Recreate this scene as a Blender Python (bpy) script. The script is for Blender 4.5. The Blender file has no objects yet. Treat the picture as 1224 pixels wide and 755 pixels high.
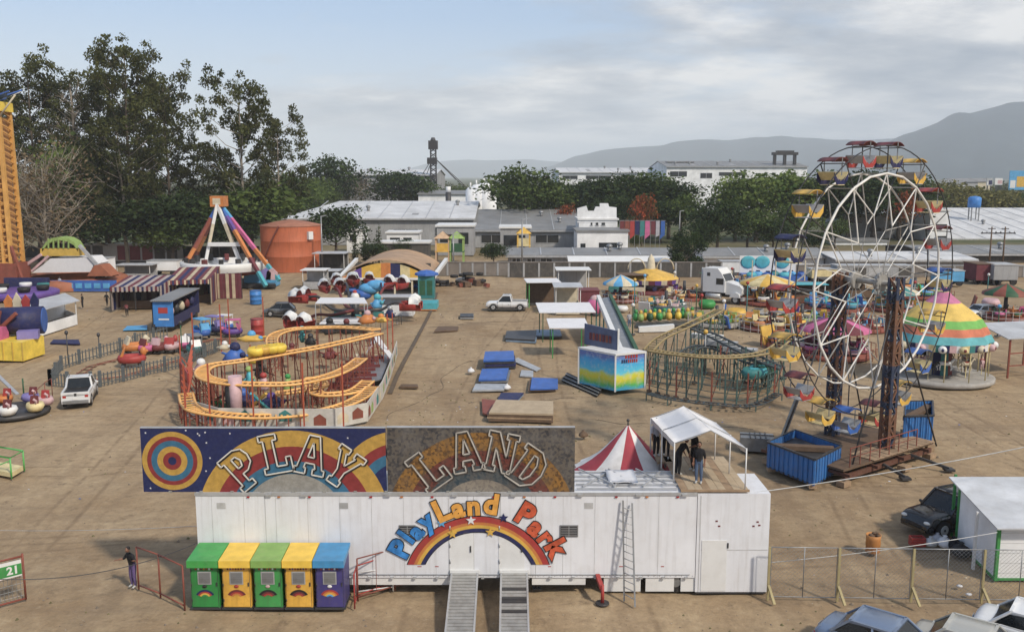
EXPO=0.0; SKYS=0.10; SUNS=2.6; HAZE=1.6e-4
EXPO=0.27; SKYS=0.11; SUNS=3.0; HAZE=1.5e-4
import bpy, math, random
from mathutils import Vector, Matrix, noise as mn
R=math.radians; PI=math.pi
random.seed(7)
S=bpy.context.scene; COL=S.collection
# ---------------------------------------------------------------- camera geometry (metres; camera stands at 0,0,H)
H=16.0; F=1100.0; PIT=R(8.66); CX,CY=612.0,377.5
cp,sp=math.cos(PIT),math.sin(PIT)
def ray(px,py):
    u=(px-CX)/F; v=(CY-py)/F
    return Vector((u,cp+v*sp,-sp+v*cp))
def W(px,py,z=0.0):
    d=ray(px,py); t=(z-H)/d.z
    return Vector((d.x*t,d.y*t,z))
def WY(px,py,Y):
    d=ray(px,py); t=Y/d.y
    return Vector((d.x*t,Y,H+d.z*t))
def ZY(py,Y): return WY(CX,py,Y).z
def XY(px,Y,z=0.0):
    # world x of pixel column px at depth Y, height z
    return (px-CX)/F*(Y*cp+(H-z)*sp)
def mpp(Y,z=0.0): return (Y*cp+(H-z)*sp)/F
cam=bpy.data.cameras.new('camera'); co=bpy.data.objects.new('camera',cam); COL.objects.link(co)
co.location=(0,0,H); co.rotation_euler=(PI/2-PIT,0,0)
cam.sensor_width=36; cam.lens=36*F/1224; cam.clip_start=.5; cam.clip_end=60000
S.camera=co
S.view_settings.view_transform='Standard'; S.view_settings.look='None'; S.view_settings.gamma=1; S.view_settings.use_curve_mapping=False
S.view_settings.exposure=EXPO
# ---------------------------------------------------------------- materials
MC={}
KEEP=('skin','hair','white_wall','white_panel','white_paint','drain_dark','rim_white')
def nn(nt,t,**k):
    n=nt.nodes.new(t)
    for a,b in k.items(): setattr(n,a,b)
    return n
def sock(n,name,val): n.inputs[name].default_value=val
def mixrgb(nt,fac,a,b,mode='MIX'):
    m=nn(nt,'ShaderNodeMix',data_type='RGBA',blend_type=mode)
    for i,x in ((0,fac),(6,a),(7,b)):
        if hasattr(x,'links') or isinstance(x,bpy.types.NodeSocket): nt.links.new(x,m.inputs[i])
        elif i==0: m.inputs[0].default_value=x
        else: m.inputs[i].default_value=(*x[:3],1)
    return m.outputs[2]
def ramp(nt,fac,stops,interp='LINEAR'):
    r=nn(nt,'ShaderNodeValToRGB'); r.color_ramp.interpolation=interp
    e=r.color_ramp.elements
    while len(e)<len(stops): e.new(.5)
    for i,(p,c) in enumerate(stops):
        e[i].position=p; e[i].color=(*(c if hasattr(c,'__len__') else (c,c,c)),1)
    nt.links.new(fac,r.inputs[0]); return r.outputs[0]
def noise(nt,vec,scale,detail=4,rough=.55):
    n=nn(nt,'ShaderNodeTexNoise'); sock(n,'Scale',scale); sock(n,'Detail',detail); sock(n,'Roughness',rough)
    nt.links.new(vec,n.inputs['Vector']); return n.outputs['Fac']
def mat(name,col,rough=.62,metal=0.0,var=.18,scale=1.2,grime=.35,gcol=(.16,.12,.085),corr=None,bump=0.0,spec=.4,streak=0.0):
    """procedural paint/cloth/metal: base colour broken up by noise, worn by dust"""
    if name in MC: return MC[name]
    if name not in KEEP:
        g_=.3*col[0]+.59*col[1]+.11*col[2]; col=[(c*.88+g_*.12)*.88 for c in col]
    m=bpy.data.materials.new(name); m.use_nodes=True; nt=m.node_tree; p=nt.nodes['Principled BSDF']
    tc=nn(nt,'ShaderNodeTexCoord').outputs['Object']
    n1=noise(nt,tc,scale,5,.6)
    a=[max(0,c*(1-var)) for c in col]; b=[min(1,c*(1+var)) for c in col]
    c0=mixrgb(nt,ramp(nt,n1,[(.32,0.),(.68,1.)]),a,b)
    if grime:
        n2=noise(nt,tc,scale*2.7+.3,8,.7)
        c0=mixrgb(nt,ramp(nt,n2,[(.48,0.),(.78,grime)]),c0,gcol)
    if streak:
        mp_=nn(nt,'ShaderNodeMapping'); mp_.inputs['Scale'].default_value=(3.5,3.5,.22); nt.links.new(tc,mp_.inputs[0])
        c0=mixrgb(nt,ramp(nt,noise(nt,mp_.outputs[0],1.6,7,.65),[(.50,0.),(.78,streak)]),c0,[x*.75 for x in gcol])
    nt.links.new(c0,p.inputs['Base Color'])
    sock(p,'Roughness',rough); sock(p,'Metallic',metal); sock(p,'Specular IOR Level',spec)
    if corr:
        ax,sc,st=corr
        w=nn(nt,'ShaderNodeTexWave',bands_direction=ax,wave_profile='SIN'); sock(w,'Scale',sc)
        nt.links.new(tc,w.inputs['Vector']); b_=nn(nt,'ShaderNodeBump'); sock(b_,'Strength',st); sock(b_,'Distance',.05)
        nt.links.new(w.outputs['Fac'],b_.inputs['Height']); nt.links.new(b_.outputs[0],p.inputs['Normal'])
    elif bump:
        b_=nn(nt,'ShaderNodeBump'); sock(b_,'Strength',bump); sock(b_,'Distance',.05)
        nt.links.new(noise(nt,tc,scale*6,6,.65),b_.inputs['Height']); nt.links.new(b_.outputs[0],p.inputs['Normal'])
    MC[name]=m; return m
def m_(name): return MC[name]
mat('white_paint',(.66,.66,.65),.5,grime=.22,var=.06,gcol=(.35,.31,.26),scale=.5)
mat('white_panel',(.68,.69,.72),.42,grime=.22,var=.06,gcol=(.38,.33,.28),scale=.35,corr=('X',.9,.05),streak=.30)
mat('white_cloth',(.72,.72,.74),.8,grime=.18,var=.05,gcol=(.45,.42,.4))
mat('cream',(.62,.54,.38),.7,grime=.3)
mat('grey_metal',(.30,.31,.32),.45,.5,grime=.4)
mat('light_metal',(.50,.51,.52),.45,.35,grime=.3)
mat('dark_metal',(.06,.06,.065),.5,.3,grime=.3)
mat('black',(.018,.018,.02),.6,grime=.2)
mat('tyre',(.02,.02,.022),.85,grime=.5,gcol=(.12,.1,.08))
mat('tin_roof',(.60,.61,.63),.5,.25,grime=.3,gcol=(.3,.27,.24),corr=('X',3.2,.5),scale=.5)
mat('tin_roof_y',(.68,.70,.73),.5,.25,grime=.3,gcol=(.3,.27,.24),corr=('Y',3.2,.5),scale=.5)
mat('grey_roof',(.25,.255,.26),.6,.1,grime=.5,corr=('X',1.6,.6),scale=.25)
mat('pale_roof',(.66,.66,.66),.55,.1,grime=.4,gcol=(.34,.32,.30),corr=('X',1.6,.6),scale=.2)
mat('dark_wall',(.075,.07,.065),.9,grime=.5,scale=.4,streak=.5,gcol=(.2,.17,.14))
mat('block_wall',(.22,.19,.165),.9,grime=.5,scale=.4,gcol=(.09,.08,.07),bump=.4)
mat('grey_wall',(.36,.365,.375),.8,grime=.5,scale=.25,gcol=(.15,.14,.13),streak=.5)
mat('white_wall',(.74,.75,.76),.7,grime=.2,scale=.3,gcol=(.4,.38,.35))
mat('glass_dark',(.025,.03,.035),.12,grime=.1,spec=.7)
mat('glass_car',(.012,.015,.018),.14,grime=.12,spec=.45,gcol=(.1,.09,.08))
mat('red',(.42,.035,.03),.5); mat('dark_red',(.17,.025,.028),.6); mat('rust_red',(.26,.06,.035),.65,grime=.5)
mat('maroon',(.16,.03,.045),.8); mat('orange',(.62,.20,.03),.5); mat('track_orange',(.88,.45,.10),.45,grime=.2)
mat('yellow',(.72,.42,.03),.5); mat('bright_yellow',(.85,.60,.02),.45,grime=.15); mat('pale_yellow',(.70,.58,.28),.6)
mat('blue',(.03,.13,.48),.5); mat('bright_blue',(.03,.22,.62),.5,grime=.2); mat('sky_blue',(.08,.38,.70),.5)
mat('container_blue',(.02,.17,.50),.5,corr=('X',1.8,.8),streak=.5); mat('navy',(.015,.02,.10),.6); mat('cyan',(.05,.42,.50),.55)
mat('teal',(.03,.22,.22),.6); mat('green',(.03,.30,.06),.5); mat('bright_green',(.10,.50,.10),.5); mat('olive_green',(.28,.42,.10),.5,grime=.2)
mat('dark_green',(.02,.10,.04),.6); mat('purple',(.13,.06,.32),.5); mat('pink',(.62,.12,.30),.6); mat('pale_pink',(.62,.40,.42),.6)
mat('tank_orange',(.56,.13,.04),.6,grime=.45,gcol=(.22,.07,.03),scale=.25,streak=.6)
mat('wood',(.36,.24,.14),.85,grime=.45,var=.25,scale=2); mat('dark_wood',(.14,.085,.05),.85,grime=.5,scale=2)
mat('plywood',(.47,.36,.23),.85,grime=.3,var=.12,scale=1.5)
mat('tan_cloth',(.58,.38,.22),.85,grime=.25); mat('concrete',(.38,.36,.33),.9,grime=.4,bump=.2)
mat('tower_yellow',(.72,.36,.06),.5,grime=.25,scale=.8); mat('skin',(.22,.11,.07),.6,grime=0); mat('hair',(.012,.01,.01),.7,grime=0)
mat('denim',(.09,.14,.24),.85,grime=.1); mat('cloth_black',(.014,.014,.018),.9,grime=.1); mat('cloth_purple',(.14,.09,.24),.9,grime=.1)
mat('cloth_pale',(.45,.45,.5),.9,grime=.1); mat('shoe',(.5,.5,.48),.7,grime=.3)
mat('lamp_lens',(.75,.75,.72),.15,grime=.05,spec=.8); mat('tail_red',(.45,.01,.01),.2,grime=.05,spec=.8)
mat('car_white',(.74,.75,.76),.22,grime=.08,var=.02,spec=.6); mat('car_blue',(.20,.27,.40),.2,.35,grime=.08,var=.03,spec=.6)
mat('car_beige',(.52,.51,.46),.2,.4,grime=.08,var=.03,spec=.6); mat('car_black',(.012,.012,.014),.15,grime=.08,var=.03,spec=.7)
mat('car_grey',(.16,.17,.18),.3,.4,grime=.1)
# ---------------------------------------------------------------- mesh builder (world coordinates in, local to the parent out)
def worigin(o):
    v=Vector((0,0,0))
    while o: v+=o.location; o=o.parent
    return v
class B:
    def __init__(s,m=None): s.v=[];s.f=[];s.i=[];s.ms=[];s.c=0; s.sm=[]; s.smooth=False; (s.m(m) if m else None)
    def m(s,m):
        if isinstance(m,str): m=MC[m]
        if m not in s.ms: s.ms.append(m)
        s.c=s.ms.index(m); return s
    def add(s,vs,fs,sm=None):
        n=len(s.v); s.v+=[Vector(v) for v in vs]
        for f in fs: s.f.append([n+k for k in f]); s.i.append(s.c); s.sm.append(s.smooth if sm is None else sm)
        return s
    def bx(s,x0,x1,y0,y1,z0,z1):
        return s.add([(x0,y0,z0),(x1,y0,z0),(x1,y1,z0),(x0,y1,z0),(x0,y0,z1),(x1,y0,z1),(x1,y1,z1),(x0,y1,z1)],
          [(0,3,2,1),(4,5,6,7),(0,1,5,4),(1,2,6,5),(2,3,7,6),(3,0,4,7)],False)
    def box(s,c,d,rz=0,rx=0,ry=0):
        M=Matrix.Translation(Vector(c))@Matrix.Rotation(rz,4,'Z')@Matrix.Rotation(ry,4,'Y')@Matrix.Rotation(rx,4,'X')
        a,b,e=[k/2 for k in d]
        vs=[M@Vector(q) for q in ((-a,-b,-e),(a,-b,-e),(a,b,-e),(-a,b,-e),(-a,-b,e),(a,-b,e),(a,b,e),(-a,b,e))]
        return s.add(vs,[(0,3,2,1),(4,5,6,7),(0,1,5,4),(1,2,6,5),(2,3,7,6),(3,0,4,7)],False)
    def bar(s,p,q,w,h=None,up=(0,0,1)):
        p=Vector(p);q=Vector(q);d=(q-p)
        if d.length<1e-5: return s
        d.normalize(); u=Vector(up)
        if abs(d.dot(u))>.98: u=Vector((0,1,0))
        a=d.cross(u).normalized()*(w/2); b=a.cross(d).normalized()*((h or w)/2)
        vs=[p-a-b,p+a-b,p+a+b,p-a+b,q-a-b,q+a-b,q+a+b,q-a+b]
        return s.add(vs,[(0,3,2,1),(4,5,6,7),(0,1,5,4),(1,2,6,5),(2,3,7,6),(3,0,4,7)],False)
    def tube(s,pts,r,n=6,closed=False,r2=None):
        pts=[Vector(p) for p in pts]; k=len(pts); vs=[];fs=[]
        a0=None
        for i,p in enumerate(pts):
            if closed: d=pts[(i+1)%k]-pts[i-1]
            else: d=pts[min(i+1,k-1)]-pts[max(i-1,0)]
            if d.length<1e-7: d=Vector((0,0,1))
            d.normalize(); u=Vector((0,0,1)) if abs(d.z)<.95 else Vector((0,1,0))
            a=d.cross(u).normalized()
            if a0 is not None and a.dot(a0)<0: a=-a
            a0=a; b=a.cross(d).normalized()
            rr=r if r2 is None else r+(r2-r)*i/max(1,k-1)
            for j in range(n):
                t=2*PI*j/n; vs.append(p+a*math.cos(t)*rr+b*math.sin(t)*rr)
        for i in range(k if closed else k-1):
            for j in range(n):
                i2=(i+1)%k; fs.append((i*n+j,i*n+(j+1)%n,i2*n+(j+1)%n,i2*n+j))
        if not closed: fs+= [tuple(range(n))[::-1],tuple((k-1)*n+j for j in range(n))]
        return s.add(vs,fs,n>5)
    def cyl(s,p,q,r,r2=None,n=14,caps=True):
        p=Vector(p);q=Vector(q);d=(q-p).normalized();u=Vector((0,0,1)) if abs(d.z)<.95 else Vector((1,0,0))
        a=d.cross(u).normalized();b=d.cross(a).normalized(); r2=r if r2 is None else r2
        vs=[p+a*math.cos(2*PI*j/n)*r+b*math.sin(2*PI*j/n)*r for j in range(n)]+[q+a*math.cos(2*PI*j/n)*r2+b*math.sin(2*PI*j/n)*r2 for j in range(n)]
        s.add(vs,[(j,(j+1)%n,n+(j+1)%n,n+j) for j in range(n)],True)
        if caps:
            k=len(s.v)-2*n
            for f in (list(range(n))[::-1],list(range(n,2*n))): s.f.append([k+x for x in f]); s.i.append(s.c); s.sm.append(False)
        return s
    def ball(s,c,r,nu=10,nv=7,zmin=-1):
        if not hasattr(r,'__len__'): r=(r,r,r)
        c=Vector(c);vs=[];fs=[]
        for i in range(nv+1):
            t=-PI/2+PI*i/nv
            if math.sin(t)<zmin: t=math.asin(zmin)
            for j in range(nu):
                a=2*PI*j/nu; vs.append(c+Vector((r[0]*math.cos(t)*math.cos(a),r[1]*math.cos(t)*math.sin(a),r[2]*math.sin(t))))
        for i in range(nv):
            for j in range(nu): fs.append((i*nu+j,i*nu+(j+1)%nu,(i+1)*nu+(j+1)%nu,(i+1)*nu+j))
        return s.add(vs,fs,True)
    def lathe(s,c,prof,n=24,a0=0,a1=2*PI,wob=None,mats=None,smooth=True):
        c=Vector(c);vs=[];fs=[];full=abs(a1-a0-2*PI)<1e-6;k=n if full else n+1
        for i,(r,z) in enumerate(prof):
            for j in range(k):
                a=a0+(a1-a0)*j/n; rr=r*(1+(wob(a,i) if wob else 0)); vs.append(c+Vector((rr*math.cos(a),rr*math.sin(a),z)))
        b=len(s.v); s.v+=vs
        for i in range(len(prof)-1):
            for j in range(n):
                j2=(j+1)%k
                if mats: s.m(mats(i,j))
                s.f.append([b+i*k+j,b+i*k+j2,b+(i+1)*k+j2,b+(i+1)*k+j]); s.i.append(s.c); s.sm.append(smooth)
        return s
    def poly(s,pts): return s.add(pts,[tuple(range(len(pts)))],False)
    def slab(s,pts,vec):
        n=len(pts);v=Vector(vec);pts=[Vector(p) for p in pts]
        return s.add(pts+[p+v for p in pts],[tuple(range(n))[::-1],tuple(range(n,2*n))]+[(j,(j+1)%n,n+(j+1)%n,n+j) for j in range(n)],False)
    def sheet(s,rows,vec=None):
        k=len(rows[0]);vs=[Vector(p) for r in rows for p in r]
        fs=[(i*k+j,i*k+j+1,(i+1)*k+j+1,(i+1)*k+j) for i in range(len(rows)-1) for j in range(k-1)]
        if vec:
            v=Vector(vec); n=len(vs); s.add(vs+[p+v for p in vs],fs+[tuple(n+x for x in f[::-1]) for f in fs],True)
            k2=len(s.v)-2*n
            R_=len(rows)
            rim=[(i*k,(i+1)*k) for i in range(R_-1)]+[(i*k+k-1,(i+1)*k+k-1) for i in range(R_-1)]+[(j,j+1) for j in range(k-1)]+[((R_-1)*k+j,(R_-1)*k+j+1) for j in range(k-1)]
            for a,b in rim: s.f.append([k2+a,k2+b,k2+b+n,k2+a+n]); s.i.append(s.c); s.sm.append(False)
            return s
        return s.add(vs,fs,True)
    def os(s,name,parent,label=None):
        """link every loose piece as an object of its own"""
        up_=list(range(len(s.v)))
        def fd(a):
            while up_[a]!=a: up_[a]=up_[up_[a]]; a=up_[a]
            return a
        for f in s.f:
            for k in f[1:]: up_[fd(k)]=fd(f[0])
        gr={}
        for i,f in enumerate(s.f): gr.setdefault(fd(f[0]),[]).append(i)
        for r,fi in gr.items():
            n=B(); n.ms=list(s.ms); mp_={}
            for i in fi:
                for k in s.f[i]:
                    if k not in mp_: mp_[k]=len(n.v); n.v.append(s.v[k])
                n.f.append([mp_[k] for k in s.f[i]]); n.i.append(s.i[i]); n.sm.append(s.sm[i])
            n.o(name,parent,label)
    def o(s,name,parent=None,label=None,base=None):
        if not s.v: return None
        if parent is not None: org=worigin(parent)
        elif base is not None: org=Vector(base)
        else:
            xs=[v.x for v in s.v];ys=[v.y for v in s.v];zs=[v.z for v in s.v]
            org=Vector(((min(xs)+max(xs))/2,(min(ys)+max(ys))/2,min(zs)))
        me=bpy.data.meshes.new(name); me.from_pydata([tuple(v-org) for v in s.v],[],s.f)
        for m in s.ms: me.materials.append(m)
        if not s.ms: me.materials.append(MC['grey_metal'])
        me.polygons.foreach_set('material_index',s.i); me.polygons.foreach_set('use_smooth',s.sm); me.update()
        ob=bpy.data.objects.new(name,me); COL.objects.link(ob)
        if parent is not None: ob.parent=parent
        else: ob.location=org
        if label: ob['label']=label
        return ob
def T(name,label,cat,loc=(0,0,0),group=None):
    o=bpy.data.objects.new(name,None); COL.objects.link(o); o.location=Vector(loc); o.empty_display_size=.3
    o['label']=label; o['category']=cat
    if group: o['group']=group
    return o
def tag(o,label,cat,group=None):
    o['label']=label; o['category']=cat
    if group: o['group']=group
    return o
def struct(o): o['kind']='structure'; return o
def dup(root,loc,rz=0,label=None,sc=1.0,mm=None):
    def cp_(o,par):
        c=o.copy(); COL.objects.link(c)
        if par is not None: c.parent=par
        if mm and c.type=='MESH' and any(m.name in mm for m in c.data.materials if m):
            c.data=c.data.copy()
            for k,m in enumerate(c.data.materials):
                if m and m.name in mm: c.data.materials[k]=MC[mm[m.name]]
        for ch in o.children: 
            cp_(ch,c)
        return c
    kids=root.children
    r=cp_(root,None); r.location=Vector(loc); r.rotation_euler=(0,0,rz); r.scale=(sc,sc,sc) if not hasattr(sc,'__len__') else sc
    if label: r['label']=label
    return r
def text_to(b,txt,size,org,rx=PI/2,rz=0,roll=0,extr=.01,bold=0.0,align='CENTER',xs=1.0):
    """append raised lettering to a builder"""
    cu=bpy.data.curves.new('lettering','FONT'); cu.body=txt; cu.size=size; cu.align_x=align; cu.align_y='CENTER'; cu.extrude=extr; cu.offset=bold; cu.resolution_u=3
    ob=bpy.data.objects.new('lettering',cu); COL.objects.link(ob); bpy.context.view_layer.update()
    me=bpy.data.meshes.new_from_object(ob.evaluated_get(bpy.context.evaluated_depsgraph_get()))
    M=Matrix.Translation(Vector(org))@Matrix.Rotation(rz,4,'Z')@Matrix.Rotation(rx,4,'X')@Matrix.Rotation(roll,4,'Z')@Matrix.Diagonal((xs,1,1,1))
    b.add([M@v.co for v in me.vertices],[tuple(p.vertices) for p in me.polygons],False)
    bpy.data.objects.remove(ob); bpy.data.meshes.remove(me); bpy.data.curves.remove(cu)
    return b
def clip(poly,x0,x1,z0,z1):
    for ax,lim,sg in ((0,x0,1),(0,x1,-1),(1,z0,1),(1,z1,-1)):
        out=[]
        for i in range(len(poly)):
            a=poly[i-1];b=poly[i];da=(a[ax]-lim)*sg;db=(b[ax]-lim)*sg
            if (da>=0)!=(db>=0):
                t=da/(da-db); out.append((a[0]+(b[0]-a[0])*t,a[1]+(b[1]-a[1])*t))
            if db>=0: out.append(b)
        poly=out
        if len(poly)<3: return []
    return poly
def rib(b,cx,cz,r0,r1,y,x0,x1,z0,z1,a0=0,a1=2*PI,n=72):
    """flat painted ring on a vertical board, clipped to the board"""
    for i in range(n):
        t0=a0+(a1-a0)*i/n;t1=a0+(a1-a0)*(i+1)/n
        q=[(cx+r*math.cos(t),cz+r*math.sin(t)) for r,t in ((r0,t0),(r1,t0),(r1,t1),(r0,t1))]
        q=clip(q,x0,x1,z0,z1)
        if len(q)>2: b.poly([(u,y,w) for u,w in q])
# ================================================================ SKY, LIGHT, HILLS, GROUND
world=bpy.data.worlds.new('World'); S.world=world; world.use_nodes=True
nt=world.node_tree; bg=nt.nodes['Background']
SUNEL=R(43); SUNAZ=R(138)   # azimuth clockwise from the view direction
sky=nn(nt,'ShaderNodeTexSky',sky_type='NISHITA',sun_disc=False,sun_elevation=SUNEL,sun_rotation=SUNAZ,altitude=200,air_density=1.0,dust_density=1.6,ozone_density=1.2)
gen=nn(nt,'ShaderNodeTexCoord').outputs['Generated']
sep=nn(nt,'ShaderNodeSeparateXYZ'); nt.links.new(gen,sep.inputs[0])
# project the view direction onto a cloud layer: x/z', y/z'
zz=nn(nt,'ShaderNodeMath',operation='MAXIMUM'); nt.links.new(sep.outputs[2],zz.inputs[0]); zz.inputs[1].default_value=0.0
za=nn(nt,'ShaderNodeMath',operation='ADD'); nt.links.new(zz.outputs[0],za.inputs[0]); za.inputs[1].default_value=.20
dx=nn(nt,'ShaderNodeMath',operation='DIVIDE'); nt.links.new(sep.outputs[0],dx.inputs[0]); nt.links.new(za.outputs[0],dx.inputs[1])
dy=nn(nt,'ShaderNodeMath',operation='DIVIDE'); nt.links.new(sep.outputs[1],dy.inputs[0]); nt.links.new(za.outputs[0],dy.inputs[1])
cv=nn(nt,'ShaderNodeCombineXYZ'); nt.links.new(dx.outputs[0],cv.inputs[0]); nt.links.new(dy.outputs[0],cv.inputs[1]); cv.inputs[2].default_value=3.3
mp=nn(nt,'ShaderNodeMapping'); nt.links.new(cv.outputs[0],mp.inputs[0]); mp.inputs['Scale'].default_value=(.75,.95,1); mp.inputs['Location'].default_value=(2.1,-1.0,0)
n1=noise(nt,mp.outputs[0],1.0,9,.58)
# more cover to the right
bias=nn(nt,'ShaderNodeMath',operation='MULTIPLY_ADD'); nt.links.new(dx.outputs[0],bias.inputs[0]); bias.inputs[1].default_value=.11; nt.links.new(n1,bias.inputs[2])
cov=ramp(nt,bias.outputs[0],[(.44,0.),(.58,1.)])
n2=noise(nt,mp.outputs[0],2.3,8,.6)
ccol=ramp(nt,n2,[(.34,(2.6,2.9,3.4)),(.48,(4.6,4.7,4.9)),(.62,(8.2,7.9,7.5))])
covm=nn(nt,'ShaderNodeMath',operation='MULTIPLY'); nt.links.new(cov,covm.inputs[0]); covm.inputs[1].default_value=.82
hz=nn(nt,'ShaderNodeMapRange'); nt.links.new(zz.outputs[0],hz.inputs[0]); hz.inputs[1].default_value=.0; hz.inputs[2].default_value=.16; hz.inputs[3].default_value=.9; hz.inputs[4].default_value=.0
base=mixrgb(nt,.45,sky.outputs[0],(3.6,5.0,7.4))
base=mixrgb(nt,hz.outputs[0],base,(5.5,5.8,6.2))
skyc=mixrgb(nt,covm.outputs[0],base,ccol)
nt.links.new(skyc,bg.inputs[0]); bg.inputs[1].default_value=SKYS
sun=bpy.data.lights.new('sun','SUN'); so=bpy.data.objects.new('sun',sun); COL.objects.link(so)
sun.energy=SUNS; sun.angle=R(4); sun.color=(1,.91,.78)
sd=Vector((math.sin(SUNAZ)*math.cos(SUNEL),math.cos(SUNAZ)*math.cos(SUNEL),math.sin(SUNEL)))
so.rotation_euler=(-sd).to_track_quat('-Z','Y').to_euler(); so.location=(30,-20,60)
# ground ------------------------------------------------------------------
def ground_mat():
    m=bpy.data.materials.new('dirt'); m.use_nodes=True; nt=m.node_tree; p=nt.nodes['Principled BSDF']
    tc=nn(nt,'ShaderNodeTexCoord').outputs['Object']
    big=noise(nt,tc,.045,6,.6); mid=noise(nt,tc,.35,8,.65); fine=noise(nt,tc,6,8,.7)
    mpn=nn(nt,'ShaderNodeMapping'); nt.links.new(tc,mpn.inputs[0]); mpn.inputs['Scale'].default_value=(.5,.07,1); mpn.inputs['Rotation'].default_value=(0,0,R(-4))
    trk=noise(nt,mpn.outputs[0],1.6,7,.6)
    mp2=nn(nt,'ShaderNodeMapping'); nt.links.new(tc,mp2.inputs[0]); mp2.inputs['Scale'].default_value=(.06,.5,1); mp2.inputs['Rotation'].default_value=(0,0,R(8))
    trk2=noise(nt,mp2.outputs[0],1.3,7,.6)
    c=mixrgb(nt,ramp(nt,big,[(.38,0.),(.62,1.)]),(.265,.182,.105),(.395,.293,.182))
    c=mixrgb(nt,ramp(nt,mid,[(.40,0.),(.66,.55)]),c,(.45,.35,.225))
    c=mixrgb(nt,ramp(nt,trk,[(.47,0.),(.66,.45)]),c,(.20,.14,.09))
    c=mixrgb(nt,ramp(nt,trk2,[(.52,0.),(.70,.45)]),c,(.19,.14,.095))
    md=noise(nt,tc,1.7,10,.75)
    c=mixrgb(nt,ramp(nt,md,[(.44,.0),(.66,.55)]),c,(.20,.145,.09))
    c=mixrgb(nt,ramp(nt,md,[(.30,.5),(.42,.0)]),c,(.47,.38,.26))
    dk=noise(nt,tc,.8,9,.7)
    c=mixrgb(nt,ramp(nt,dk,[(.58,0.),(.70,.7)]),c,(.11,.08,.055))
    c=mixrgb(nt,ramp(nt,fine,[(.3,.30),(.55,0.)]),c,(.15,.11,.08))
    c=mixrgb(nt,ramp(nt,fine,[(.6,0.),(.8,.25)]),c,(.6,.53,.43))
    # wheel ruts: pairs of worn lines across the dirt
    sq=nn(nt,'ShaderNodeSeparateXYZ'); nt.links.new(tc,sq.inputs[0])
    def M(op,a,b=None,c_=None):
        n=nn(nt,'ShaderNodeMath',operation=op)
        for i,x in enumerate((a,b,c_)):
            if x is None: continue
            if isinstance(x,bpy.types.NodeSocket): nt.links.new(x,n.inputs[i])
            else: n.inputs[i].default_value=x
        return n.outputs[0]
    tot=None
    for (ax,a0,b0,amp,fr,ph,gs) in ((0,-6.0,.06,1.2,.06,.4,.8),(0,-2.5,.05,.8,.09,2.,.75),(0,3.0,.02,1.5,.05,1.,.8),(0,-22,-.05,3,.045,.2,.8),(0,-30,-.18,2.5,.06,2.2,.75),(0,17,.0,2.5,.07,3.1,.8),(0,26,.1,2,.05,1.1,.8),(1,43,.10,2.2,.08,.3,.8),(1,48.5,-.06,1.6,.11,1.9,.75),(1,37.5,.03,1.2,.13,4.,.8),(1,29.2,.02,.5,.2,2.,.75),(1,66,-.12,2.5,.06,.9,.8),(1,98,.05,3,.05,2.,.8)):
        u,v=(sq.outputs[0],sq.outputs[1]) if ax==0 else (sq.outputs[1],sq.outputs[0])
        f=M('SUBTRACT',M('SUBTRACT',u,M('MULTIPLY_ADD',v,b0,a0)),M('MULTIPLY',M('SINE',M('MULTIPLY_ADD',v,fr,ph)),amp))
        d=M('ABSOLUTE',M('SUBTRACT',M('ABSOLUTE',f),gs))
        mk=nn(nt,'ShaderNodeMapRange'); nt.links.new(d,mk.inputs[0]); mk.inputs[1].default_value=.04; mk.inputs[2].default_value=.17; mk.inputs[3].default_value=1; mk.inputs[4].default_value=0
        tot=mk.outputs[0] if tot is None else M('MAXIMUM',tot,mk.outputs[0])
    br=M('MULTIPLY',tot,ramp(nt,noise(nt,tc,.5,6,.7),[(.36,.0),(.62,.62)]))
    c=mixrgb(nt,br,c,(.16,.11,.07))
    # beyond the fairground the land is green-brown
    sp_=nn(nt,'ShaderNodeSeparateXYZ'); nt.links.new(tc,sp_.inputs[0])
    far=nn(nt,'ShaderNodeMapRange'); nt.links.new(sp_.outputs[1],far.inputs[0]); far.inputs[1].default_value=170; far.inputs[2].default_value=230
    c=mixrgb(nt,far.outputs[0],c,mixrgb(nt,ramp(nt,big,[(.4,0.),(.6,1.)]),(.05,.07,.03),(.13,.12,.07)))
    nt.links.new(c,p.inputs['Base Color']); sock(p,'Roughness',.95); sock(p,'Specular IOR Level',.15)
    b=nn(nt,'ShaderNodeBump'); sock(b,'Strength',.8); sock(b,'Distance',.10)
    nt.links.new(mixrgb(nt,.5,mid,fine),b.inputs['Height']); nt.links.new(b.outputs[0],p.inputs['Normal'])
    MC['dirt']=m; return m
ground_mat()
g=B('dirt')
def gz(x,y):
    if 12<y<200 and abs(x)<140:
        return .05*math.sin(x*.31+y*.17)+.04*math.sin(x*.83-y*.41)+.02*math.sin(x*1.7+y*1.3)-.11
    return -.11
xs=[-16000,-4000,-1200,-400,-160]+[-140+i*1.4 for i in range(201)]+[160,400,1200,4000,16000]
ys=[-3000,-300,-40,0,12]+[12+i*1.25 for i in range(1,151)]+[230,400,1200,4000,22000]
g.sheet([[(x,y,gz(x,y)) for x in xs] for y in ys])
struct(g.o('ground',base=(0,0,0)))
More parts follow.
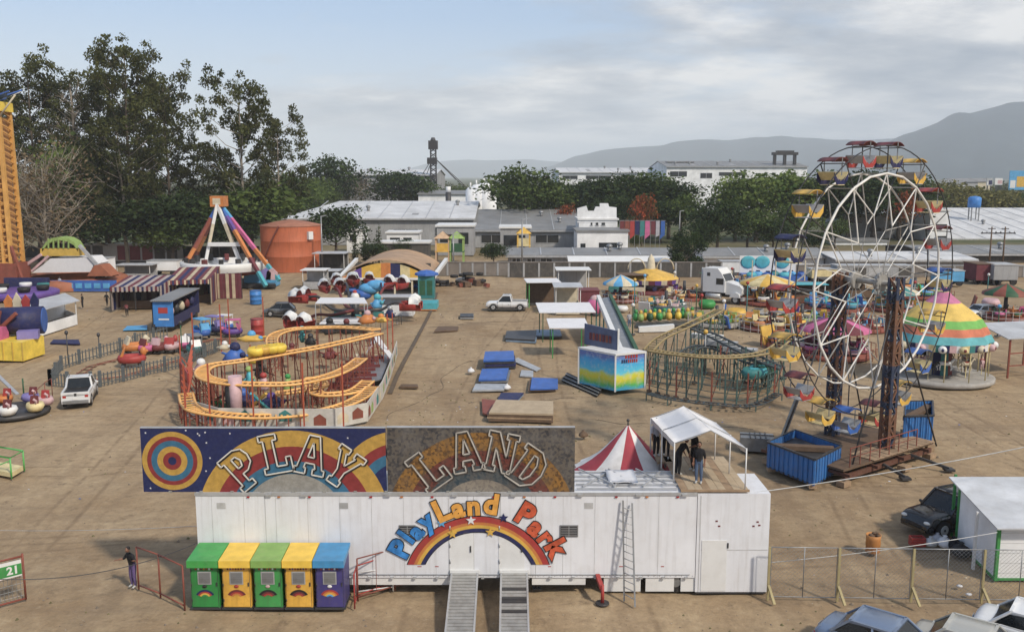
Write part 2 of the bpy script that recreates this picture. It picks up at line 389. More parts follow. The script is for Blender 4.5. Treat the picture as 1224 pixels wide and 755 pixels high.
# slightly paler packed-earth / concrete strip down the middle, and the dark drain beside it
def cmat():
    m=mat('worn_concrete',(.31,.24,.165),.92,grime=.9,gcol=(.24,.175,.115),var=.14,scale=.5,bump=.2); return m
cmat()
def strip(pts,w,name,m,z=.03,n=1):
    b=B(m)
    L=[];Rr=[]
    for i,(a,c) in enumerate(pts):
        L.append((a.x,a.y,z)); Rr.append((c.x,c.y,z))
    b.sheet([L,Rr]); return b
sl=strip([(W(500,470),W(575,470)),(W(512,440),W(580,440)),(W(522,410),W(590,410)),(W(532,380),W(600,380)),(W(541,350),W(610,350))],0,'x','worn_concrete',z=.012)

mat('drain_dark',(.10,.075,.055),.95,grime=.5)
db=B('drain_dark')
dl=[(466,470),(474,450),(484,430),(495,410),(503,395),(511,380),(518,365),(522,350)]
for i in range(len(dl)-1):
    a=W(*dl[i]);c=W(*dl[i+1]); db.bar((a.x,a.y,.0),(c.x,c.y,.0),.34,.07)
struct(db.o('drainage_channel'))
# hills -------------------------------------------------------------------
def hillmat():
    m=bpy.data.materials.new('haze_blue_forest_hill'); m.use_nodes=True; nt=m.node_tree; p=nt.nodes['Principled BSDF']
    tc=nn(nt,'ShaderNodeTexCoord').outputs['Object']
    c=mixrgb(nt,ramp(nt,noise(nt,tc,.004,9,.7),[(.35,0.),(.65,1.)]),(.010,.020,.030),(.035,.050,.060))  # dark forest tones shifted to blue: distance haze painted into the hill colour
    nt.links.new(c,p.inputs['Base Color']); sock(p,'Roughness',1.0); sock(p,'Specular IOR Level',.05); MC['haze_blue_forest_hill']=m
hillmat()
def ridge(prof,Y,depth,seed):
    b=B('haze_blue_forest_hill'); b.smooth=True
    rnd=random.Random(seed); ph=[rnd.uniform(0,6) for _ in range(8)]
    def top(px):
        for i in range(len(prof)-1):
            if prof[i][0]<=px<=prof[i+1][0]:
                t=(px-prof[i][0])/(prof[i+1][0]-prof[i][0]); t=t*t*(3-2*t)*.25+t*.75
                return prof[i][1]+(prof[i+1][1]-prof[i][1])*t
        return prof[0][1] if px<prof[0][0] else prof[-1][1]
    pxs=[prof[0][0]+(prof[-1][0]-prof[0][0])*i/120 for i in range(121)]
    rows=[]
    for k in range(15):
        f=k/14; r=[]
        for px in pxs:
            zt=ZY(top(px),Y); d=ray(px,205); x=d.x/d.y*Y
            e=math.sin(min(1,f*1.15)*PI/2) if f<.9 else 1-(f-.9)*1.5
            spur=1+(1-f)*(.40*mn.noise(Vector((px*.018+ph[0],f*1.3,0)))+.2*mn.noise(Vector((px*.04+ph[1],f*3,3)))-.12)
            z=max(-40,(zt+40)*e*spur-40 if f<.87 else zt*(1-(f-.87)*1.0))
            yy=Y-depth*(1-f)
            r.append((x*yy/Y,yy,z))
        rows.append(r)
    b.sheet(rows); return b
struct(ridge([(430,213),(480,203),(525,193),(560,191),(600,192),(640,191),(680,194),(720,200)],11500,2500,3).o('far_hills'))
struct(ridge([(580,213),(620,208),(660,198),(690,187),(720,180),(760,176),(800,173),(850,168),(900,165),(960,166),(1010,168),(1080,166),(1140,172),(1200,176),(1300,180),(1500,190)],8200,2500,5).o('middle_hills'))
struct(ridge([(930,214),(990,200),(1040,180),(1080,163),(1110,150),(1140,139),(1170,132),(1200,128),(1240,125),(1300,120),(1400,118),(1500,130),(1700,170)],6200,2300,8).o('near_hills'))
# air ---------------------------------------------------------------------
S.cycles.volume_bounces=2
if HAZE>0:
    hb=B(); mm=bpy.data.materials.new('haze_air'); mm.use_nodes=True; nt=mm.node_tree; nt.nodes.clear()
    out=nn(nt,'ShaderNodeOutputMaterial'); pv=nn(nt,'ShaderNodeVolumePrincipled'); sock(pv,'Color',(.87,.93,1.0,1)); sock(pv,'Density',HAZE); sock(pv,'Anisotropy',-.25)
    nt.links.new(pv.outputs[0],out.inputs['Volume']); hb.ms=[mm]
    hb.bx(-17000,17000,-3200,23000,-42,560); o=hb.o('haze',base=(0,0,0)); o['kind']='stuff'
# ================================================================ FOREGROUND: SHOW TRAILER, SIGN, KIOSKS
YT=W(576,709).y                       # front plane of the trailer
def tx(px,py): p=WY(px,py,YT); return p.x
def tz(py): return ZY(py,YT)
X0,X1,X2=tx(236,640),tx(832,640),tx(919,640); ZT=tz(589)
DT=2.7
tr=T('show_trailer','long white show trailer with a painted rainbow arch, parked behind the coloured kiosks','trailer',((X0+X1)/2,YT,0))
b=B('white_panel'); zb=tz(690)
b.bx(X0,X1,YT,YT+DT,zb,ZT); b.o('body',tr)
b=B('light_metal')                      # top rail, corner posts and thin seams
b.bx(X0-.02,X1,YT-.035,YT-.003,ZT-.09,ZT+.03)
b.o('top_rail',tr)
mat('seam_grey',(.52,.52,.52),.6,grime=.3)
b=B('seam_grey')
x=X0+.6
while x<X1-.3:
    b.bx(x,x+.014,YT-.006,YT-.001,zb+.02,ZT-.1); x+=1.22
for px in (318,536,566,598,640): b.bx(tx(px,640),tx(px,640)+.022,YT-.009,YT-.002,zb+.02,ZT-.1)
b.o('panel_seam',tr)
b=B('light_metal')
for k in range(22):
    x=X0+.4+k*(X1-X0-.8)/21; b.bx(x,x+.12,YT-.075,YT-.02,zb-.02,zb+.05)
for px in (318,360,460,540,610,690,760,815): x=tx(px,590); b.bx(x,x+.22,YT-.1,YT-.04,ZT-.10,ZT-.02)
b.os('hook',tr)
b=B('white_paint')
for a,c in ((418,538),(636,700),(722,766),(772,806),(814,832)):
    b.bx(tx(a,695),tx(c,695),YT+.05,YT+.11,tz(707 if a>700 else 699),zb)
b.os('skirt_panel',tr)
b=B('dark_metal'); b.bx(X0+.2,X1-.3,YT+.35,YT+.6,.45,zb); b.bx(X0+.2,X1-.3,YT+DT-.6,YT+DT-.35,.45,zb)
for k in range(18): b.bx(X0+1+k,X0+1.08+k,YT+.3,YT+DT-.3,.5,zb)
b.o('chassis',tr)
for px in (790,808):
    w=B('tyre'); x=tx(px,700); w.cyl((x,YT+.12,.42),(x,YT+.38,.42),.42,n=20); w=w.o('wheel',tr)
    r=B('grey_metal'); r.cyl((x,YT+.09,.42),(x,YT+.13,.42),.2,n=12); r.o('rim',w)
b=B('dark_metal'); 
for px in (262,420,640): x=tx(px,700); b.bx(x,x+.12,YT+.4,YT+.52,0,zb); b.bx(x-.1,x+.22,YT+.3,YT+.62,0,.04)
b.os('support_leg',tr)
for px0,px1 in ((477,497),(669,691)):
    b=B('grey_metal'); a,c=tx(px0,635),tx(px1,635); z0,z1=tz(641),tz(627)
    b.bx(a,c,YT-.03,YT-.002,z0,z1); wo=b.o('window',tr)
    g_=B('dark_metal'); mid=(a+c)/2
    g_.bx(a+.04,mid-.02,YT-.036,YT-.031,z0+.04,z1-.04); g_.bx(mid+.02,c-.04,YT-.036,YT-.031,z0+.04,z1-.04)
    g_.m('light_metal')
    for k in range(5): zz_=z0+.07+k*(z1-z0-.12)/5; g_.bx(a+.05,c-.05,YT-.045,YT-.037,zz_,zz_+.012)
    g_.o('louvre',wo)
# doors over the ramps
for px0,px1 in ((537,566),(596,627)):
    b=B('white_paint'); b.bx(tx(px0,640),tx(px1,640),YT-.016,YT-.002,zb+.02,tz(634)); d=b.o('door',tr)
    h=B('dark_metal'); h.bx(tx(px1,640)-.14,tx(px1,640)-.09,YT-.05,YT-.016,1.7,1.95); h.o('handle',d)
    for z in (1.25,1.9,2.6): h=B('light_metal'); h.cyl((tx(px0,640)+.03,YT-.03,z),(tx(px0,640)+.03,YT-.03,z+.16),.025,n=8); h.o('hinge',d)
ru=B('red')
for px,w in ((499,.16),(520,.14),(600,.2),(655,.12),(740,.2),(790,.12)): ru.bx(tx(px,678),tx(px,678)+w,YT-.008,YT-.003,tz(677),tz(676))
ru.os('marker_strip',tr)
random.seed(21)
for k in range(16):      # small riveted repair patches, lamps and a conduit along the front
    x=X0+.8+k*(X1-X0-1.6)/15; b=B('light_metal' if k%3 else 'seam_grey')
    if k%4==0: b.bx(x,x+.34,YT-.010,YT-.002,ZT-.62,ZT-.38); b.o('patch_plate',tr)
    else: b.m('tail_red' if k%2 else 'orange'); b.bx(x,x+.10,YT-.05,YT-.01,ZT-.17,ZT-.12); b.o('marker_lamp',tr)
b=B('grey_metal'); b.tube([(X0+.3,YT-.03,zb+.14),(X1-.2,YT-.03,zb+.14)],.018,5); b.o('conduit',tr)
for k in range(70): x=X0+.1+k*(X1-X0-.2)/69; 
b=B('seam_grey')
for k in range(90): x=X0+.1+k*(X1-X0-.2)/89; b.bx(x,x+.03,YT-.012,YT-.004,zb+.06,zb+.09)
b.o('rivet_row',tr)
# rainbow arch
sc_=mpp(YT,2.5)
ac=(tx(571.6,640),tz(702)); zlow=tz(674)
for nm,r1,r0,m in (('rainbow_outline',91,70,'black'),('rainbow_band',90,83,'red'),('rainbow_band',83,79.5,'orange'),('rainbow_band',79.5,75.5,'yellow'),('rainbow_band',75.5,71,'navy')):
    b=B(m); yy=YT-(.02 if nm=='rainbow_outline' else .026); N=64
    for i in range(N):
        t0,t1=PI*i/N,PI*(i+1)/N
        q=[(ac[0]+r*sc_*math.cos(t),ac[1]+r*sc_*math.sin(t)) for r,t in ((r0,t0),(r1,t0),(r1,t1),(r0,t1))]
        q=clip(q,X0,X1,zlow,9)
        if len(q)>2: b.slab([(u,yy,w_) for u,w_ in q],(0,.016 if nm=='rainbow_outline' else .004,0))
    b.o(nm,tr)
# lettering around the arch
mat('letter_blue',(.02,.22,.60),.4,grime=.1,var=.5,scale=2.5); mat('letter_orange',(.80,.36,.03),.4,grime=.1,var=.25,scale=3); mat('letter_red',(.62,.09,.025),.4,grime=.1,var=.35,scale=3)
def arch_letter(ch,ang,rad,size,m):
    a=R(ang); x=ac[0]-math.sin(a)*rad*sc_; z=ac[1]+math.cos(a)*rad*sc_
    for bold,mm_,yo in ((.085,'black',0),(.05,m,.03)):
        b=B(mm_); text_to(b,ch,size*1.12,(x,YT-.035-yo,z),roll=a,extr=.012,bold=bold*size)
        b.o('letter_outline' if mm_=='black' else 'letter',tr)
for ch,an,ra,si in (('P',62,105,1.0),('l',53,107,.9),('a',46,103,.85),('y',36,105,.9)): arch_letter(ch,an,ra,si,'letter_blue')
for ch,an,ra,si in (('L',24,106,1.05),('a',13.5,103,.92),('n',3,103,.92),('d',-8.5,106,.98)): arch_letter(ch,an,ra,si,'letter_orange')
for ch,an,ra,si in (('P',-31,108,1.05),('a',-42,103,.92),('r',-51.5,103,.92),('k',-61,106,1.02)): arch_letter(ch,an,ra,si,'letter_red')
def star(b,x,z,r,y,th=.03):
    pts=[(x+(r if k%2==0 else r*.42)*math.sin(k*PI/5),y,z+(r if k%2==0 else r*.42)*math.cos(k*PI/5)) for k in range(10)]
    b.slab(pts,(0,-th,0))
for px,py,m in ((541,637,'yellow'),(586,635,'yellow'),(528,624,'sky_blue'),(563,621,'white_cloth'),(602,618,'navy')):
    b=B(m); star(b,tx(px,py),tz(py),.19,YT-.04); b.o('star',tr)
# clutter on the roof: folded frames and a grey tarpaulin
b=B('light_metal')
for k in range(5):
    y=YT+.3+k*.5; b.bar((tx(690,580),y,ZT+.07),(tx(812,580)+k*.1,y,ZT+.07),.06)
for a,c in ((697,735),(770,800),(735,760)): b.bar((tx(a,580),YT+.4,ZT+.12),(tx(c,580),YT+2.2,ZT+.12),.06); b.bar((tx(c,580),YT+.5,ZT+.18),(tx(a,580),YT+2.4,ZT+.18),.05)
b.o('roof_frame',tr)
b=B('white_cloth'); random.seed(3)
b.sheet([[(tx(730,580)+i*.19,YT+.7+j*.25,ZT+.16+.10*random.random()) for i in range(7)] for j in range(7)],(0,0,-.03)); b.o('tarpaulin',tr)
# the white box at the right end ------------------------------------------
bx_=T('ticket_box','plain white box room with a door, joined to the right end of the long trailer','booth',((X1+X2)/2,YT,0))
b=B('white_panel'); b.bx(X1+.02,X2,YT-.02,YT+2.4,.08,ZT-.02); b.o('body',bx_)
b=B('seam_grey')
for px in (836,): b.bx(tx(px,640),tx(px,640)+.03,YT-.03,YT-.021,.1,ZT-.1)
b.bx(X1+.2,X2-.03,YT-.028,YT-.021,tz(657),tz(656)); b.o('panel_seam',bx_)
b=B('white_paint'); b.bx(tx(838,670),tx(868,670),YT-.04,YT-.02,.12,tz(645)); d=b.o('door',bx_)
h=B('dark_metal'); h.bx(tx(869,650),tx(869,650)+.05,YT-.07,YT-.03,tz(654),tz(648)); h.o('handle',d)
b=B('dark_red'); 
for px,py in ((855,623),(858,629),(899,629),(904,624),(906,628)): b.bx(tx(px,py),tx(px,py)+.09,YT-.03,YT-.024,tz(py),tz(py)+.06)
b.os('painted_mark',bx_)
b=B('dark_metal'); b.bx(X1+.05,X2-.03,YT,YT+2.3,0,.08); b.o('sill',bx_)
# deck -----------------------------------------------------------------------
ZD=ZT+.10; yb_=W(870,545,ZD).y
dk=T('wooden_deck','wooden plank deck on posts behind the white box, under the white canopy','deck',(XY(845,YT+2,ZD),YT+2,0))
b=B('plywood'); b.c=0
x=XY(814,YT+.05,ZD); k=0
while x<XY(890,YT+.05,ZD):
    b.m('plywood' if k%3 else 'wood'); b.bx(x,x+.28,YT+.05,yb_,ZD-.05,ZD+(.004 if k%2 else 0)); x+=.29; k+=1
b.o('planks',dk)
xe=x
b=B('wood'); b.bx(XY(814,YT,ZD),xe,YT+.0,YT+.048,ZD-.06,ZD+.03)
b.o('edge_board',dk)
for xx in (XY(816,YT,ZD),xe-.15):
    for yy in (YT+2.6,yb_-.15):
        l=B('grey_metal'); l.bx(xx,xx+.09,yy,yy+.09,0,ZD-.05); l.o('post',dk)
# canopy -----------------------------------------------------------------------
HE=ZD+1.62
f1=W(888,581,ZD); f0=W(806,579,ZD)
f1=Vector((f1.x,YT+.15,ZD)); f0=Vector((XY(805,YT+.9,ZD),YT+.9,ZD))
e1=Vector((f1.x,f1.y,HE)); e0=Vector((f0.x,f0.y,HE))
back=W(776,510,HE)-W(805,542,HE)
rm=(e0+e1)/2+Vector((0,0,.62))
cn=T('canopy_tent','white gable canopy tent on thin poles standing on the wooden deck','canopy',(f0.x+.8,YT+1.8,ZD))
b=B('white_cloth')
for ea in (e0,e1):
    rows=[]
    for i in range(5):
        t=i/4; p=ea.lerp(rm,t)+Vector((0,0,-.06*math.sin(t*PI)))
        rows.append([p+back*(j/6)+Vector((0,0,-.035*math.sin(j*PI/2)**2)) for j in range(7)])
    b.sheet(rows,(0,0,-.02))
b.o('roof_cloth',cn)
b=B('white_cloth')
for ea in (e0,e1):
    b.sheet([[ea+back*(j/6)+Vector((0,0,-.02)) for j in range(7)],[ea+back*(j/6)+Vector((0,0,-.2-.05*(j%2))) for j in range(7)]],(0.012,0,0))
b.o('valance',cn)
b=B('light_metal')
for k in range(3):
    o_=back*(k/2)
    b.tube([e0+o_-Vector((0,0,.03)),rm+o_-Vector((0,0,.03)),e1+o_-Vector((0,0,.03))],.02)
    if k==0: pass
b.o('roof_frame',cn)
for ea in (e0,e1):
    for k in range(3):
        p=ea+back*(k/2); q=B('white_paint'); q.tube([p,(p.x,p.y,ZD)],.028); q.o('pole',cn)
# peaked tent ----------------------------------------------------------------
mat('tent_red',(.42,.04,.06),.75,grime=.15); mat('tent_white',(.72,.70,.68),.75,grime=.2,gcol=(.45,.38,.33))
YP=YT+DT+2.3; cxp=XY(750,YP,4); r_=(XY(814,YP,3)-XY(688,YP,3))/2; zt_=ZY(508,YP); ze=ZY(561,YP)
pt=T('peaked_tent','small pointed tent with red and white stripes, behind the white trailer','tent',(cxp,YP,0))
b=B('tent_red')
prof=[(r_,ze)]+[(r_*(1-t)**1.0*(1-.17*math.sin(PI*t)) ,ze+(zt_-ze)*t) for t in (.12,.25,.4,.55,.7,.85)]+[(.05,zt_)]
b.lathe((cxp,YP,0),prof,n=40,mats=lambda i,j:'tent_red' if (j//4)%2 else 'tent_white',wob=lambda a,i:.03*math.cos(a*20)*(1 if i==0 else .3)); b.o('roof_cloth',pt)
b=B('tent_white'); b.lathe((cxp,YP,0),[(r_+.02,ze-.35),(r_+.01,ze-.01)],n=40,mats=lambda i,j:'tent_red' if (j//4)%2 else 'tent_white'); b.o('valance',pt)
for k in range(6):
    a=k*PI/3+.3; q=B('light_metal'); x,y=cxp+math.cos(a)*r_*.95,YP+math.sin(a)*r_*.95; q.tube([(x,y,0),(x,y,ze)],.035); q.o('pole',pt)
b=B('dark_metal'); b.tube([(cxp,YP,zt_-.1),(cxp,YP,zt_+.22)],.03); b.ball((cxp,YP,zt_+.22),.07); b.o('finial',pt)
# ---------------------------------------------------------------- sign boards
mat('sign_navy',(.012,.02,.10),.55,grime=.25,gcol=(.10,.10,.14),scale=3); mat('sign_yellow',(.52,.30,.03),.6,grime=.45,gcol=(.22,.13,.04),scale=4)
mat('sign_red',(.26,.025,.025),.6,grime=.3,gcol=(.08,.03,.03),scale=4); mat('sign_blue',(.03,.15,.26),.6,grime=.35,gcol=(.02,.05,.12),scale=4); mat('sign_grey',(.30,.29,.26),.7,grime=.5,scale=4)
def glit(name,c1,c2,c3):
    m=bpy.data.materials.new(name); m.use_nodes=True; nt=m.node_tree; p=nt.nodes['Principled BSDF']
    tc=nn(nt,'ShaderNodeTexCoord').outputs['Object']
    v=nn(nt,'ShaderNodeTexVoronoi'); sock(v,'Scale',11); nt.links.new(tc,v.inputs['Vector'])
    n=noise(nt,tc,1.3,6,.7)
    c=mixrgb(nt,ramp(nt,v.outputs['Color'],[(.25,0.),(.6,1.)]),c1,c2)
    c=mixrgb(nt,ramp(nt,n,[(.45,0.),(.7,.8)]),c,c3)
    nt.links.new(c,p.inputs['Base Color']); sock(p,'Roughness',.5); MC[name]=m
glit('faded_ground',(.030,.030,.035),(.10,.085,.07),(.15,.14,.13)); glit('faded_gold',(.09,.045,.015),(.26,.13,.03),(.12,.08,.05)); glit('faded_red',(.06,.018,.016),(.14,.035,.025),(.09,.06,.045)); glit('faded_blue',(.025,.045,.06),(.07,.08,.085),(.11,.09,.075)); glit('faded_grey',(.16,.14,.12),(.24,.21,.17),(.10,.09,.08))
YS=YT+.12
def sx(px): return WY(px,550,YS).x
def sz(py): return ZY(py,YS)
ss=mpp(YS,5)
GL={'P':([(0,0),(.55,0),(.55,.15),(.42,.15),(.42,.38),(.65,.38),(.9,.5),(.97,.7),(.9,.9),(.65,1),(0,1),(0,.85),(.13,.85),(.13,.15),(0,.15)],[(.42,.55),(.58,.55),(.66,.69),(.58,.83),(.42,.83)]),
'L':([(0,0),(.95,0),(.95,.38),(.78,.38),(.78,.17),(.45,.17),(.45,.85),(.58,.85),(.58,1),(0,1),(0,.85),(.13,.85),(.13,.15),(0,.15)],None),
'A':([(0,0),(.38,0),(.38,.15),(.31,.15),(.35,.28),(.65,.28),(.69,.15),(.62,.15),(.62,0),(1,0),(1,.15),(.92,.15),(.68,1),(.32,1),(.08,.15),(0,.15)],[(.39,.44),(.61,.44),(.5,.82)]),
'Y':([(.28,0),(.72,0),(.72,.15),(.64,.15),(.64,.4),(.9,.85),(1,.85),(1,1),(.6,1),(.6,.85),(.68,.85),(.5,.55),(.32,.85),(.4,.85),(.4,1),(0,1),(0,.85),(.1,.85),(.36,.4),(.36,.15),(.28,.15)],None),
'N':([(0,0),(.40,0),(.40,.15),(.31,.15),(.31,.6),(.66,0),(.9,0),(.9,.85),(1,.85),(1,1),(.6,1),(.6,.85),(.69,.85),(.69,.4),(.34,1),(0,1),(0,.85),(.1,.85),(.1,.15),(0,.15)],None),
'D':([(0,0),(.6,0),(.9,.2),(.98,.5),(.9,.8),(.6,1),(0,1),(0,.85),(.13,.85),(.13,.15),(0,.15)],[(.42,.17),(.56,.17),(.68,.35),(.68,.65),(.56,.83),(.42,.83)])}
mat('neon_white',(.70,.68,.62),.5,grime=.3,gcol=(.35,.28,.2)); mat('neon_faded',(.50,.47,.42),.6,grime=.5,gcol=(.2,.15,.1))
def board(name,label,xa,xb,za,zb_,bgm,arcs,letters,tm,w,h,extra=None):
    t=T(name,label,'sign',((xa+xb)/2,YS,ZT+.02))
    b=B(bgm); b.bx(xa,xb,YS,YS+.12,za,zb_); b.o('board',t)
    k=0
    for (c,R0,R1,m,lay) in arcs:
        b=B(m); rib(b,c[0],c[1],R0*ss,R1*ss,YS-.004-.003*lay,xa,xb,za,zb_); b.o('painted_ring',t)
    if extra: extra(t)
    for ch,px,py,an in letters:
        c0=Vector((sx(px),0,sz(py))); a=R(an); out,ho=GL[ch]
        for nm_,rad,mm_,yo in (('letter_shadow',.045,'black' if bgm!='faded_ground' else 'faded_ground',.03),('letter',.035,tm,.065)):
            b=B(mm_)
            for lp in (out,ho):
                if not lp: continue
                pts=[]
                for u,v in lp:
                    X=(u-.5)*w*ss; Z=(v-.5)*h*ss
                    pts.append((c0.x+X*math.cos(a)-Z*math.sin(a)+(.05 if yo<.05 else 0),YS-yo,c0.z+X*math.sin(a)+Z*math.cos(a)-(.04 if yo<.05 else 0)))
                for i in range(len(pts)): b.bar(pts[i-1],pts[i],rad*1.35,.03,up=(0,1,0))
            b.o(nm_,t)
    b=B('dark_metal')
    n=int((xb-xa)/1.2)
    for k in range(n+1):
        x=xa+.1+k*(xb-xa-.2)/n; b.bx(x-.03,x+.03,YS+.12,YS+.2,za,zb_)
        if x>X0: b.bar((x,YS+.16,zb_-.3),(x,YS+1.9,ZT+.02),.05)
    b.o('frame',t)
    b=B('light_metal'); b.bx(xa,xb,YS-.02,YS+.14,zb_,zb_+.03); b.o('edge_trim',t)
    b=B('sign_grey'); 
    for px in range(200,680,37):
        if xa<sx(px)<xb: b.bx(sx(px),sx(px)+.12,YS-.06,YS-.01,za-.02,za+.05)
    b.os('bracket',t)
xa,xm,xb=sx(169.5),sx(462),sx(687); za,zc=sz(587.5),sz(511.5)
def stars(t):
    b=B('white_cloth'); random.seed(5)
    for _ in range(34):
        px=random.uniform(245,460);py=random.uniform(513,586)
        if math.hypot(px-349,py-626)>120 and math.hypot(px-206,py-551)>40 and math.hypot(px-478,py-588)>80: star(b,sx(px),sz(py),.045,YS-.004,.004)
    for px,py in ((176,517),(238,518),(178,583),(240,520),(224,514)): star(b,sx(px),sz(py),.045,YS-.004,.004)
    b.os('painted_star',t)
c1=(sx(349),sz(626)); c2=(sx(206),sz(550.5)); c3=(sx(478),sz(589)); c4=(sx(575),sz(626))
board('sign_board','left sign board with bright rainbow rings, a bullseye and the outlined word PLAY',xa,xm-.02,za,zc,'sign_navy',
 [(c3,62,77,'sign_yellow',1),(c3,50,62,'sign_red',1),(c3,38,50,'sign_blue',1),(c1,97,116.6,'sign_yellow',2),(c1,79,97,'sign_red',2),(c1,63,79,'sign_blue',2),(c1,0,63,'sign_grey',2),
  (c2,30,36,'sign_yellow',1),(c2,25,30,'sign_red',1),(c2,18,25,'sign_blue',1),(c2,11,18,'sign_yellow',1),(c2,5,11,'sign_red',1)],
 [('P',289,559,40),('L',331,541,10),('A',373,543,-12),('Y',410,558,-36)],'neon_white',36,48,stars)
board('sign_board','right sign board, brown and glittering, with faded rings and the outlined word LAND',xm+.02,xb,za,zc+.02,'faded_ground',
 [(c4,92,114,'faded_gold',1),(c4,73,92,'faded_red',1),(c4,56,73,'faded_blue',1),(c4,0,56,'faded_grey',1)],
 [('L',513,560,36),('A',557,539,11),('N',599,540,-12),('D',632,558,-35)],'neon_faded',37,49)
# ---------------------------------------------------------------- kiosks
YK=W(320,729).y
def kiosk(pa,pb,roof,body,label,arc,slot):
    xa,xb=WY(pa,700,YK).x+.02,WY(pb,700,YK).x-.02; zr=ZY(668,YK); t=T('ticket_kiosk',label,'kiosk',((xa+xb)/2,YK+.6,0),'row of coloured kiosks in front of the trailer')
    b=B(body); b.bx(xa+.05,xb-.05,YK+.05,YK+1.2,.1,zr-.12); b.o('cabin',t)
    b=B('dark_metal'); b.bx(xa,xb,YK,YK+1.22,.03,.1); b.o('base_frame',t)
    b=B(roof); 
    b.slab([(xa-.005,YK-.16,zr-.27),(xa-.005,YK-.16,zr),(xa-.005,YK+1.28,zr+.12),(xa-.005,YK+1.28,zr-.0)],(xb-xa+.01,0,0)); b.o('roof',t)
    b=B(body); b.bx(xa+.09,xb-.09,YK+.015,YK+.049,.14,zr-.33); d=b.o('door',t)
    mx=(xa+xb)/2; w_=B('light_metal'); w_.bx(mx-.24,mx+.26,YK-.005,YK+.014,zr-.98,zr-.48); w=w_.o('window',t)
    g_=B('grey_metal'); g_.bx(mx-.20,mx+.22,YK-.012,YK-.006,zr-.94,zr-.52)
    for k in range(5): g_.bx(mx-.2,mx+.22,YK-.02,YK-.013,zr-.9+k*.08,zr-.885+k*.08)
    g_.o('window_screen',w)
    for k,(m,r1,r0) in enumerate(arc):
        b=B(m); z0=zr-1.5
        for i in range(16):
            t0,t1=PI*(.12+.76*i/16),PI*(.12+.76*(i+1)/16)
            b.slab([(mx+r*math.cos(q),YK+.002-.002*k,z0+r*math.sin(q)*.85) for r,q in ((r0,t0),(r1,t0),(r1,t1),(r0,t1))],(0,.012,0))
        b.o('painted_rainbow',t)
    b=B(slot); b.ball((mx,YK-.0,zr-1.06),(.09,.03,.06)); 
    # small row of worn coloured letters over the window
    cols=('red','white_paint','dark_red','orange') if slot!='red' else ('dark_red','purple','red','dark_red')
    for k in range(7): b.m(cols[k%4]); b.bx(mx-.33+k*.1,mx-.27+k*.1,YK+.004,YK+.014,zr-.42,zr-.35)
    b.os('painted_motif',t)
    b=B('dark_metal'); b.bx(xb-.14,xb-.10,YK-.02,YK+.014,.95,1.1); b.o('handle',d)
    for z in(.35,.95,1.5): b=B('dark_metal'); b.cyl((xa+.085,YK+.01,z),(xa+.085,YK+.01,z+.1),.018,n=8); b.o('hinge',d)
    b=B('dark_metal'); b.bx(xa+.09,xb-.09,YK+.030,YK+.0495,.13,.142); b.bx(xa+.078,xa+.09,YK+.03,YK+.0495,.14,zr-.33); b.bx(xb-.09,xb-.078,YK+.03,YK+.0495,.14,zr-.33); b.o('door_frame',t)
mat('kiosk_green',(.02,.27,.05),.45,grime=.35,streak=.45,gcol=(.06,.12,.05)); mat('kiosk_yellow',(.78,.42,.02),.45,streak=.4,grime=.35,gcol=(.3,.12,.03)); mat('kiosk_light_green',(.04,.33,.07),.45,grime=.4,streak=.4,gcol=(.1,.14,.06)); mat('kiosk_purple',(.06,.05,.22),.45,grime=.4,streak=.3,gcol=(.12,.10,.14))
mat('roof_green',(.04,.36,.06),.35,grime=.25,gcol=(.25,.35,.2)); mat('roof_yellow',(.88,.56,.02),.35,grime=.2,gcol=(.5,.3,.1)); mat('roof_olive',(.22,.42,.08),.35,grime=.3,gcol=(.4,.4,.2)); mat('roof_blue',(.04,.28,.56),.35,grime=.2)
A1=(('navy',.36,.28),('red',.28,.21),('yellow',.21,.14),('green',.14,.07)); A2=(('dark_red',.36,.27),('red',.27,.2),('orange',.2,.13)); A3=(('black',.36,.27),('dark_red',.27,.19),('red',.19,.12)); A5=(('red',.36,.29),('orange',.29,.22),('yellow',.22,.15),('sky_blue',.15,.08))
kiosk(225.5,263.5,'roof_green','kiosk_green','dark green kiosk with a plain green roof, at the left end of the kiosk row',A1,'black')
kiosk(263.5,301.5,'roof_yellow','kiosk_yellow','yellow kiosk between the dark green kiosk and the one with the olive roof',A2,'red')
kiosk(301.5,338.5,'roof_olive','kiosk_light_green','green kiosk with an olive roof, between the two yellow kiosks',A3,'pale_pink')
kiosk(338.5,375,'roof_yellow','kiosk_yellow','yellow kiosk beside the purple one, between it and the olive roofed kiosk',A3,'red')
kiosk(375,413,'roof_blue','kiosk_purple','purple kiosk with a blue roof, at the right end of the kiosk row',A5,'white_paint')
# ---------------------------------------------------------------- barricades
def barricade(label,pts,m='rust_red',h=1.15,n=0,group=None,name='barricade',thick=.03,base=None):
    """pts: ground points; posts at each, rails between"""
    t=T(name,label,'barricade',pts[0],group)
    for p in pts:
        b=B(m); b.tube([p,(p[0],p[1],h)],thick); b.o('post',t)
    for i in range(len(pts)-1):
        p,q=Vector(pts[i]),Vector(pts[i+1])
        for z in (h,.18):
            b=B(m); b.tube([(p.x,p.y,z),(q.x,q.y,z)],thick*.85); b.o('rail',t)
        if n:
            b=B(m)
            for k in range(1,n):
                r=p.lerp(q,k/n); b.tube([(r.x,r.y,.18),(r.x,r.y,h)],thick*.4,4)
            b.o('bars',t)
    return t
barricade('rusty red tube barricade running from the leaning person to the dark green kiosk',[W(166,704),W(192,714),W(221,729)],h=1.75,thick=.035)
b=barricade('red tube barricade standing just right of the purple kiosk, nearest the camera',[W(424,727),W(427,716),W(472,700)],'red',h=1.35)
barricade('thin red barricade between the purple kiosk and the left ramp',[W(428,718),W(472,705),W(513,697)],'rust_red',h=1.7,n=2)
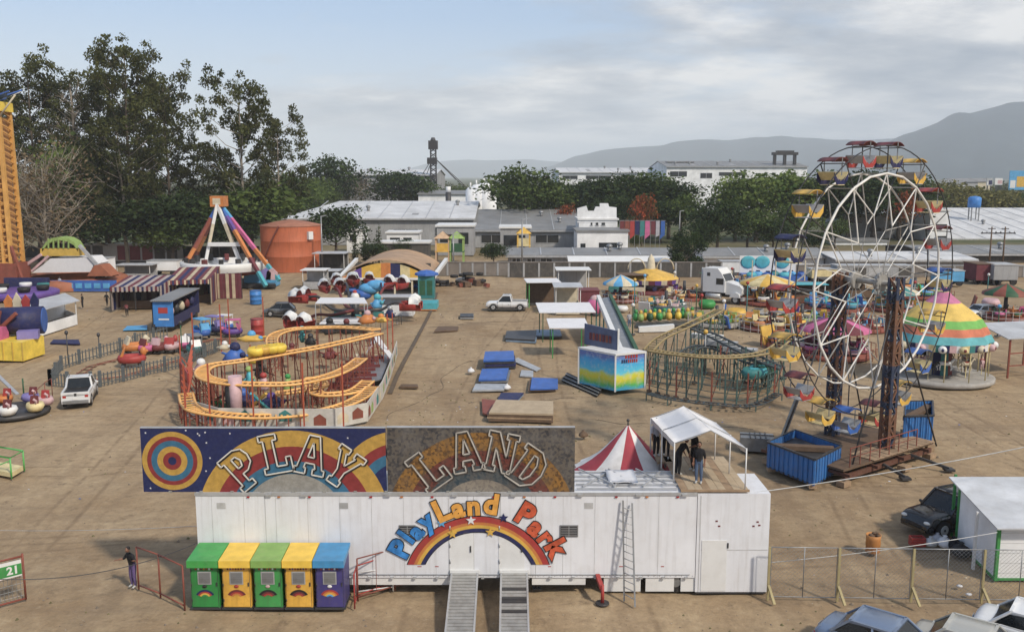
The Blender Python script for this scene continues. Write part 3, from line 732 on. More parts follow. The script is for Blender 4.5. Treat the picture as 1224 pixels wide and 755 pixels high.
barricade('small white rack of rails leaning against the trailer behind the red barricade',[W(426,712),W(470,706)],'white_paint',h=.95,n=0)
# gate with number sign
gt=T('red_gate','rusty red wire mesh gate carrying a white and green number sign','gate',W(30,716))
p0,p1=W(-40,735),W(31,716)
b=B('rust_red')
for z in (.05,1.75): b.tube([(p0.x,p0.y,z),(p1.x,p1.y,z)],.04)
for p in (p0,p1): b.tube([(p.x,p.y,0),(p.x,p.y,1.85)],.045)
b.o('frame',gt)
b=B('grey_metal')
for k in range(14):
    q=p0.lerp(p1,k/14); b.tube([(q.x,q.y,.08),(q.x,q.y,1.72)],.010,4)
for k in range(6):
    z=.2+k*.25; b.tube([(p0.x,p0.y,z),(p1.x,p1.y,z)],.009,4)
b.o('mesh',gt)
sgn=B('white_paint'); d=(p1-p0).normalized(); n_=Vector((d.y,-d.x,0))
c=WY(10,674,(p0.lerp(p1,.72)).y-.1)
M0=Vector((c.x,c.y,0))
zz1,zz0=1.70,1.08
sgn.slab([(M0-d*.9)+Vector((0,0,zz0)),(M0+d*.42)+Vector((0,0,zz0)),(M0+d*.42)+Vector((0,0,zz1)),(M0-d*.9)+Vector((0,0,zz1))],n_*.03); so_=sgn.o('sign_plate',gt)
s2=B('green'); o2=n_*.034
s2.slab([(M0-d*.9)+o2+Vector((0,0,zz0+.06)),(M0+d*.42)+o2+Vector((0,0,zz0+.06)),(M0+d*.42)+o2+Vector((0,0,zz1-.13)),(M0-d*.9)+o2+Vector((0,0,zz1-.13))],n_*.004); s2.o('green_band',so_)
s3=B('white_paint'); text_to(s3,'21',.42,M0+n_*.045+d*.12+Vector((0,0,zz0+.27)),rz=math.atan2(d.y,d.x),extr=.003,bold=.015); s3.o('number',so_)
# ramps -------------------------------------------------------------------
def ramp_(pa,pb,label):
    za_=tz(683); xa,xb=tx(pa,683),tx(pb,683); L=4.6
    ya=YT-.05; yb=YT-.05-L; t=T('loading_ramp',label,'ramp',((xa+xb)/2,yb,0),'loading ramps at the trailer')
    b=B('light_metal')
    for x in (xa,xb-.07): b.slab([(x,ya,za_-.12),(x,ya,za_+.02),(x,yb,.14),(x,yb,0)],(.07,0,0))
    b.o('side_rail',t)
    b=B('ramp_slat'); n=24
    for k in range(n):
        f0_,f1_=(k+.06)/n,(k+.84)/n
        if pa>590 and k in (5,8,9,12): b.m('dark_metal')
        else: b.m('ramp_slat')
        b.slab([(xa+.07,ya-L*f0_,za_+(.12-za_)*f0_),(xa+.07,ya-L*f1_,za_+(.12-za_)*f1_),(xa+.07,ya-L*f1_,za_+(.12-za_)*f1_-.04),(xa+.07,ya-L*f0_,za_+(.12-za_)*f0_-.04)],(xb-xa-.14,0,0))
    b.o('slats',t)
    b=B('white_paint'); b.bx(xa-.03,xb+.03,YT-.09,YT-.01,za_-.05,za_+.1); b.o('hook',t)
mat('ramp_slat',(.40,.395,.38),.55,.4,grime=.45,gcol=(.22,.18,.14),var=.2,scale=2)
ramp_(539,572,'left grey metal loading ramp of the trailer, slats clean and even'); ramp_(598,631,'right grey metal loading ramp of the trailer, with a few dark gaps between slats')
# ladder --------------------------------------------------------------------
ld=T('ladder','tall metal ladder leaning against the white trailer','ladder',W(750,722))
pl,pr=W(746,718),W(759,725); tl=Vector((tx(740,603),YT-.12,tz(603))); trr=Vector((tx(755,607),YT-.12,tz(607)))
tl=Vector((pl.x-.05,YT-.12,ZT-.25)); trr=Vector((pr.x-.05,YT-.12,ZT-.35))
for a,c in ((pl,tl),(pr,trr)):
    b=B('grey_metal'); b.bar(a,c,.06,.04); b.o('rail',ld)
for k in range(1,14):
    b=B('light_metal'); b.tube([pl.lerp(tl,k/14),pr.lerp(trr,k/14)],.018); b.o('rung',ld)
# red jack ------------------------------------------------------------------
jk=T('jack_stand','red trailer jack standing on a dark plate under the trailer edge','jack',W(720,722))
p=W(720,721); b=B('red'); top=Vector((tx(714,690),YT-.03,tz(687)))
b.bar(top,(p.x-.02,p.y,.62),.16,.16); b.o('arm',jk)
b=B('red'); b.cyl((p.x,p.y,.05),(p.x,p.y,.75),.07,.06); b.o('column',jk)
b=B('dark_metal'); b.cyl((p.x,p.y,0),(p.x,p.y,.05),.26,n=20); b.o('foot_plate',jk)
# ================================================================ VEHICLES
def lerp(a,b,t): return a+(b-a)*t
def interp(tab,x):
    for i in range(len(tab)-1):
        if tab[i][0]<=x<=tab[i+1][0]:
            t=(x-tab[i][0])/(tab[i+1][0]-tab[i][0]); return [lerp(a,b,t) for a,b in zip(tab[i][1:],tab[i+1][1:])]
    return list(tab[0][1:] if x<tab[0][0] else tab[-1][1:])
def car(name,label,cat,paint,loc,rz,kind='sedan',group=None,L=4.5,Wd=1.78):
    """front points to local +X"""
    t=T(name,label,cat,(0,0,0),group); h=L/2
    if kind=='sedan': top=[(-h,.78,.86),(-h+.12,.92,.93),(-h+.9,.97,1),(-.2,.93,1),(.9,.95,1),(h-.5,.80,.96),(h-.08,.66,.85),(h,.52,.76)]; cab=dict(rb=-h+.55,rt=-h+1.15,ft=.45,fb=1.15,z=1.42)
    elif kind=='hatch': top=[(-h,.85,.90),(-h+.1,.97,.96),(-.2,.95,1),(.9,.95,1),(h-.5,.82,.95),(h-.08,.68,.85),(h,.52,.76)]; cab=dict(rb=-h+.06,rt=-h+.6,ft=.3,fb=1.1,z=1.5)
    elif kind=='suv': top=[(-h,1.0,.93),(-h+.1,1.08,.97),(-.2,1.06,1),(.95,1.06,1),(h-.4,.98,.96),(h-.08,.86,.9),(h,.6,.82)]; cab=dict(rb=-h+.06,rt=-h+.4,ft=.35,fb=1.05,z=1.72)
    else: top=[(-h,1.02,.96),(-h+.05,1.05,.98),(-.45,1.05,1),(-.4,1.07,1),(1.05,1.06,1),(h-.35,1.0,.96),(h-.06,.9,.9),(h,.62,.82)]; cab=dict(rb=-.62,rt=-.45,ft=.45,fb=1.1,z=1.78)
    b=B(paint); b.smooth=True; rows=[]; N=30
    wx=(-h+.88,h-.9); wr=.33 if kind in('sedan','hatch') else .40
    for i in range(N+1):
        x=-h+L*i/N; zt,wf=interp(top,x); w=Wd/2*wf
        zb=.26 if kind in('sedan','hatch') else .36
        arch=0
        for c in wx:
            d=abs(x-c)
            if d<wr+.07: arch=max(arch,math.sqrt((wr+.07)**2-d*d)+wr-.0)
        zs=max(zb,arch)
        rows.append([(x,-w*.60,zb),(x,-w*.97,zs),(x,-w,max(zs+.03,lerp(zs,zt,.5))),(x,-w*.985,zt-.10),(x,-w*.90,zt-.02),(x,-w*.5,zt+.015),(x,0,zt+.03),(x,w*.5,zt+.015),(x,w*.90,zt-.02),(x,w*.985,zt-.10),(x,w,max(zs+.03,lerp(zs,zt,.5))),(x,w*.97,zs),(x,w*.60,zb)])
    b.sheet(rows); b.poly(rows[0][::-1]); b.poly(rows[-1]); 
    b.m('black'); b.bx(-h+.2,h-.2,-Wd*.34,Wd*.34,.24,.42)
    b.o('body',t)
    # cabin
    rb,rt,ft,fb,z=cab['rb'],cab['rt'],cab['ft'],cab['fb'],cab['z']
    def zb_(x): return interp(top,x)[0]-.03
    w0,w1=Wd/2*.91,Wd/2*.77
    P=[Vector((rb,-w0,zb_(rb))),Vector((rt,-w1,z)),Vector((ft,-w1,z)),Vector((fb,-w0,zb_(fb)))]
    Q=[Vector((p.x,-p.y,p.z)) for p in P]
    rf=B(paint); rf.smooth=True
    rw=[]
    for k in range(7):
        x=lerp(rt-.04,ft+.04,k/6); zz=z+.035*math.sin(PI*k/6)
        rw.append([(x,-w1-.02,zz-.05),(x,-w1+.08,zz),(x,0,zz+.035),(x,w1-.08,zz),(x,w1+.02,zz-.05)])
    rf.sheet(rw,(0,0,-.04)); rfo=rf.o('roof',t)
    if kind in('suv','pickup'):
        k=B('black'); 
        for s in(-1,1): k.bar((rt+.1,s*(w1-.06),z+.07),(ft-.1,s*(w1-.06),z+.07),.03); 
        k.os('roof_rack',t)
    for nm,q in (('rear_window',[P[0],P[1],Q[1],Q[0]]),('windscreen',[Q[3],Q[2],P[2],P[3]]),('side_window',[P[0],P[3],P[2],P[1]]),('side_window',[Q[0],Q[1],Q[2],Q[3]])):
        g=B('glass_car'); c=sum(q,Vector())/4
        n=(q[1]-q[0]).cross(q[2]-q[1]).normalized()
        if n.dot(c-Vector((0,0,.9)))<0: n=-n
        g.slab([lerp(c,v,.90) for v in q],-n*.03); g.o(nm,t)
    p=B(paint)
    for A in (P,Q):
        p.bar(A[0],A[1],.13,.06);p.bar(A[3],A[2],.11,.06)
        for f in ((.52,) if kind!='pickup' else ()):
            u=A[0].lerp(A[3],f); v=A[1].lerp(A[2],f); p.bar(u,v,.07,.04)
        p.bar(A[0],A[3],.06,.06); p.bar(A[1],A[2],.09,.06)
    for i_ in(0,3): p.bar(P[i_],Q[i_],.07,.06)
    for i_ in(1,2): p.bar(P[i_],Q[i_],.10,.06)
    p.o('pillars',t)
    for sx_ in wx:
        for s in(-1,1):
            w=B('tyre'); w.cyl((sx_,s*(Wd/2-.22),wr),(sx_,s*(Wd/2-.015),wr),wr,n=22); wo=w.o('wheel',t)
            r=B('light_metal'); r.cyl((sx_,s*(Wd/2-.03),wr),(sx_,s*(Wd/2),wr),wr*.62,wr*.55,n=14); r.m('dark_metal'); r.cyl((sx_,s*(Wd/2-.03),wr),(sx_,s*(Wd/2+.006),wr),wr*.16,n=8)
            r.o('rim',wo)
    for s in(-1,1):
        for x in ((-.95,.05,1.0) if kind!='pickup' else (-.5,.5,1.05)):
            a=B('black'); a.bx(x,x+.015,s*(Wd/2)-.012,s*(Wd/2)+.004,.38,interp(top,x)[0]-.13); a.o('door_gap',t)
        for x in ((-.75,.25) if kind!='pickup' else (-.35,)): a=B('dark_metal'); a.bx(x,x+.16,s*(Wd/2)-.01,s*(Wd/2)+.03,.74,.78); a.o('door_handle',t)
        a=B('black'); a.bx(-h+.9+wr,h-.9-wr,s*(Wd/2)-.03,s*(Wd/2)-.002,.27,.36); a.o('sill_strip',t)
    zf=interp(top,h-.08)[0]
    for s in(-1,1):
        a=B('lamp_lens'); a.ball((h-.10,s*Wd*.345,zf-.1),(.12,.17,.075)); a.o('headlight',t)
        a=B('tail_red'); a.box((-h+.03,s*Wd*.37,zb_(-h)-.12),(.08,.22,.16)); a.o('tail_light',t)
        a=B(paint); a.ball((fb-.12,s*(Wd/2+.06),zb_(fb)+.08),(.06,.10,.07)); a.o('mirror',t)
    a=B('black'); a.box((h-.01,0,.52),(.05,Wd*.48,.16)); a.o('grille',t)
    a=B(paint if kind!='pickup' else 'grey_metal'); a.box((-h-.03,0,.5),(.12,Wd*.86,.2)); a.box((h-.02,0,.40),(.12,Wd*.76,.12)); a.os('bumper',t)
    a=B('white_paint'); a.box((-h-.10,0,.72 if kind=='pickup' else .62),(.01,.34,.15)); a.o('number_plate',t)
    if kind=='pickup':
        a=B('black'); a.bx(-h+.10,-.66,-Wd*.40,Wd*.40,.95,1.085); a.o('bed_lining',t)
        a=B(paint); a.bx(-h,-.55,-Wd*.48,-Wd*.41,.9,1.17); a.bx(-h,-.55,Wd*.41,Wd*.48,.9,1.17); a.bx(-h,-h+.07,-Wd*.41,Wd*.41,.9,1.17); a.o('bed_side',t)
        a=B('dark_metal'); a.box((-h-.006,0,.99),(.02,.16,.2)); a.o('tailgate_handle',t)
    t.location=Vector(loc); t.rotation_euler=(0,0,rz); return t
pk=car('pickup_truck','white pickup truck seen from behind, parked beside the kiddie train track fence','pickup','car_white',W(97,478),R(108),'pickup',L=5.2,Wd=1.9)
# row of small lights on its cab roof
b=B('lamp_lens'); 
for k in range(4): b.box((.3,-.45+k*.3,1.86),(.1,.13,.1))
b.o('roof_light',pk); 
car('parked_car','blue sedan at the bottom edge, leftmost of the cars outside the fence','car','car_blue',W(1056,790),R(-40),'sedan',L=4.2)
car('parked_car','beige sedan at the bottom edge, parked between the blue sedan and the cut-off white car','car','car_beige',W(1166,800),R(-38),'sedan',L=4.1)
car('parked_car','white car cut off by the bottom right corner','car','car_white',W(1252,780),R(-38),'sedan')
car('parked_car','black SUV with silver headlights parked half under the lean-to roof of the white booth','SUV','car_black',W(1137,630),R(203),'suv',L=4.7,Wd=1.85)
car('pickup_truck','white double cab pickup standing alone in the middle of the dirt lane','pickup','car_white',W(606,370),R(176),'pickup',L=5.0,Wd=1.85)
car('parked_car','silver grey hatchback parked far back beside the white roofed stalls','car','light_metal',W(668,349),R(100),'hatch')
# small dismantled car body lying near the blue drum
car('parked_car','small low grey car behind the large red drum, left of the arm ride','car','car_grey',W(334,377),R(185),'hatch',L=3.6)
car('parked_car','white car far back on the right, beyond the striped carousel tent','car','car_white',W(1172,379),R(200),'sedan')
# white tractor unit
def truck():
    t=T('tractor_unit','white truck tractor with a tall sleeper cab, parked behind the small rides','truck',(0,0,0))
    b=B('car_white'); b.smooth=False
    b.slab([(-2.4,-1.2,1.2),(.3,-1.2,1.2),(.3,-1.2,2.6),(-.15,-1.2,3.4),(-.6,-1.2,3.9),(-2.4,-1.2,3.9)],(0,2.4,0)); b.o('cab',t)
    b=B('car_white'); b.slab([(.3,-.95,1.0),(2.2,-.95,1.0),(2.3,-.95,1.75),(2.0,-.95,2.05),(.3,-.95,2.45)],(0,1.9,0)); b.o('bonnet',t)
    for s in(-1,1):
        b=B('car_white'); b.lathe((0,0,0),[],3) if 0 else b.slab([(.9,s*1.22,.75),(2.2,s*1.22,.75),(2.0,s*1.22,1.2),(1.6,s*1.22,1.35),(1.1,s*1.22,1.15)],(0,-s*.3,0)); b.o('mudguard',t)
        b=B('lamp_lens'); b.box((2.28,s*.75,1.25),(.1,.3,.2)); b.o('headlight',t)
        b=B('light_metal'); b.cyl((-2.6,s*.95,1.0),(-2.6,s*.95,3.9),.09); b.o('exhaust',t)
        b=B('light_metal'); b.cyl((-2,s*1.05,.75),(-.2,s*1.05,.75),.32); b.o('fuel_tank',t)
        b=B('glass_dark'); b.bx(-.75,.15,s*1.2-.01,s*1.2+.01,2.1,2.8); b.o('side_window',t)
        b=B('dark_metal'); b.bx(-1.9,-1.5,s*1.2-.01,s*1.2+.01,3.0,3.4); b.o('sleeper_window',t)
    b=B('glass_dark'); b.slab([(.32,-1.05,2.5),(.32,1.05,2.5),(-.1,1.05,3.25),(-.1,-1.05,3.25)],(.03,0,.02)); b.o('windscreen',t)
    b=B('light_metal'); b.bx(2.28,2.34,-.5,.5,1.05,1.8); b.o('grille',t)
    b=B('light_metal'); b.bx(2.25,2.5,-1.15,1.15,.4,.8); b.o('bumper',t)
    b=B('dark_metal'); b.bx(-5.2,1.8,-.45,.45,.7,1.0); b.o('chassis',t)
    for x in(1.6,-3.3,-4.6):
        for s in(-1,1):
            w=B('tyre'); w.cyl((x,s*.75,.5),(x,s*1.15,.5),.5,n=20); w=w.o('wheel',t); r=B('light_metal'); r.cyl((x,s*1.1,.5),(x,s*1.17,.5),.28); r.o('rim',w)
    return t
tk=truck(); tk.location=W(868,361); tk.rotation_euler=(0,0,R(-38)); tk.scale=(1.12,)*3
# ================================================================ PEOPLE
def person(label,loc,rz,pose='stand',shirt='cloth_black',legs='denim',hgt=1.68,hairm='hair',shoe='shoe'):
    """local frame: faces +Y. skeleton grown with a skin modifier"""
    k=hgt/1.75
    P={'pelvis':(0,0,.95),'waist':(0,0,1.08),'chest':(0,0,1.30),'neck':(0,.0,1.49),'nk2':(0,.015,1.56),
       'sl':(-.17,0,1.42),'sr':(.17,0,1.42),'el':(-.23,-.03,1.14),'er':(.23,-.03,1.14),'wl':(-.23,.06,.90),'wr':(.23,.06,.90),
       'hl':(-.09,0,.92),'hr':(.09,0,.92),'kl':(-.10,.03,.50),'kr':(.10,.03,.50),'al':(-.10,-.02,.09),'ar':(.10,-.02,.09),'tl':(-.11,.16,.03),'tr':(.11,.16,.03)}
    if pose=='lean':   # arms out, resting on the rail
        P.update(el=(-.34,.12,1.22),wl=(-.5,.30,1.34),er=(.30,.14,1.2),wr=(.42,.34,1.2),chest=(0,.06,1.28),neck=(0,.12,1.46),nk2=(0,.15,1.53),sl=(-.17,.1,1.40),sr=(.17,.1,1.40))
    if pose=='reach': P.update(er=(.26,.16,1.36),wr=(.22,.38,1.50),el=(-.26,.08,1.2),wl=(-.18,.28,1.15))
    if pose=='bend': P.update(waist=(0,.05,1.06),chest=(0,.22,1.22),neck=(0,.38,1.33),nk2=(0,.44,1.36),sl=(-.17,.32,1.27),sr=(.17,.32,1.27),el=(-.2,.42,1.02),er=(.2,.42,1.02),wl=(-.15,.52,.82),wr=(.15,.52,.82))
    if pose=='walk': P.update(kl=(-.1,.2,.52),al=(-.1,.24,.10),tl=(-.1,.42,.05),kr=(.1,-.04,.5),ar=(.1,-.3,.12),tr=(.1,-.15,.03),el=(-.24,-.14,1.16),wl=(-.22,-.16,.92),er=(.24,.08,1.15),wr=(.22,.26,.98))
    E=[('pelvis','waist'),('waist','chest'),('chest','neck'),('neck','nk2'),('chest','sl'),('chest','sr'),('sl','el'),('sr','er'),('el','wl'),('er','wr'),('pelvis','hl'),('pelvis','hr'),('hl','kl'),('hr','kr'),('kl','al'),('kr','ar'),('al','tl'),('ar','tr')]
    RD={'pelvis':.150,'waist':.142,'chest':.172,'neck':.062,'nk2':.055,'sl':.080,'sr':.080,'el':.056,'er':.056,'wl':.033,'wr':.033,'hl':.108,'hr':.108,'kl':.076,'kr':.076,'al':.052,'ar':.052,'tl':.04,'tr':.04}
    nm=list(P); me=bpy.data.meshes.new('person'); me.from_pydata([tuple(Vector(P[n])*k) for n in nm],[(nm.index(a),nm.index(b)) for a,b in E],[])
    ob=bpy.data.objects.new('person',me); COL.objects.link(ob)
    sk=ob.modifiers.new('s','SKIN'); sk.use_smooth_shade=True; ss_=ob.modifiers.new('u','SUBSURF'); ss_.levels=1
    for i,n in enumerate(nm): r=RD[n]*k; me.skin_vertices[0].data[i].radius=(r,r*(.72 if n in('chest','waist','pelvis') else 1)); me.skin_vertices[0].data[i].use_root=(n=='pelvis')
    bpy.context.view_layer.update()
    ev=bpy.data.meshes.new_from_object(ob.evaluated_get(bpy.context.evaluated_depsgraph_get()))
    bpy.data.objects.remove(ob)
    b=B(shirt)
    def seg(p,a,c):
        a=Vector(P[a])*k;c=Vector(P[c])*k;d=c-a;t=max(0,min(1,(p-a).dot(d)/d.length_squared)); return (p-a-d*t).length
    vs=[v.co.copy() for v in ev.vertices]; off=0; b.v=vs
    for pl in ev.polygons:
        c=pl.center; best=min(E,key=lambda e:seg(c,*e)/max(RD[e[0]],.05))
        if best in(('el','wl'),('er','wr'),('neck','nk2')): b.m('skin')
        elif best in(('al','tl'),('ar','tr')): b.m(shoe)
        elif best[0] in('pelvis','hl','hr','kl','kr') and best!=('pelvis','waist'): b.m(legs)
        else: b.m(shirt)
        b.f.append(list(pl.vertices)); b.i.append(b.c); b.sm.append(True)
    # head, face, hands
    hd=Vector(P['nk2'])*k+Vector((0,.03,.13))*k
    b.m('skin'); b.ball(hd,(.078*k,.098*k,.118*k),14,10); b.ball(hd+Vector((0,.10,-.01))*k,(.014,.022,.025),6,4)
    for s in(-1,1): b.ball(hd+Vector((s*.08,-.005,-.005))*k,(.012,.022,.03),6,4)
    b.m('white_cloth'); 
    for s in(-1,1): b.ball(hd+Vector((s*.032,.084,.015))*k,(.014,.008,.008),6,4)
    b.m('black')
    for s in(-1,1): b.ball(hd+Vector((s*.032,.091,.015))*k,(.006,.004,.006),5,4)
    b.m('dark_red'); b.ball(hd+Vector((0,.087,-.055))*k,(.024,.01,.006),6,4)
    b.m('skin')
    for e,w,s in(('el','wl',-1),('er','wr',1)):
        w_=Vector(P[w])*k; d=(w_-Vector(P[e])*k).normalized(); sd_=d.cross(Vector((0,0,1)))
        sd_=sd_.normalized() if sd_.length>.1 else Vector((0,1,0)); nn_=sd_.cross(d).normalized()
        b.bar(w_-d*.01,w_+d*.085,.075,.028,up=nn_)
        for f,(o_,ln) in enumerate(((-.03,.062),(-.01,.075),(.01,.07),(.03,.055))):
            a=w_+d*.08+sd_*o_; m1=a+d*ln*.55-nn_*.006; m2=a+d*ln-nn_*.026; b.tube([a,m1,m2],.009,5,r2=.006)
        a=w_+d*.025+sd_*.036; b.tube([a,a+d*.03+sd_*.022,a+d*.06+sd_*.024-nn_*.012],.011,5,r2=.007)
    o=b.o('person',None,base=(0,0,0)); tag(o,label,'person')
    h_=B(hairm); h_.ball(hd+Vector((0,-.018,.022))*k,(.086*k,.098*k,.112*k),14,9,zmin=-.25); h_.o('hair',o)
    o.location=Vector(loc); o.rotation_euler=(0,0,rz); return o
person('person in dark clothes leaning on the rusty barricade left of the kiosks',W(160,701)+Vector((0,0,.0)),R(150),'lean','cloth_black','cloth_purple',1.7)
ZDk=ZD+.005
def onD(px,py): return W(px,py,ZDk)
person('person in a black top and jeans standing at the front of the wooden deck',onD(835,577),R(160),'stand','cloth_black','denim',1.62)
person('person in dark clothes standing behind the one in jeans under the canopy, arm raised',onD(829,562),R(120),'reach','cloth_black','cloth_black',1.66)
person('person in black bending forward near the left poles of the canopy',onD(810,567),R(-60),'bend','cloth_black','cloth_black',1.6)
# the two standing behind the tent, on the ground level walkway
wk=W(790,545,ZD); 
pl=T('walkway','narrow wooden walkway joining the deck, behind the pointed tent','walkway',(wk.x,wk.y,ZD))
b=B('wood'); b.bx(XY(780,YT+5,ZD),XY(812,YT+4,ZD),YT+3.6,YT+5.4,ZD-.1,ZD); b.o('planks',pl)
for xx in (XY(782,YT+5,ZD),XY(800,YT+4,ZD)):
    for yy in (YT+3.7,YT+5.2): b=B('grey_metal'); b.bx(xx,xx+.08,yy,yy+.08,0,ZD-.1); b.o('post',pl)
person('person in a pale shirt at the left edge of the canopy, beside the pointed tent',(XY(784,YT+4.4,ZD),YT+4.4,ZD),R(200),'stand','cloth_pale','cloth_black',1.62)
person('person in a black shirt beside the one in a pale shirt at the canopy edge',(XY(796,YT+4.2,ZD),YT+4.2,ZD),R(170),'walk','cloth_black','cloth_black',1.6)
person('small distant person standing right of the white booth with the pale metal roof',W(99,368),R(90),'stand','cloth_black','cloth_black',1.7)
person('small distant person walking beside the tractor unit in a blue shirt',W(866,379),R(200),'walk','blue','denim',1.75)
person('small distant person crouching forward on the dirt near the dark blue trailer',W(152,378),R(30),'bend','dark_red','cloth_black',1.65)
person('small distant person standing by the open front of the left maroon tent',W(128,366),R(0),'walk','cloth_black','cloth_black',1.7)
person('small distant person in front of the drop tower base, wearing white',W(72,345),R(0),'stand','cloth_pale','cloth_black',1.7)
# ================================================================ FERRIS WHEEL
YW=W(1030,546).y
AX=WY(1037,336,YW); th=R(36); n_=Vector((math.sin(th),-math.cos(th),0)); w_=Vector((math.cos(th),math.sin(th),0))
RI=5.95; RO=7.45; HW=.78
fw=T('ferris_wheel','tall double rimmed ferris wheel with white rims on two lattice towers','ferris wheel',(AX.x,AX.y,0))
def fp(r,a,s): return AX+n_*(s*HW)+w_*(math.cos(a)*r)+Vector((0,0,math.sin(a)*r))
mat('rim_white',(.66,.65,.62),.5,grime=.25,gcol=(.35,.27,.2)); mat('spoke_grey',(.36,.35,.33),.5,.2,grime=.3)
NS=12
for s in(-1,1):
    b=B('rim_white'); b.tube([fp(RI,2*PI*i/24,s) for i in range(24)],.072 if s>0 else .055,6,closed=True); b.o('inner_rim',fw)
    b=B('dark_metal'); b.tube([fp(RO,2*PI*i/64,s) for i in range(64)],.035,5,closed=True); b.o('outer_rim',fw)
    for i in range(NS):
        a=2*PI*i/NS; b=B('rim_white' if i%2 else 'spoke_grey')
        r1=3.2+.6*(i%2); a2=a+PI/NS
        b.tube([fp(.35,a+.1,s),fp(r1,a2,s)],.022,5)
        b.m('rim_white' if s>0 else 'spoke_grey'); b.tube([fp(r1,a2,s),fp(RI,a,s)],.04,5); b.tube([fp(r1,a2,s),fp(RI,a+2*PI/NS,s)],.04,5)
        b.o('spoke',fw)
for i in range(NS):
    a=2*PI*i/NS; b=B('spoke_grey')
    b.tube([fp(RI,a,-1),fp(RI,a,1)],.03,5); b.o('cross_tie',fw)
    b=B('dark_metal')
    for s in(-1,1): b.tube([fp(RI,a,s),fp(RO,a,s)],.035,5)
    b.os('outer_arm',fw)
b=B('spoke_grey'); b.cyl(AX-n_*1.7,AX+n_*1.7,.16); b.cyl(AX-n_*.95,AX-n_*.65,.5,n=18); b.cyl(AX+n_*.65,AX+n_*.95,.5,n=18)
for k in range(16): b.box(AX+n_*.98+w_*math.cos(k*PI/8)*.6+Vector((0,0,math.sin(k*PI/8)*.6)),(.12,.12,.12))
b.o('axle',fw)
# gondolas hang on the outer rims
def gondola(a,cm,sm_,fm,i):
    c=AX+w_*(math.cos(a)*RO)+Vector((0,0,math.sin(a)*RO)); 
    b=B('dark_metal'); b.tube([c-n_*HW,c+n_*HW],.03); g=b.o('gondola',fw)
    wd=.54
    b=B(cm); b.smooth=True
    rows=[]
    for j in range(7):
        u=-.64+1.28*j/6; z=.34-.20*(abs(u)/.64)**2.2
        rows.append([c+w_*u+n_*v+Vector((0,0,z)) for v in (-wd,0,wd)])
    b.sheet(rows,(0,0,-.04)); b.o('canopy',g)
    b=B('grey_metal')
    for v in(-wd,wd):
        b.bar(c+n_*v+Vector((0,0,.30)),c+n_*v+Vector((0,0,-.62)),.045)
    b.os('hanger',g)
    b=B(sm_)      # body: angled side panels meeting in a V
    for v in(-wd,wd-.03):
        pts=[c+n_*v+w_*(x*.84)+Vector((0,0,z*.9)) for x,z in ((-.72,-.52),(-.30,-.86),(0,-1.02),(.30,-.86),(.72,-.52),(.70,-.92),(.38,-1.22),(-.38,-1.22),(-.70,-.92))]
        b.slab(pts,n_*.03)
    b.os('side_panel',g)
    b=B(fm)
    for s in(-1,1): b.slab([c-n_*wd+w_*(s*.25)+Vector((0,0,-.82)),c-n_*wd+w_*(s*.60)+Vector((0,0,-.42)),c+n_*wd+w_*(s*.60)+Vector((0,0,-.42)),c+n_*wd+w_*(s*.25)+Vector((0,0,-.82))],Vector((0,0,-.04)))
    b.slab([c-n_*wd-w_*.30+Vector((0,0,-1.08)),c-n_*wd+w_*.30+Vector((0,0,-1.08)),c+n_*wd+w_*.30+Vector((0,0,-1.08)),c+n_*wd-w_*.30+Vector((0,0,-1.08))],(0,0,-.04))
    b.o('seat',g)
# angles: 90 = top; + = towards the far right side is a<90
gc=['dark_red','maroon','yellow','red','dark_red','blue','yellow','blue','yellow','dark_red','blue','yellow','dark_red','yellow','red','navy','yellow','dark_red']
sc2=['red','navy','yellow','red','red','navy','yellow','blue','yellow','red','blue','yellow','red','yellow','red','navy','yellow','navy']
NG=18
for i in range(NG):
    a=PI/2+PI/NG-2*PI*i/NG+.0; k=(i-0)%NG
    gondola(a,gc[k],sc2[k],'light_metal' if k%2==0 else 'pale_yellow',k)
# towers: lattice legs, one in front of the wheel and one behind
for s,off in((1,1.75),(-1,1.75)):
    top=AX+n_*(s*off); t=B('tower_rust' if False else 'dark_metal')
    w2=.26
    b1=B('rust_red'); b2=B('tower_navy' if False else 'navy')
    mat('old_orange',(.20,.09,.045),.7,grime=.6,gcol=(.05,.05,.08),scale=2); mat('old_blue',(.03,.05,.10),.6,grime=.5,gcol=(.15,.08,.05),scale=2)
    b=B('old_orange')
    zt2=top.z+.35
    for cx_ in(-1,1):
        for cy_ in(-1,1):
            q=top+w_*(cx_*w2)+n_*(cy_*w2)
            for k in range(8):
                z0,z1=.9+(zt2-.9)*k/8,.9+(zt2-.9)*(k+1)/8
                b.m('old_blue' if (k in(3,7,2) if s>0 else k%2==0) else 'old_orange'); b.bar((q.x,q.y,z0),(q.x,q.y,z1),.14)
    for k in range(14):
        z0,z1=.9+(zt2-.9)*k/14,.9+(zt2-.9)*(k+1)/14
        b.m('old_orange' if k%3 else 'old_blue')
        for a_,c_ in(((-1,-1),(1,-1)),((1,-1),(1,1)),((1,1),(-1,1)),((-1,1),(-1,-1))):
            p=top+w_*(a_[0]*w2)+n_*(a_[1]*w2); q=top+w_*(c_[0]*w2)+n_*(c_[1]*w2)
            b.bar((p.x,p.y,z0),(q.x,q.y,z1),.10) if k%2 else b.bar((q.x,q.y,z0),(p.x,p.y,z1),.10)
            b.bar((p.x,p.y,z0),(q.x,q.y,z0),.06)
    b.o('tower',fw)
    for d_ in(-1,1):   # sloping stays
        b=B('dark_metal'); b.tube([(top.x,top.y,top.z-.8),tuple(Vector((top.x,top.y,.5))+w_*(d_*4.2)+n_*(s*.6))],.05,6); b.o('stay',fw)
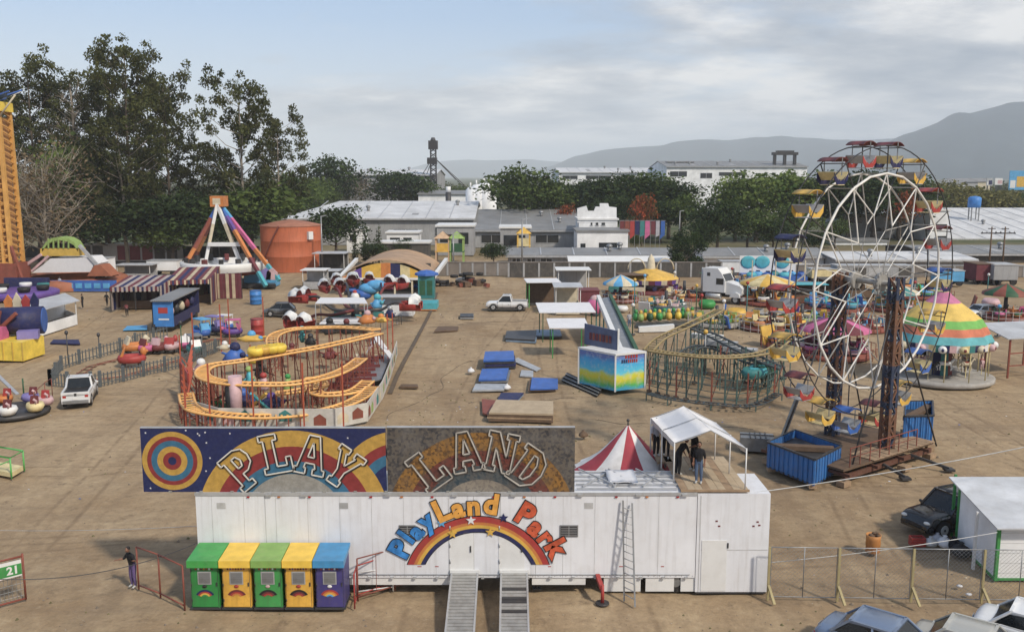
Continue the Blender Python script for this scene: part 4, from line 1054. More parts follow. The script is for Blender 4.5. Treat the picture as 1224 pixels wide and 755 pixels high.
# base platform
mat('old_rust',(.13,.05,.03),.8,grime=.5,scale=2)
Z0=.95
def bp(a,c,z=0): v=Vector((AX.x,AX.y,z))+w_*a+n_*c; return v
b=B('dark_wood'); b.slab([bp(-5.2,-2.4,Z0-.14),bp(3.4,-2.4,Z0-.14),bp(3.4,2.6,Z0-.14),bp(-5.2,2.6,Z0-.14)],(0,0,.12))
b.m('wood'); 
for k in range(11): a=-2.6+k*.55; b.slab([bp(a,1.2,Z0),bp(a+.5,1.2,Z0),bp(a+.5,2.7,Z0),bp(a,2.7,Z0)],(0,0,.03))
b.o('platform',fw)
b=B('old_rust')
for c in(-2.3,-.9,.9,2.5): b.bar(bp(-5.0,c,.45),bp(3.3,c,.45),.14,.26)
for a in(-5,-2.5,0,2.5): b.bar(bp(a,-2.8,.62),bp(a,2.9,.62),.16,.16)
b.o('ground_beam',fw)
for a,c in((-5,-2.3),(-5,2.5),(0,2.9),(0,-2.3),(3.2,-2.3),(3.2,2.5)):
    b=B('wood'); p=bp(a,c); b.box((p.x,p.y,.14),(.6,.5,.28),th); b.o('timber_block',fw)
for a1,c1,a2,c2 in((1.2,2.5,1.9,4.4),(-1.6,2.6,-1.4,3.8)):
    b=B('dark_metal'); b.bar(bp(a1,c1,.55),bp(a2,c2,.12),.14); p=bp(a2,c2); b.box((p.x,p.y,.06),(.5,.5,.12)); b.o('outrigger',fw)
for a in [-4.6+k*.9 for k in range(8)]:
    b=B('rust_red'); p=bp(a,2.55,Z0); b.tube([p,p+Vector((0,0,1.0))],.03,5); b.o('rail_post',fw)
b=B('rust_red'); b.tube([bp(-4.6,2.55,Z0+1),bp(1.7,2.55,Z0+1)],.03); b.tube([bp(-4.6,2.55,Z0+.5),bp(1.7,2.55,Z0+.5)],.02); b.o('hand_rail',fw)
# blue open containers at both ends
def cont(name,label,q,h,zb=.25,m='container_blue'):
    """q: four ground corners"""
    c=sum((Vector(p) for p in q),Vector())/4; t=T(name,label,'container',(c.x,c.y,0))
    for i in range(4):
        p,r=Vector(q[i]),Vector(q[(i+1)%4]); b=B(m)
        d=(r-p).normalized(); nin=Vector((-d.y,d.x,0)); nin=nin if nin.dot(c-p)>0 else -nin
        N=max(3,int((r-p).length/.32)); 
        for k in range(N):
            a=p.lerp(r,(k+.0)/N); e=p.lerp(r,(k+.62)/N); f=p.lerp(r,(k+1)/N)
            b.slab([a+Vector((0,0,zb)),e+Vector((0,0,zb)),e+Vector((0,0,zb+h)),a+Vector((0,0,zb+h))],nin*.06)
            b.slab([e+nin*.04+Vector((0,0,zb)),f+nin*.04+Vector((0,0,zb)),f+nin*.04+Vector((0,0,zb+h)),e+nin*.04+Vector((0,0,zb+h))],nin*.04)
        b.o('side_wall',t)
    b=B('dark_metal'); b.slab([Vector(p)+Vector((0,0,zb+.02)) for p in q],(0,0,.06)); b.o('floor',t)
    b=B('dark_metal')
    for i in range(4): b.bar(Vector(q[i])+Vector((0,0,zb+h)),Vector(q[(i+1)%4])+Vector((0,0,zb+h)),.1)
    b.o('top_rail',t)
    c1=c.copy(); b=B('dark_metal'); b.slab([lerp(Vector(p),c,.06)+Vector((0,0,zb+h*.35)) for p in q],(0,0,h*.38)); b.m('dark_wood'); b.bar(lerp(Vector(q[0]),c,.2)+Vector((0,0,zb+h*.85)),lerp(Vector(q[2]),c,.2)+Vector((0,0,zb+h*.85)),.5,.25); b.o('machinery',t)
    for p in q: b=B('wood'); p=Vector(p); p=lerp(p,c,.12); b.box((p.x,p.y,zb/2),(.4,.4,zb)); b.o('timber_block',t)
    return t
ca,cb_,cc=W(916,562),W(972,585),W(1004,567)
cont('steel_container','blue corrugated steel container at the front left corner of the ferris wheel',[ca,cb_,cc,ca+(cc-cb_)],ZY(526,ca.y)-.3,.2)
ca,cb_,cc=W(1078,541),W(1113,540),W(1112,520)
cont('steel_container','blue corrugated steel container at the far right corner of the ferris wheel',[ca,cb_,cc,ca+(cc-cb_)],1.75,.45)
# grey crate left of it
c=W(904,538); gc_=T('equipment_crate','low grey metal crate left of the blue ferris wheel container','crate',c)
b=B('grey_metal'); b.box((c.x,c.y,.5),(1.9,1.2,.8),R(-12)); b.o('box',gc_)
b=B('dark_metal'); 
for s in(-1,1): b.box((c.x+s*.7,c.y,.05),(.12,1.2,.1),R(-12))
for k in range(5): b.box((c.x,c.y,.95-.0*k),(1.95,.06,.06),R(-12)) if k==0 else b.box((c.x-.7+k*.3,c.y,.93),(.05,1.22,.05),R(-12))
b.o('frame',gc_)
# leaning signal post
p=W(933,529); t=T('control_post','slanted grey post with a box foot left of the ferris wheel','post',p); b=B('grey_metal'); b.bar(p,(p.x+.9,p.y+.1,2.7),.22); b.o('arm',t); b=B('dark_metal'); b.box((p.x,p.y,.12),(.5,.5,.24)); b.o('foot',t)
# ================================================================ STRIPED CAROUSEL
c=W(1121,452); Rr=mpp(c.y,1)*60; 
cr=T('carousel','round carousel under a pink, yellow, green, orange and cyan banded tent roof','carousel',c)
mat('tent_pink',(.55,.16,.30),.75,grime=.2); mat('tent_yellow',(.75,.50,.08),.75,grime=.15); mat('tent_green',(.16,.48,.08),.75,grime=.15); mat('tent_orange',(.62,.17,.08),.75,grime=.15); mat('tent_cyan',(.10,.42,.46),.75,grime=.15)
b=B('concrete'); b.lathe(c,[(Rr*.98,0),(Rr*1.02,.1),(Rr*1.02,.38),(Rr*.98,.42),(0,.42)],n=40); b.o('base_disc',cr)
zt=ZY(350,c.y); ze=ZY(430,c.y-Rr*.8); ze=3.3; zt=7.4
Rt=Rr*.93
bands=['tent_cyan','tent_orange','tent_green','tent_yellow','tent_pink']
prof=[(1,0),(.90,.14),(.885,.16),(.80,.29),(.69,.44),(.56,.64),(.30,.81),(.04,1)]
bi=[0,0,1,2,3,3,4]
prof=[(1.0,0),(.93,.10),(.87,.22),(.79,.345),(.67,.48),(.36,.70),(.18,.85),(.03,1)]; bi=[0,0,1,2,3,4,4]
prof=[(1.0,0),(.92,.14),(.84,.28),(.74,.42),(.52,.58),(.34,.70),(.15,.85),(.03,1)]; bi=[0,1,2,3,3,4,4]
b=B('tent_cyan'); b.lathe(c,[(Rt*r,ze+(zt-ze)*z) for r,z in prof],n=48,mats=lambda i,j:bands[bi[i]],wob=lambda a,i:.03*math.cos(a*12)*(1 if i<6 else .3),smooth=True); b.o('roof_cloth',cr)
b=B('tent_cyan'); 
b.lathe(c,[(Rt*1.0,ze-.55),(Rt*1.01,ze)],n=48,mats=lambda i,j:['white_cloth','navy','pale_yellow','pale_pink','teal'][j*7%5],smooth=False); b.o('valance',cr)
for k in range(16):
    a=k*PI/8; q=c+Vector((math.cos(a)*Rt*1.02,math.sin(a)*Rt*1.02,ze-.32)); b=B(['pale_yellow','cream','pale_pink','white_paint'][k%4]); b.ball(q,(.34,.34,.30),8,6); b.m('navy' if k%2 else 'dark_red'); b.ball(q+Vector((math.cos(a)*.2,math.sin(a)*.2,0)),.17,6,5); b.o('crest_panel',cr)
b=B('dark_red'); b.cyl(c,c+Vector((0,0,zt)),.35,.12); b.m('cream'); b.lathe(c,[(1.0,.42),(.9,2.9)],n=10,mats=lambda i,j:['dark_red','cream','navy','teal'][j%4],smooth=False); b.o('centre_column',cr)
def horse(p,a,m):
    """small galloping carousel horse on a pole"""
    f=Vector((-math.sin(a),math.cos(a),0)); s=Vector((math.cos(a),math.sin(a),0)); U=Vector((0,0,1)); o=p
    b=B('pale_yellow'); b.tube([o,o+U*2.7],.03,5); h=b.o('carousel_horse',cr)
    b=B(m); c0=o+U*1.05; b.smooth=True
    b.tube([c0-f*.42,c0-f*.2+U*.03,c0+f*.15,c0+f*.38+U*.06],.17,7); b.tube([c0+f*.34,c0+f*.55+U*.32,c0+f*.60+U*.42],.12,6,r2=.08); b.tube([c0+f*.56+U*.44,c0+f*.80+U*.28],.09,6,r2=.05)
    for x,y,d in((.32,-.09,.25),(.32,.09,.1),(-.36,-.09,-.22),(-.36,.09,-.05)): b.tube([c0+f*x+s*y,c0+f*(x+d)+s*y-U*.28,c0+f*(x+d*.6)+s*y-U*.52],.06,5,r2=.035)
    b.tube([c0-f*.44+U*.05,c0-f*.62-U*.05,c0-f*.66-U*.3],.05,5,r2=.02); b.o('body',h)
    b=B('red'); b.box(c0+U*.17,(.3,.3,.06),a); b.o('saddle',h)
for k in range(14):
    a=k*2*PI/14; r=Rt*(.82 if k%2 else .58); horse(c+Vector((math.cos(a)*r,math.sin(a)*r,.42+.15*(k%3))),a,['white_paint','cream','dark_wood','pale_pink','black'][k%5])
for k in range(12):
    a=k*PI/6+.2; q=c+Vector((math.cos(a)*Rt*.96,math.sin(a)*Rt*.96,0)); b=B('pale_yellow'); b.tube([q+Vector((0,0,.42)),q+Vector((0,0,ze))],.05,6); b.o('pole',cr)
b=B('red'); b.box(c+Vector((Rt*.98,1.2,ze+.5)),(.5,.5,.6)); b.o('loudspeaker_box',cr)
# wooden frame kiosk at far right edge
for (pa,pb,py,h,lab) in ((1204,1232,452,3.2,'open wooden frame booth with a grey roof, cut off by the right edge'),):
    q0,q1=W(pa,py),W(pb+20,py-4); t=T('frame_booth',lab,'booth',q0)
    for p in(q0,q1,q0+Vector((.2,4,0)),q1+Vector((.2,4,0))): b=B('rust_red'); b.bar(p,p+Vector((0,0,h)),.12); b.o('post',t)
    b=B('tin_roof'); b.slab([q0+Vector((-.4,-.4,h)),q1+Vector((.4,-.4,h)),q1+Vector((.4,4.4,h+.5)),q0+Vector((-.4,4.4,h+.5))],(0,0,.07)); b.o('roof',t)
    for z in(1.0,2.0): b=B('rust_red'); b.bar(q0+Vector((0,0,z)),q1+Vector((0,0,z)),.08); b.o('rail',t)
# ================================================================ RIGHT FOREGROUND: fence, booth
YF=W(1000,719).y
pf=[918,1000,1088,1172,1262]
for i in range(4):
    a,c=W(pf[i],716+i*1.2),W(pf[i+1],716+(i+1)*1.2); hf=ZY(656,YF)
    t=T('chain_link_fence',['chain link fence panel just right of the white ticket box','chain link fence panel behind the blue sedan, between the two left yellow braces','chain link fence panel behind the beige sedan, between the two right yellow braces','chain link fence panel at the right edge, beside the white booth wall'][i],'fence',(a.x,a.y,0),'chain link fence panels behind the parked cars')
    a=a+Vector((.06,0,.12)); c=c-Vector((.06,0,-.12)); u=Vector((0,0,hf-.12))
    b=B('grey_metal')
    b.tube([a,c,c+u,a+u],.024,6,closed=True); m_2=(a+c)/2; b.tube([m_2,m_2+u],.02,6)
    b.o('frame',t)
    b=B('grey_metal'); L=(c-a).length; hh=hf-.12; st=.16; d=(c-a).normalized()
    n=int((L+hh)/st)
    for k in range(1,n):
        for sg in(0,1):
            s0=k*st; x0,z0=(s0,0) if s0<L else (L,s0-L); x1,z1=(0,s0) if s0<hh else (s0-hh,hh)
            if sg: x0,x1=L-x0,L-x1
            p=a+d*x0+Vector((0,.004*sg,z0)); q=a+d*x1+Vector((0,.004*sg,z1)); b.bar(p,q,.006)
    b.o('wire_mesh',t)
for i,px in enumerate((917,1000,1088,1172)):
    p=W(px,716+i*1.2); t=T('fence_brace',['yellow wooden fence brace against the white ticket box','yellow fence brace behind the blue sedan','yellow fence brace between the blue and the beige sedan','yellow fence brace in front of the white booth'][i],'brace',(p.x,p.y,0),'yellow fence braces')
    b=B('cream'); b.m(mat('brace_yellow',(.40,.33,.15),.7,grime=.4)); b.bar((p.x,p.y-.06,0),(p.x,p.y-.06,hf+.02),.085,.06); b.o('upright',t)
    b=B('brace_yellow'); b.bar((p.x+.12,p.y-.55,.06),(p.x,p.y-.10,.62),.1,.06); b.o('foot',t)
# white booth with lean-to roof
YB=W(1200,692).y
bt=T('white_booth','white booth with green corner trims and a wide pale metal lean-to roof','booth',W(1200,692))
A=W(1189,693); Bc=W(1166,670); 
hb=ZY(632,A.y)
Cx=A.x+5.0; Dv=Vector((Bc.x-A.x,Bc.y-A.y,0))*2.1
b=B('white_wall')
b.slab([A,(Cx,A.y,0),(Cx,A.y,hb),(A.x,A.y,hb)],(0,.06,0))
b.slab([A,A+Dv,A+Dv+Vector((0,0,hb+.4)),A+Vector((0,0,hb))],(.06,.02,0))
b.slab([A+Dv+Vector((.06,0,0)),(Cx,A.y+Dv.y,0),(Cx,A.y+Dv.y,hb+.4),A+Dv+Vector((.06,0,hb+.4))],(0,.06,0))
b.o('wall',bt)
b=B('seam_grey')
for k in range(5): z=.3+k*.42; b.bx(A.x+.1,Cx,A.y-.008,A.y-.002,z,z+.012)
b.o('wall_seam',bt)
for p in(A,A+Dv):
    b=B('green'); b.bar(p+Vector((0,-.02,0)),p+Vector((0,-.02,hb+(.35 if p is not A else 0))),.12); b.o('corner_trim',bt)
b=B('green'); b.bx(A.x,Cx,A.y-.03,A.y-.001,0,.1); b.bar(A+Vector((-.02,0,.05)),A+Dv+Vector((-.02,0,.05)),.05,.1); b.o('base_trim',bt)
q0=WY(1192,633,A.y-.5); q1=Vector((q0.x+6.2,q0.y,q0.z))
q3=W(1134,571,q0.z+.55); q2=Vector((q3.x+8.6,q3.y,q3.z))
b=B('tin_roof_y'); b.slab([q0,q1,q2,q3],(0,0,.06)); b.o('roof',bt)
for px,py in((1137,640),(1163,680)):
    p=W(px,py); zt_=q0.z+.5*(p.y-q0.y)/(q3.y-q0.y); b=B('green' if px<1150 else 'white_paint'); b.bar(p,p+Vector((0,0,zt_)),.10); b.o('post',bt)
# bin and litter
p=W(1043,659); t=T('orange_bin','orange drum bin filled with rubbish behind the chain link fence','bin',p); b=B('orange'); b.m(mat('bin_orange',(.55,.22,.04),.6,grime=.3)); b.lathe(p,[(.27,0),(.30,.03),(.29,.3),(.31,.32),(.30,.6),(.32,.78),(.29,.78),(.27,.1)],n=18); b.o('drum',t)
b=B('dark_wood'); random.seed(4)
for k in range(9): b.ball(p+Vector((random.uniform(-.2,.2),random.uniform(-.2,.2),.74+random.uniform(0,.08))),(.11,.09,.06),6,4)
b.o('rubbish',t)
p=W(1096,651); t=T('red_crate','small red crate on the dirt in front of the black SUV','crate',p); b=B('red')
b.bx(p.x-.3,p.x+.3,p.y-.2,p.y+.2,0,.04)
for x0,x1,y0,y1 in((-.3,.3,-.2,-.17),(-.3,.3,.17,.2),(-.3,-.27,-.17,.17),(.27,.3,-.17,.17)):
    for z in(.05,.17,.29): b.bx(p.x+x0,p.x+x1,p.y+y0,p.y+y1,z,z+.09)
b.o('slats',t)
def bag(px,py,m,lab,s=.3,name='rubbish_bag'):
    p=W(px,py); b=B(m); b.lathe(p,[(s*.5,0),(s*.95,s*.2),(s,s*.5),(s*.7,s*.95),(s*.2,s*1.25),(s*.28,s*1.45),(0,s*1.4)],n=12,wob=lambda a,i:.12*math.sin(a*3+i)+.06*math.sin(a*7+i*2)); tag(b.o(name),lab,'bag')
bag(1112,652,'light_metal','grey knotted bag beside the small red crate'); bag(1129,653,'white_cloth','white knotted bag in the shade of the booth roof',.35); bag(1120,647,'cloth_pale','pale bag behind the white knotted bag, near the SUV wheel',.28)
bag(1157,655,'cream','cream sack leaning on the booth wall',.3); bag(1148,664,'black','black rubbish bag under the booth roof beside the wall',.42); bag(1140,655,'cloth_black','small black bag left of the large black rubbish bag',.36)
for px,py,lab in((1147,701,'crumpled white paper on the dirt inside the fence, nearer the booth'),(1158,711,'crumpled white paper close to the foot of the chain link fence')):
    p=W(px,py); b=B('white_cloth'); b.ball(p+Vector((0,0,.04)),(.13,.1,.05),7,5); tag(b.o('paper_litter'),lab,'litter')
# overhead cables
def cable(lab,p,q,sag,r=.022,m='grey_metal'):
    p=Vector(p);q=Vector(q); pts=[p.lerp(q,i/24)-Vector((0,0,sag*4*(i/24)*(1-i/24))) for i in range(25)]; b=B(m); b.tube(pts,r,4); tag(b.o('cable'),lab,'cable')
cable('pale cable stretched from the white box past the blue container to the right edge',WY(905,588,YT+.2),WY(1290,520,38),.15)
cable('pale cable running low over the chain link fence to the white booth',WY(919,672,YT),WY(1192,636,A.y-.5),.1,.016)
cable('dark cable hanging from the left end of the trailer to the left edge',WY(237,648,YT+.1),WY(-30,690,YT-3),.55,.016,'dark_metal')
cable('thin pale cable stretched across the dirt left of the trailer',WY(237,628,YT+1),WY(-30,633,YT+3),.1,.009,'light_metal')
# ================================================================ LEFT HALF OF THE FAIR
def V(x,y,z=0): return Vector((x,y,z))
def up(p,z): return Vector((p.x,p.y,z))
# generic boxy stall: px range at ground row, height rows
def frame4(px0,px1,py,depth,rot=0):
    a,c=W(px0,py),W(px1,py); d=(c-a); L=d.length; d.normalize(); d=Matrix.Rotation(rot,3,'Z')@d; n=Vector((-d.y,d.x,0)); return a,a+d*L,a+d*L+n*depth,a+n*depth
def stall(name,label,cat,q,h,wallm,roofm,h2=None,ov=.4,posts=True,front=.9,group=None,pm='white_paint',back=True):
    """open stall: counter, corner posts, back wall, sloping roof"""
    a,b_,c,d=q; ctr=(a+b_+c+d)/4; t=T(name,label,cat,up((a+b_)/2,0),group); h2=h if h2 is None else h2
    if front:
        for i,(p,r) in enumerate(((a,b_),(b_,c),(d,a))):
            b=B(wallm); n=(ctr-(p+r)/2); n.z=0; n.normalize(); b.slab([up(p,.05),up(r,.05),up(r,front),up(p,front)],n*.08); b.o('counter',t)
    if back: b=B(wallm); n=(ctr-(c+d)/2); n.z=0; n.normalize(); b.slab([up(c,.05),up(d,.05),up(d,h2),up(c,h2)],n*.06); b.o('back_wall',t)
    for p,hh in((a,h),(b_,h),(c,h2),(d,h2)):
        p=lerp(p,ctr,.03); b=B(pm); b.bar(up(p,0),up(p,hh),.09); b.o('post',t)
    A=[up(p+(p-ctr).normalized()*ov,hh) for p,hh in((a,h),(b_,h),(c,h2),(d,h2))]
    b=B(roofm); b.slab(A,(0,0,.08)); b.o('roof',t)
    b=B('dark_metal'); m=(a+b_)/2; n=(ctr-m).normalized()
    if front: b.slab([up(lerp(a,ctr,.12),front+.0),up(lerp(b_,ctr,.12),front+.0),up(lerp(b_,ctr,.3),front),up(lerp(a,ctr,.3),front)],(0,0,.04)); b.o('counter_top',t)
    return t
# ---- drop tower
Yd=W(0,344).y; xc=XY(3,Yd,10); zt=ZY(132,Yd); hw=mpp(Yd,10)*13
dt=T('drop_tower','very tall yellow ride tower with a blue star shaped head, at the left edge','tower',(xc,Yd,0))
b=B('tower_yellow')
for sx_ in(-1,1):
    for sy in(-1,1): b.bar((xc+sx_*hw*1.05,Yd+sy*hw,1),(xc+sx_*hw*.92,Yd+sy*hw*.9,zt),.5)
b.bar((xc+hw*.35,Yd-hw,1),(xc+hw*.3,Yd-hw*.95,zt),.35); b.bar((xc-hw*.35,Yd-hw,1),(xc-hw*.3,Yd-hw*.95,zt),.35)
b.o('column',dt)
b=B('tower_yellow'); n=26
for k in range(n):
    z0=1+(zt-1)*k/n; z1=1+(zt-1)*(k+1)/n
    for s in(-1,1): b.bar((xc-hw,Yd+s*hw*.95,z0),(xc+hw,Yd+s*hw*.95,z1),.14) if k%2 else b.bar((xc+hw,Yd+s*hw*.95,z0),(xc-hw,Yd+s*hw*.95,z1),.14); b.bar((xc+s*hw,Yd-hw,z1),(xc+s*hw,Yd+hw,z0),.14)
    b.bar((xc-hw,Yd-hw,z0),(xc+hw,Yd-hw,z0),.12)
b.o('lattice',dt)
b=B('tan_cloth'); b.m(mat('tower_panel',(.50,.25,.08),.6,grime=.3)); b.bx(xc-hw*.8,xc+hw*.8,Yd-hw*.7,Yd+hw*.7,1,zt-1); b.o('inner_panel',dt)
b=B('rust_red'); b.bx(xc-hw*1.5,xc+hw*1.7,Yd-hw*1.5,Yd+hw,.6,5.2-1.5)
for s in(-1,1): b.bar((xc+s*hw*2.3,Yd-hw*1.4,.2),(xc+s*hw*1.05,Yd-hw*1.0,6.2),.4)
b.o('base_block',dt)
b=B('bright_yellow'); b.bx(xc-hw*1.15,xc+hw*1.25,Yd-hw*1.1,Yd+hw,zt-.2,zt+1.1); b.o('head_block',dt)
random.seed(2)
for k in range(9):
    a=k*2*PI/9+.2; c0=V(xc,Yd,zt+1.2); e=c0+V(math.cos(a)*3.9,math.sin(a)*3.9,.7+random.uniform(0,.9)); b=B(['blue','white_paint','blue','pale_pink'][k%4])
    s_=V(-math.sin(a),math.cos(a),0)
    b.slab([c0+s_*.5,lerp(c0,e,.5)+s_*.7,e,lerp(c0,e,.5)-s_*.7,c0-s_*.5],(0,0,.18)); b.o('star_ray',dt)
b=B('cream'); b.tube([(xc+hw,Yd-hw,zt-1),(xc+hw*2.6,Yd-hw,zt+2.0)],.12); b.tube([(xc+hw*.4,Yd-hw,zt-.5),(xc+hw*.4,Yd-hw,zt+2.2)],.14); b.o('lamp_arm',dt)
b=B('white_paint'); b.bx(xc+hw*.2-2.6,xc+hw*.2-1.5,Yd-hw*1.6,Yd-hw*1.1,5.0,9.0); b.o('ride_seat_row',dt)
# ---- swinging gondola ride behind it
Yg=W(80,343).y
def g_(px,py,dy=0): return WY(px,py,Yg+dy)
gr=T('swing_ride','swing ride with a yellow gondola over a white dome and an orange ringed platform','fair ride',(XY(78,Yg),Yg,0))
b=B('bright_yellow'); b.smooth=True
mat('gondola_yellow',(.62,.40,.04),.5,grime=.25)
P=[(49,304),(49,296),(56,287),(64,283),(80,283),(88,287),(93,296),(93,304)]
b=B('gondola_yellow'); b.slab([g_(x,y) for x,y in((48,306),(48,297),(94,297),(94,306))],V(0,2.2)); b.o('gondola_hull',gr)
b=B('olive_green'); pts=[(50,297),(55,289),(62,284.5),(71,283),(80,284.5),(88,289),(93,297)]
for i in range(len(pts)-1): b.slab([g_(*pts[i]),g_(*pts[i+1]),g_(*pts[i+1])-V(0,0,.5),g_(*pts[i])-V(0,0,.5)],V(0,2.2))
for x in(58,64,70,76,82): b.bar(g_(x,285),g_(x,297),.18)
b.o('gondola_cage',gr)
for x in range(57,88,5): b=B('dark_metal'); b.box(g_(x,294)+V(0,.9,0),(.4,.5,.7)); b.o('gondola_seat',gr)
for dy in(0,2.2):
    b=B('light_metal'); b.bar(g_(95,293,dy),g_(128,330,dy),.42); b.o('arm',gr); b=B('pale_pink'); b.bar(g_(50,304,dy),g_(22,323,dy),.4); b.bar(g_(58,306,dy),g_(38,324,dy),.3); b.o('arm',gr)
b=B('white_cloth'); b.slab([g_(38,326),g_(52,316),g_(60,309),g_(104,308),g_(112,316),g_(108,325)],V(0,5)); b.o('dome_panel',gr)
b=B('rust_red'); b.m(mat('ride_rust',(.36,.11,.045),.6,grime=.35))
cxy=V(XY(76,Yg),Yg+2)
b.lathe(cxy,[(8.0,0),(8.0,1.15),(7.2,1.5),(6.8,1.2)],n=28); b.slab([g_(104,330,-3),g_(113,317,-3),g_(120,317,-3),g_(133,330,-3)],V(0,3)); b.o('platform_ring',gr)
b=B('blue'); b.slab([up(g_(60,340,-5),0),up(g_(138,338,-5),0),up(g_(138,338,-5),1.5),up(g_(60,340,-5),1.5)],V(0,.4))
b.m('sky_blue')
for k in range(6): x=72+k*11; b.box(up(g_(x,336,-5),.8)-V(0,.05),(.9,.08,.7))
b.o('stage_front',gr)
b=B('navy'); b.slab([up(g_(5,342,-6),0),up(g_(58,342,-6),0),up(g_(58,342,-6),2.0),up(g_(5,342,-6),2.0)],V(0,.5)); b.o('stage_front',gr)
# ---- purple disc platform
p=W(18,359); t=T('round_platform','low purple ride platform with a pale painted panel, at the left edge','platform',p)
b=B('purple'); b.lathe(p+V(-1,3),[(0,.95),(4.6,.95),(4.9,.8),(4.8,.1),(4.2,0)],n=28); b.o('disc',t)
b=B('pale_pink'); b.slab([W(6,358)+V(0,-1.0,.35),W(27,358)+V(0,-1.0,.35),W(27,358)+V(0,-1.0,.8),W(6,358)+V(0,-1.0,.8)],V(0,.08)); b.o('painted_panel',t)
for k in range(7):
    a=k*PI/3.5; q=p+V(-1+math.cos(a)*3.2,3+math.sin(a)*3.2,.95); b=B(['black','teal','white_paint'][k%3]); b.lathe(q,[(0,.1),(.7,.1),(.8,.5),(.75,.7),(.5,.4),(0,.3)],n=12); b.o('tub_car',t)
# ---- white booth with metal roof
q=[W(43,401),W(93,384),W(88,374),W(24,386)]
q=[W(43,404),W(93,388),W(93,388)+V(-3.0,3.6),W(43,404)+V(-3.0,3.6)]
stall('food_booth','long white booth with a pale metal roof, left of the maroon tents','booth',q,2.55,'white_wall','tin_roof',2.9,front=1.15)
# ---- yellow ride with blue drum at left edge
A=W(28,433);C=W(54,424); D=W(-30,431)
t=T('barrel_ride','bright yellow ride base carrying a dark blue barrel and a purple box','fair ride',A)
b=B('bright_yellow'); h=1.75
b.slab([up(A,.1),up(C,.1),up(C+V(-5,4.5),.1),up(D,.1)],V(0,0,h-.1)); b.o('base_box',t)
b=B('gondola_yellow')
for k in range(5): p=lerp(A,D,k/5); b.bar(up(p,.1)+V(0,-.03),up(p,h)+V(0,-.03),.08)
b.os('base_rib',t)
b=B('purple'); mat('light_purple',(.24,.20,.50),.5,grime=.2); b=B('light_purple'); p=lerp(A,C,.35)+V(-.6,1.0); b.box(up(p,h+.35),(1.7,1.2,.7),R(20)); b.o('control_box',t)
b=B('navy'); q=up(lerp(A,C,.2)+V(-1.0,2.9),h+1.35); b.cyl(q+V(-2.4,-.4),q+V(.9,.5),1.25,n=22); b.m('blue'); b.cyl(q+V(.9,.5),q+V(.98,.52),1.12,n=22); b.o('barrel',t)
b=B('rust_red'); b.box(q+V(-2.2,-1.5,-.2),(.6,.6,2.6)); b.bar(q+V(-2.6,-1.4,-1),q+V(-.4,-1.6,.9),.3); b.o('barrel_frame',t)
b=B('pink'); b.box(up(D,h+.5)+V(1.4,1),(1.6,1.5,1.2)); b.o('ticket_box',t)
for k in range(4): b=B(['orange','cream','red','navy'][k]); b.slab([q+V(-2.9+k*.8,1.2,1.0),q+V(-2.3+k*.8,1.2,1.0),q+V(-2.2+k*.8,1.2,1.7),q+V(-2.6+k*.8,1.2,2.2+.2*(k%2)),q+V(-3.0+k*.8,1.2,1.6)],V(0,.15)); b.o('painted_figure',t)
# ---- parked trailers at the far left
def van(name,label,px0,px1,py,ph,m,rm,depth=2.5,trim=None,zb=.9,nw=0,group=None,wheels=True):
    a,c,c2,a2=frame4(px0,px1,py,depth); h=ZY(ph,(a.y+c.y)/2); t=T(name,label,'trailer',up((a+c)/2,0),group)
    b=B(m); b.slab([up(a,zb),up(c,zb),up(c2,zb),up(a2,zb)],V(0,0,h-zb)); b.o('body',t)
    b=B(rm); o_=V(0,0); b.slab([up(a,h)+V(-.08,-.08),up(c,h)+V(.08,-.08),up(c2,h)+V(.08,.08),up(a2,h)+V(-.08,.08)],V(0,0,.1)); b.o('roof',t)
    if trim:
        n=max(3,int((c-a).length/2.2))
        for k in range(n): b=B(trim[k%len(trim)]); p=lerp(a,c,(k+.08)/n); r=lerp(a,c,(k+.92)/n); b.slab([up(p,zb+.2)+V(0,-.04),up(r,zb+.2)+V(0,-.04),up(r,h-.25)+V(0,-.04),up(p,h-.25)+V(0,-.04)],V(0,.03)); b.o('side_panel',t)
    if wheels:
        for f in(.12,.2,.85):
            for q_,s in((lerp(a,c,f),0),(lerp(a2,c2,f),-.3)):
                b=B('tyre'); b.cyl(up(q_,.5)+V(0,.05+s),up(q_,.5)+V(0,.35+s),.5,n=14); b.o('wheel',t)
    b=B('dark_metal'); b.slab([up(a,zb-.25)+V(.3,.5),up(c,zb-.25)+V(-.3,.5),up(c2,zb-.25)+V(-.3,-.5),up(a2,zb-.25)+V(.3,-.5)],V(0,0,.2)); b.o('chassis',t)
    return t
van('cargo_trailer','long parked cargo trailer with dark and maroon side panels behind the swing ride','trailer' and 96,214,318,292,'grey_wall','light_metal',trim=['dark_wall','dark_wall','grey_wall','maroon','maroon','dark_red','dark_wall'])
van('cargo_trailer','plain white trailer end between the swing ride and the maroon tents',116,131,337,309,'white_wall','light_metal')
stall('pale_stall','low pale roofed stall behind the maroon striped tents','stall',frame4(140,180,334,3),2.2,'grey_wall','tin_roof',group='low pale stalls at the far left')
van('cargo_trailer','white trailer with a grey gate behind the coloured A-frame ride',176,212,330,312,'white_wall','light_metal')
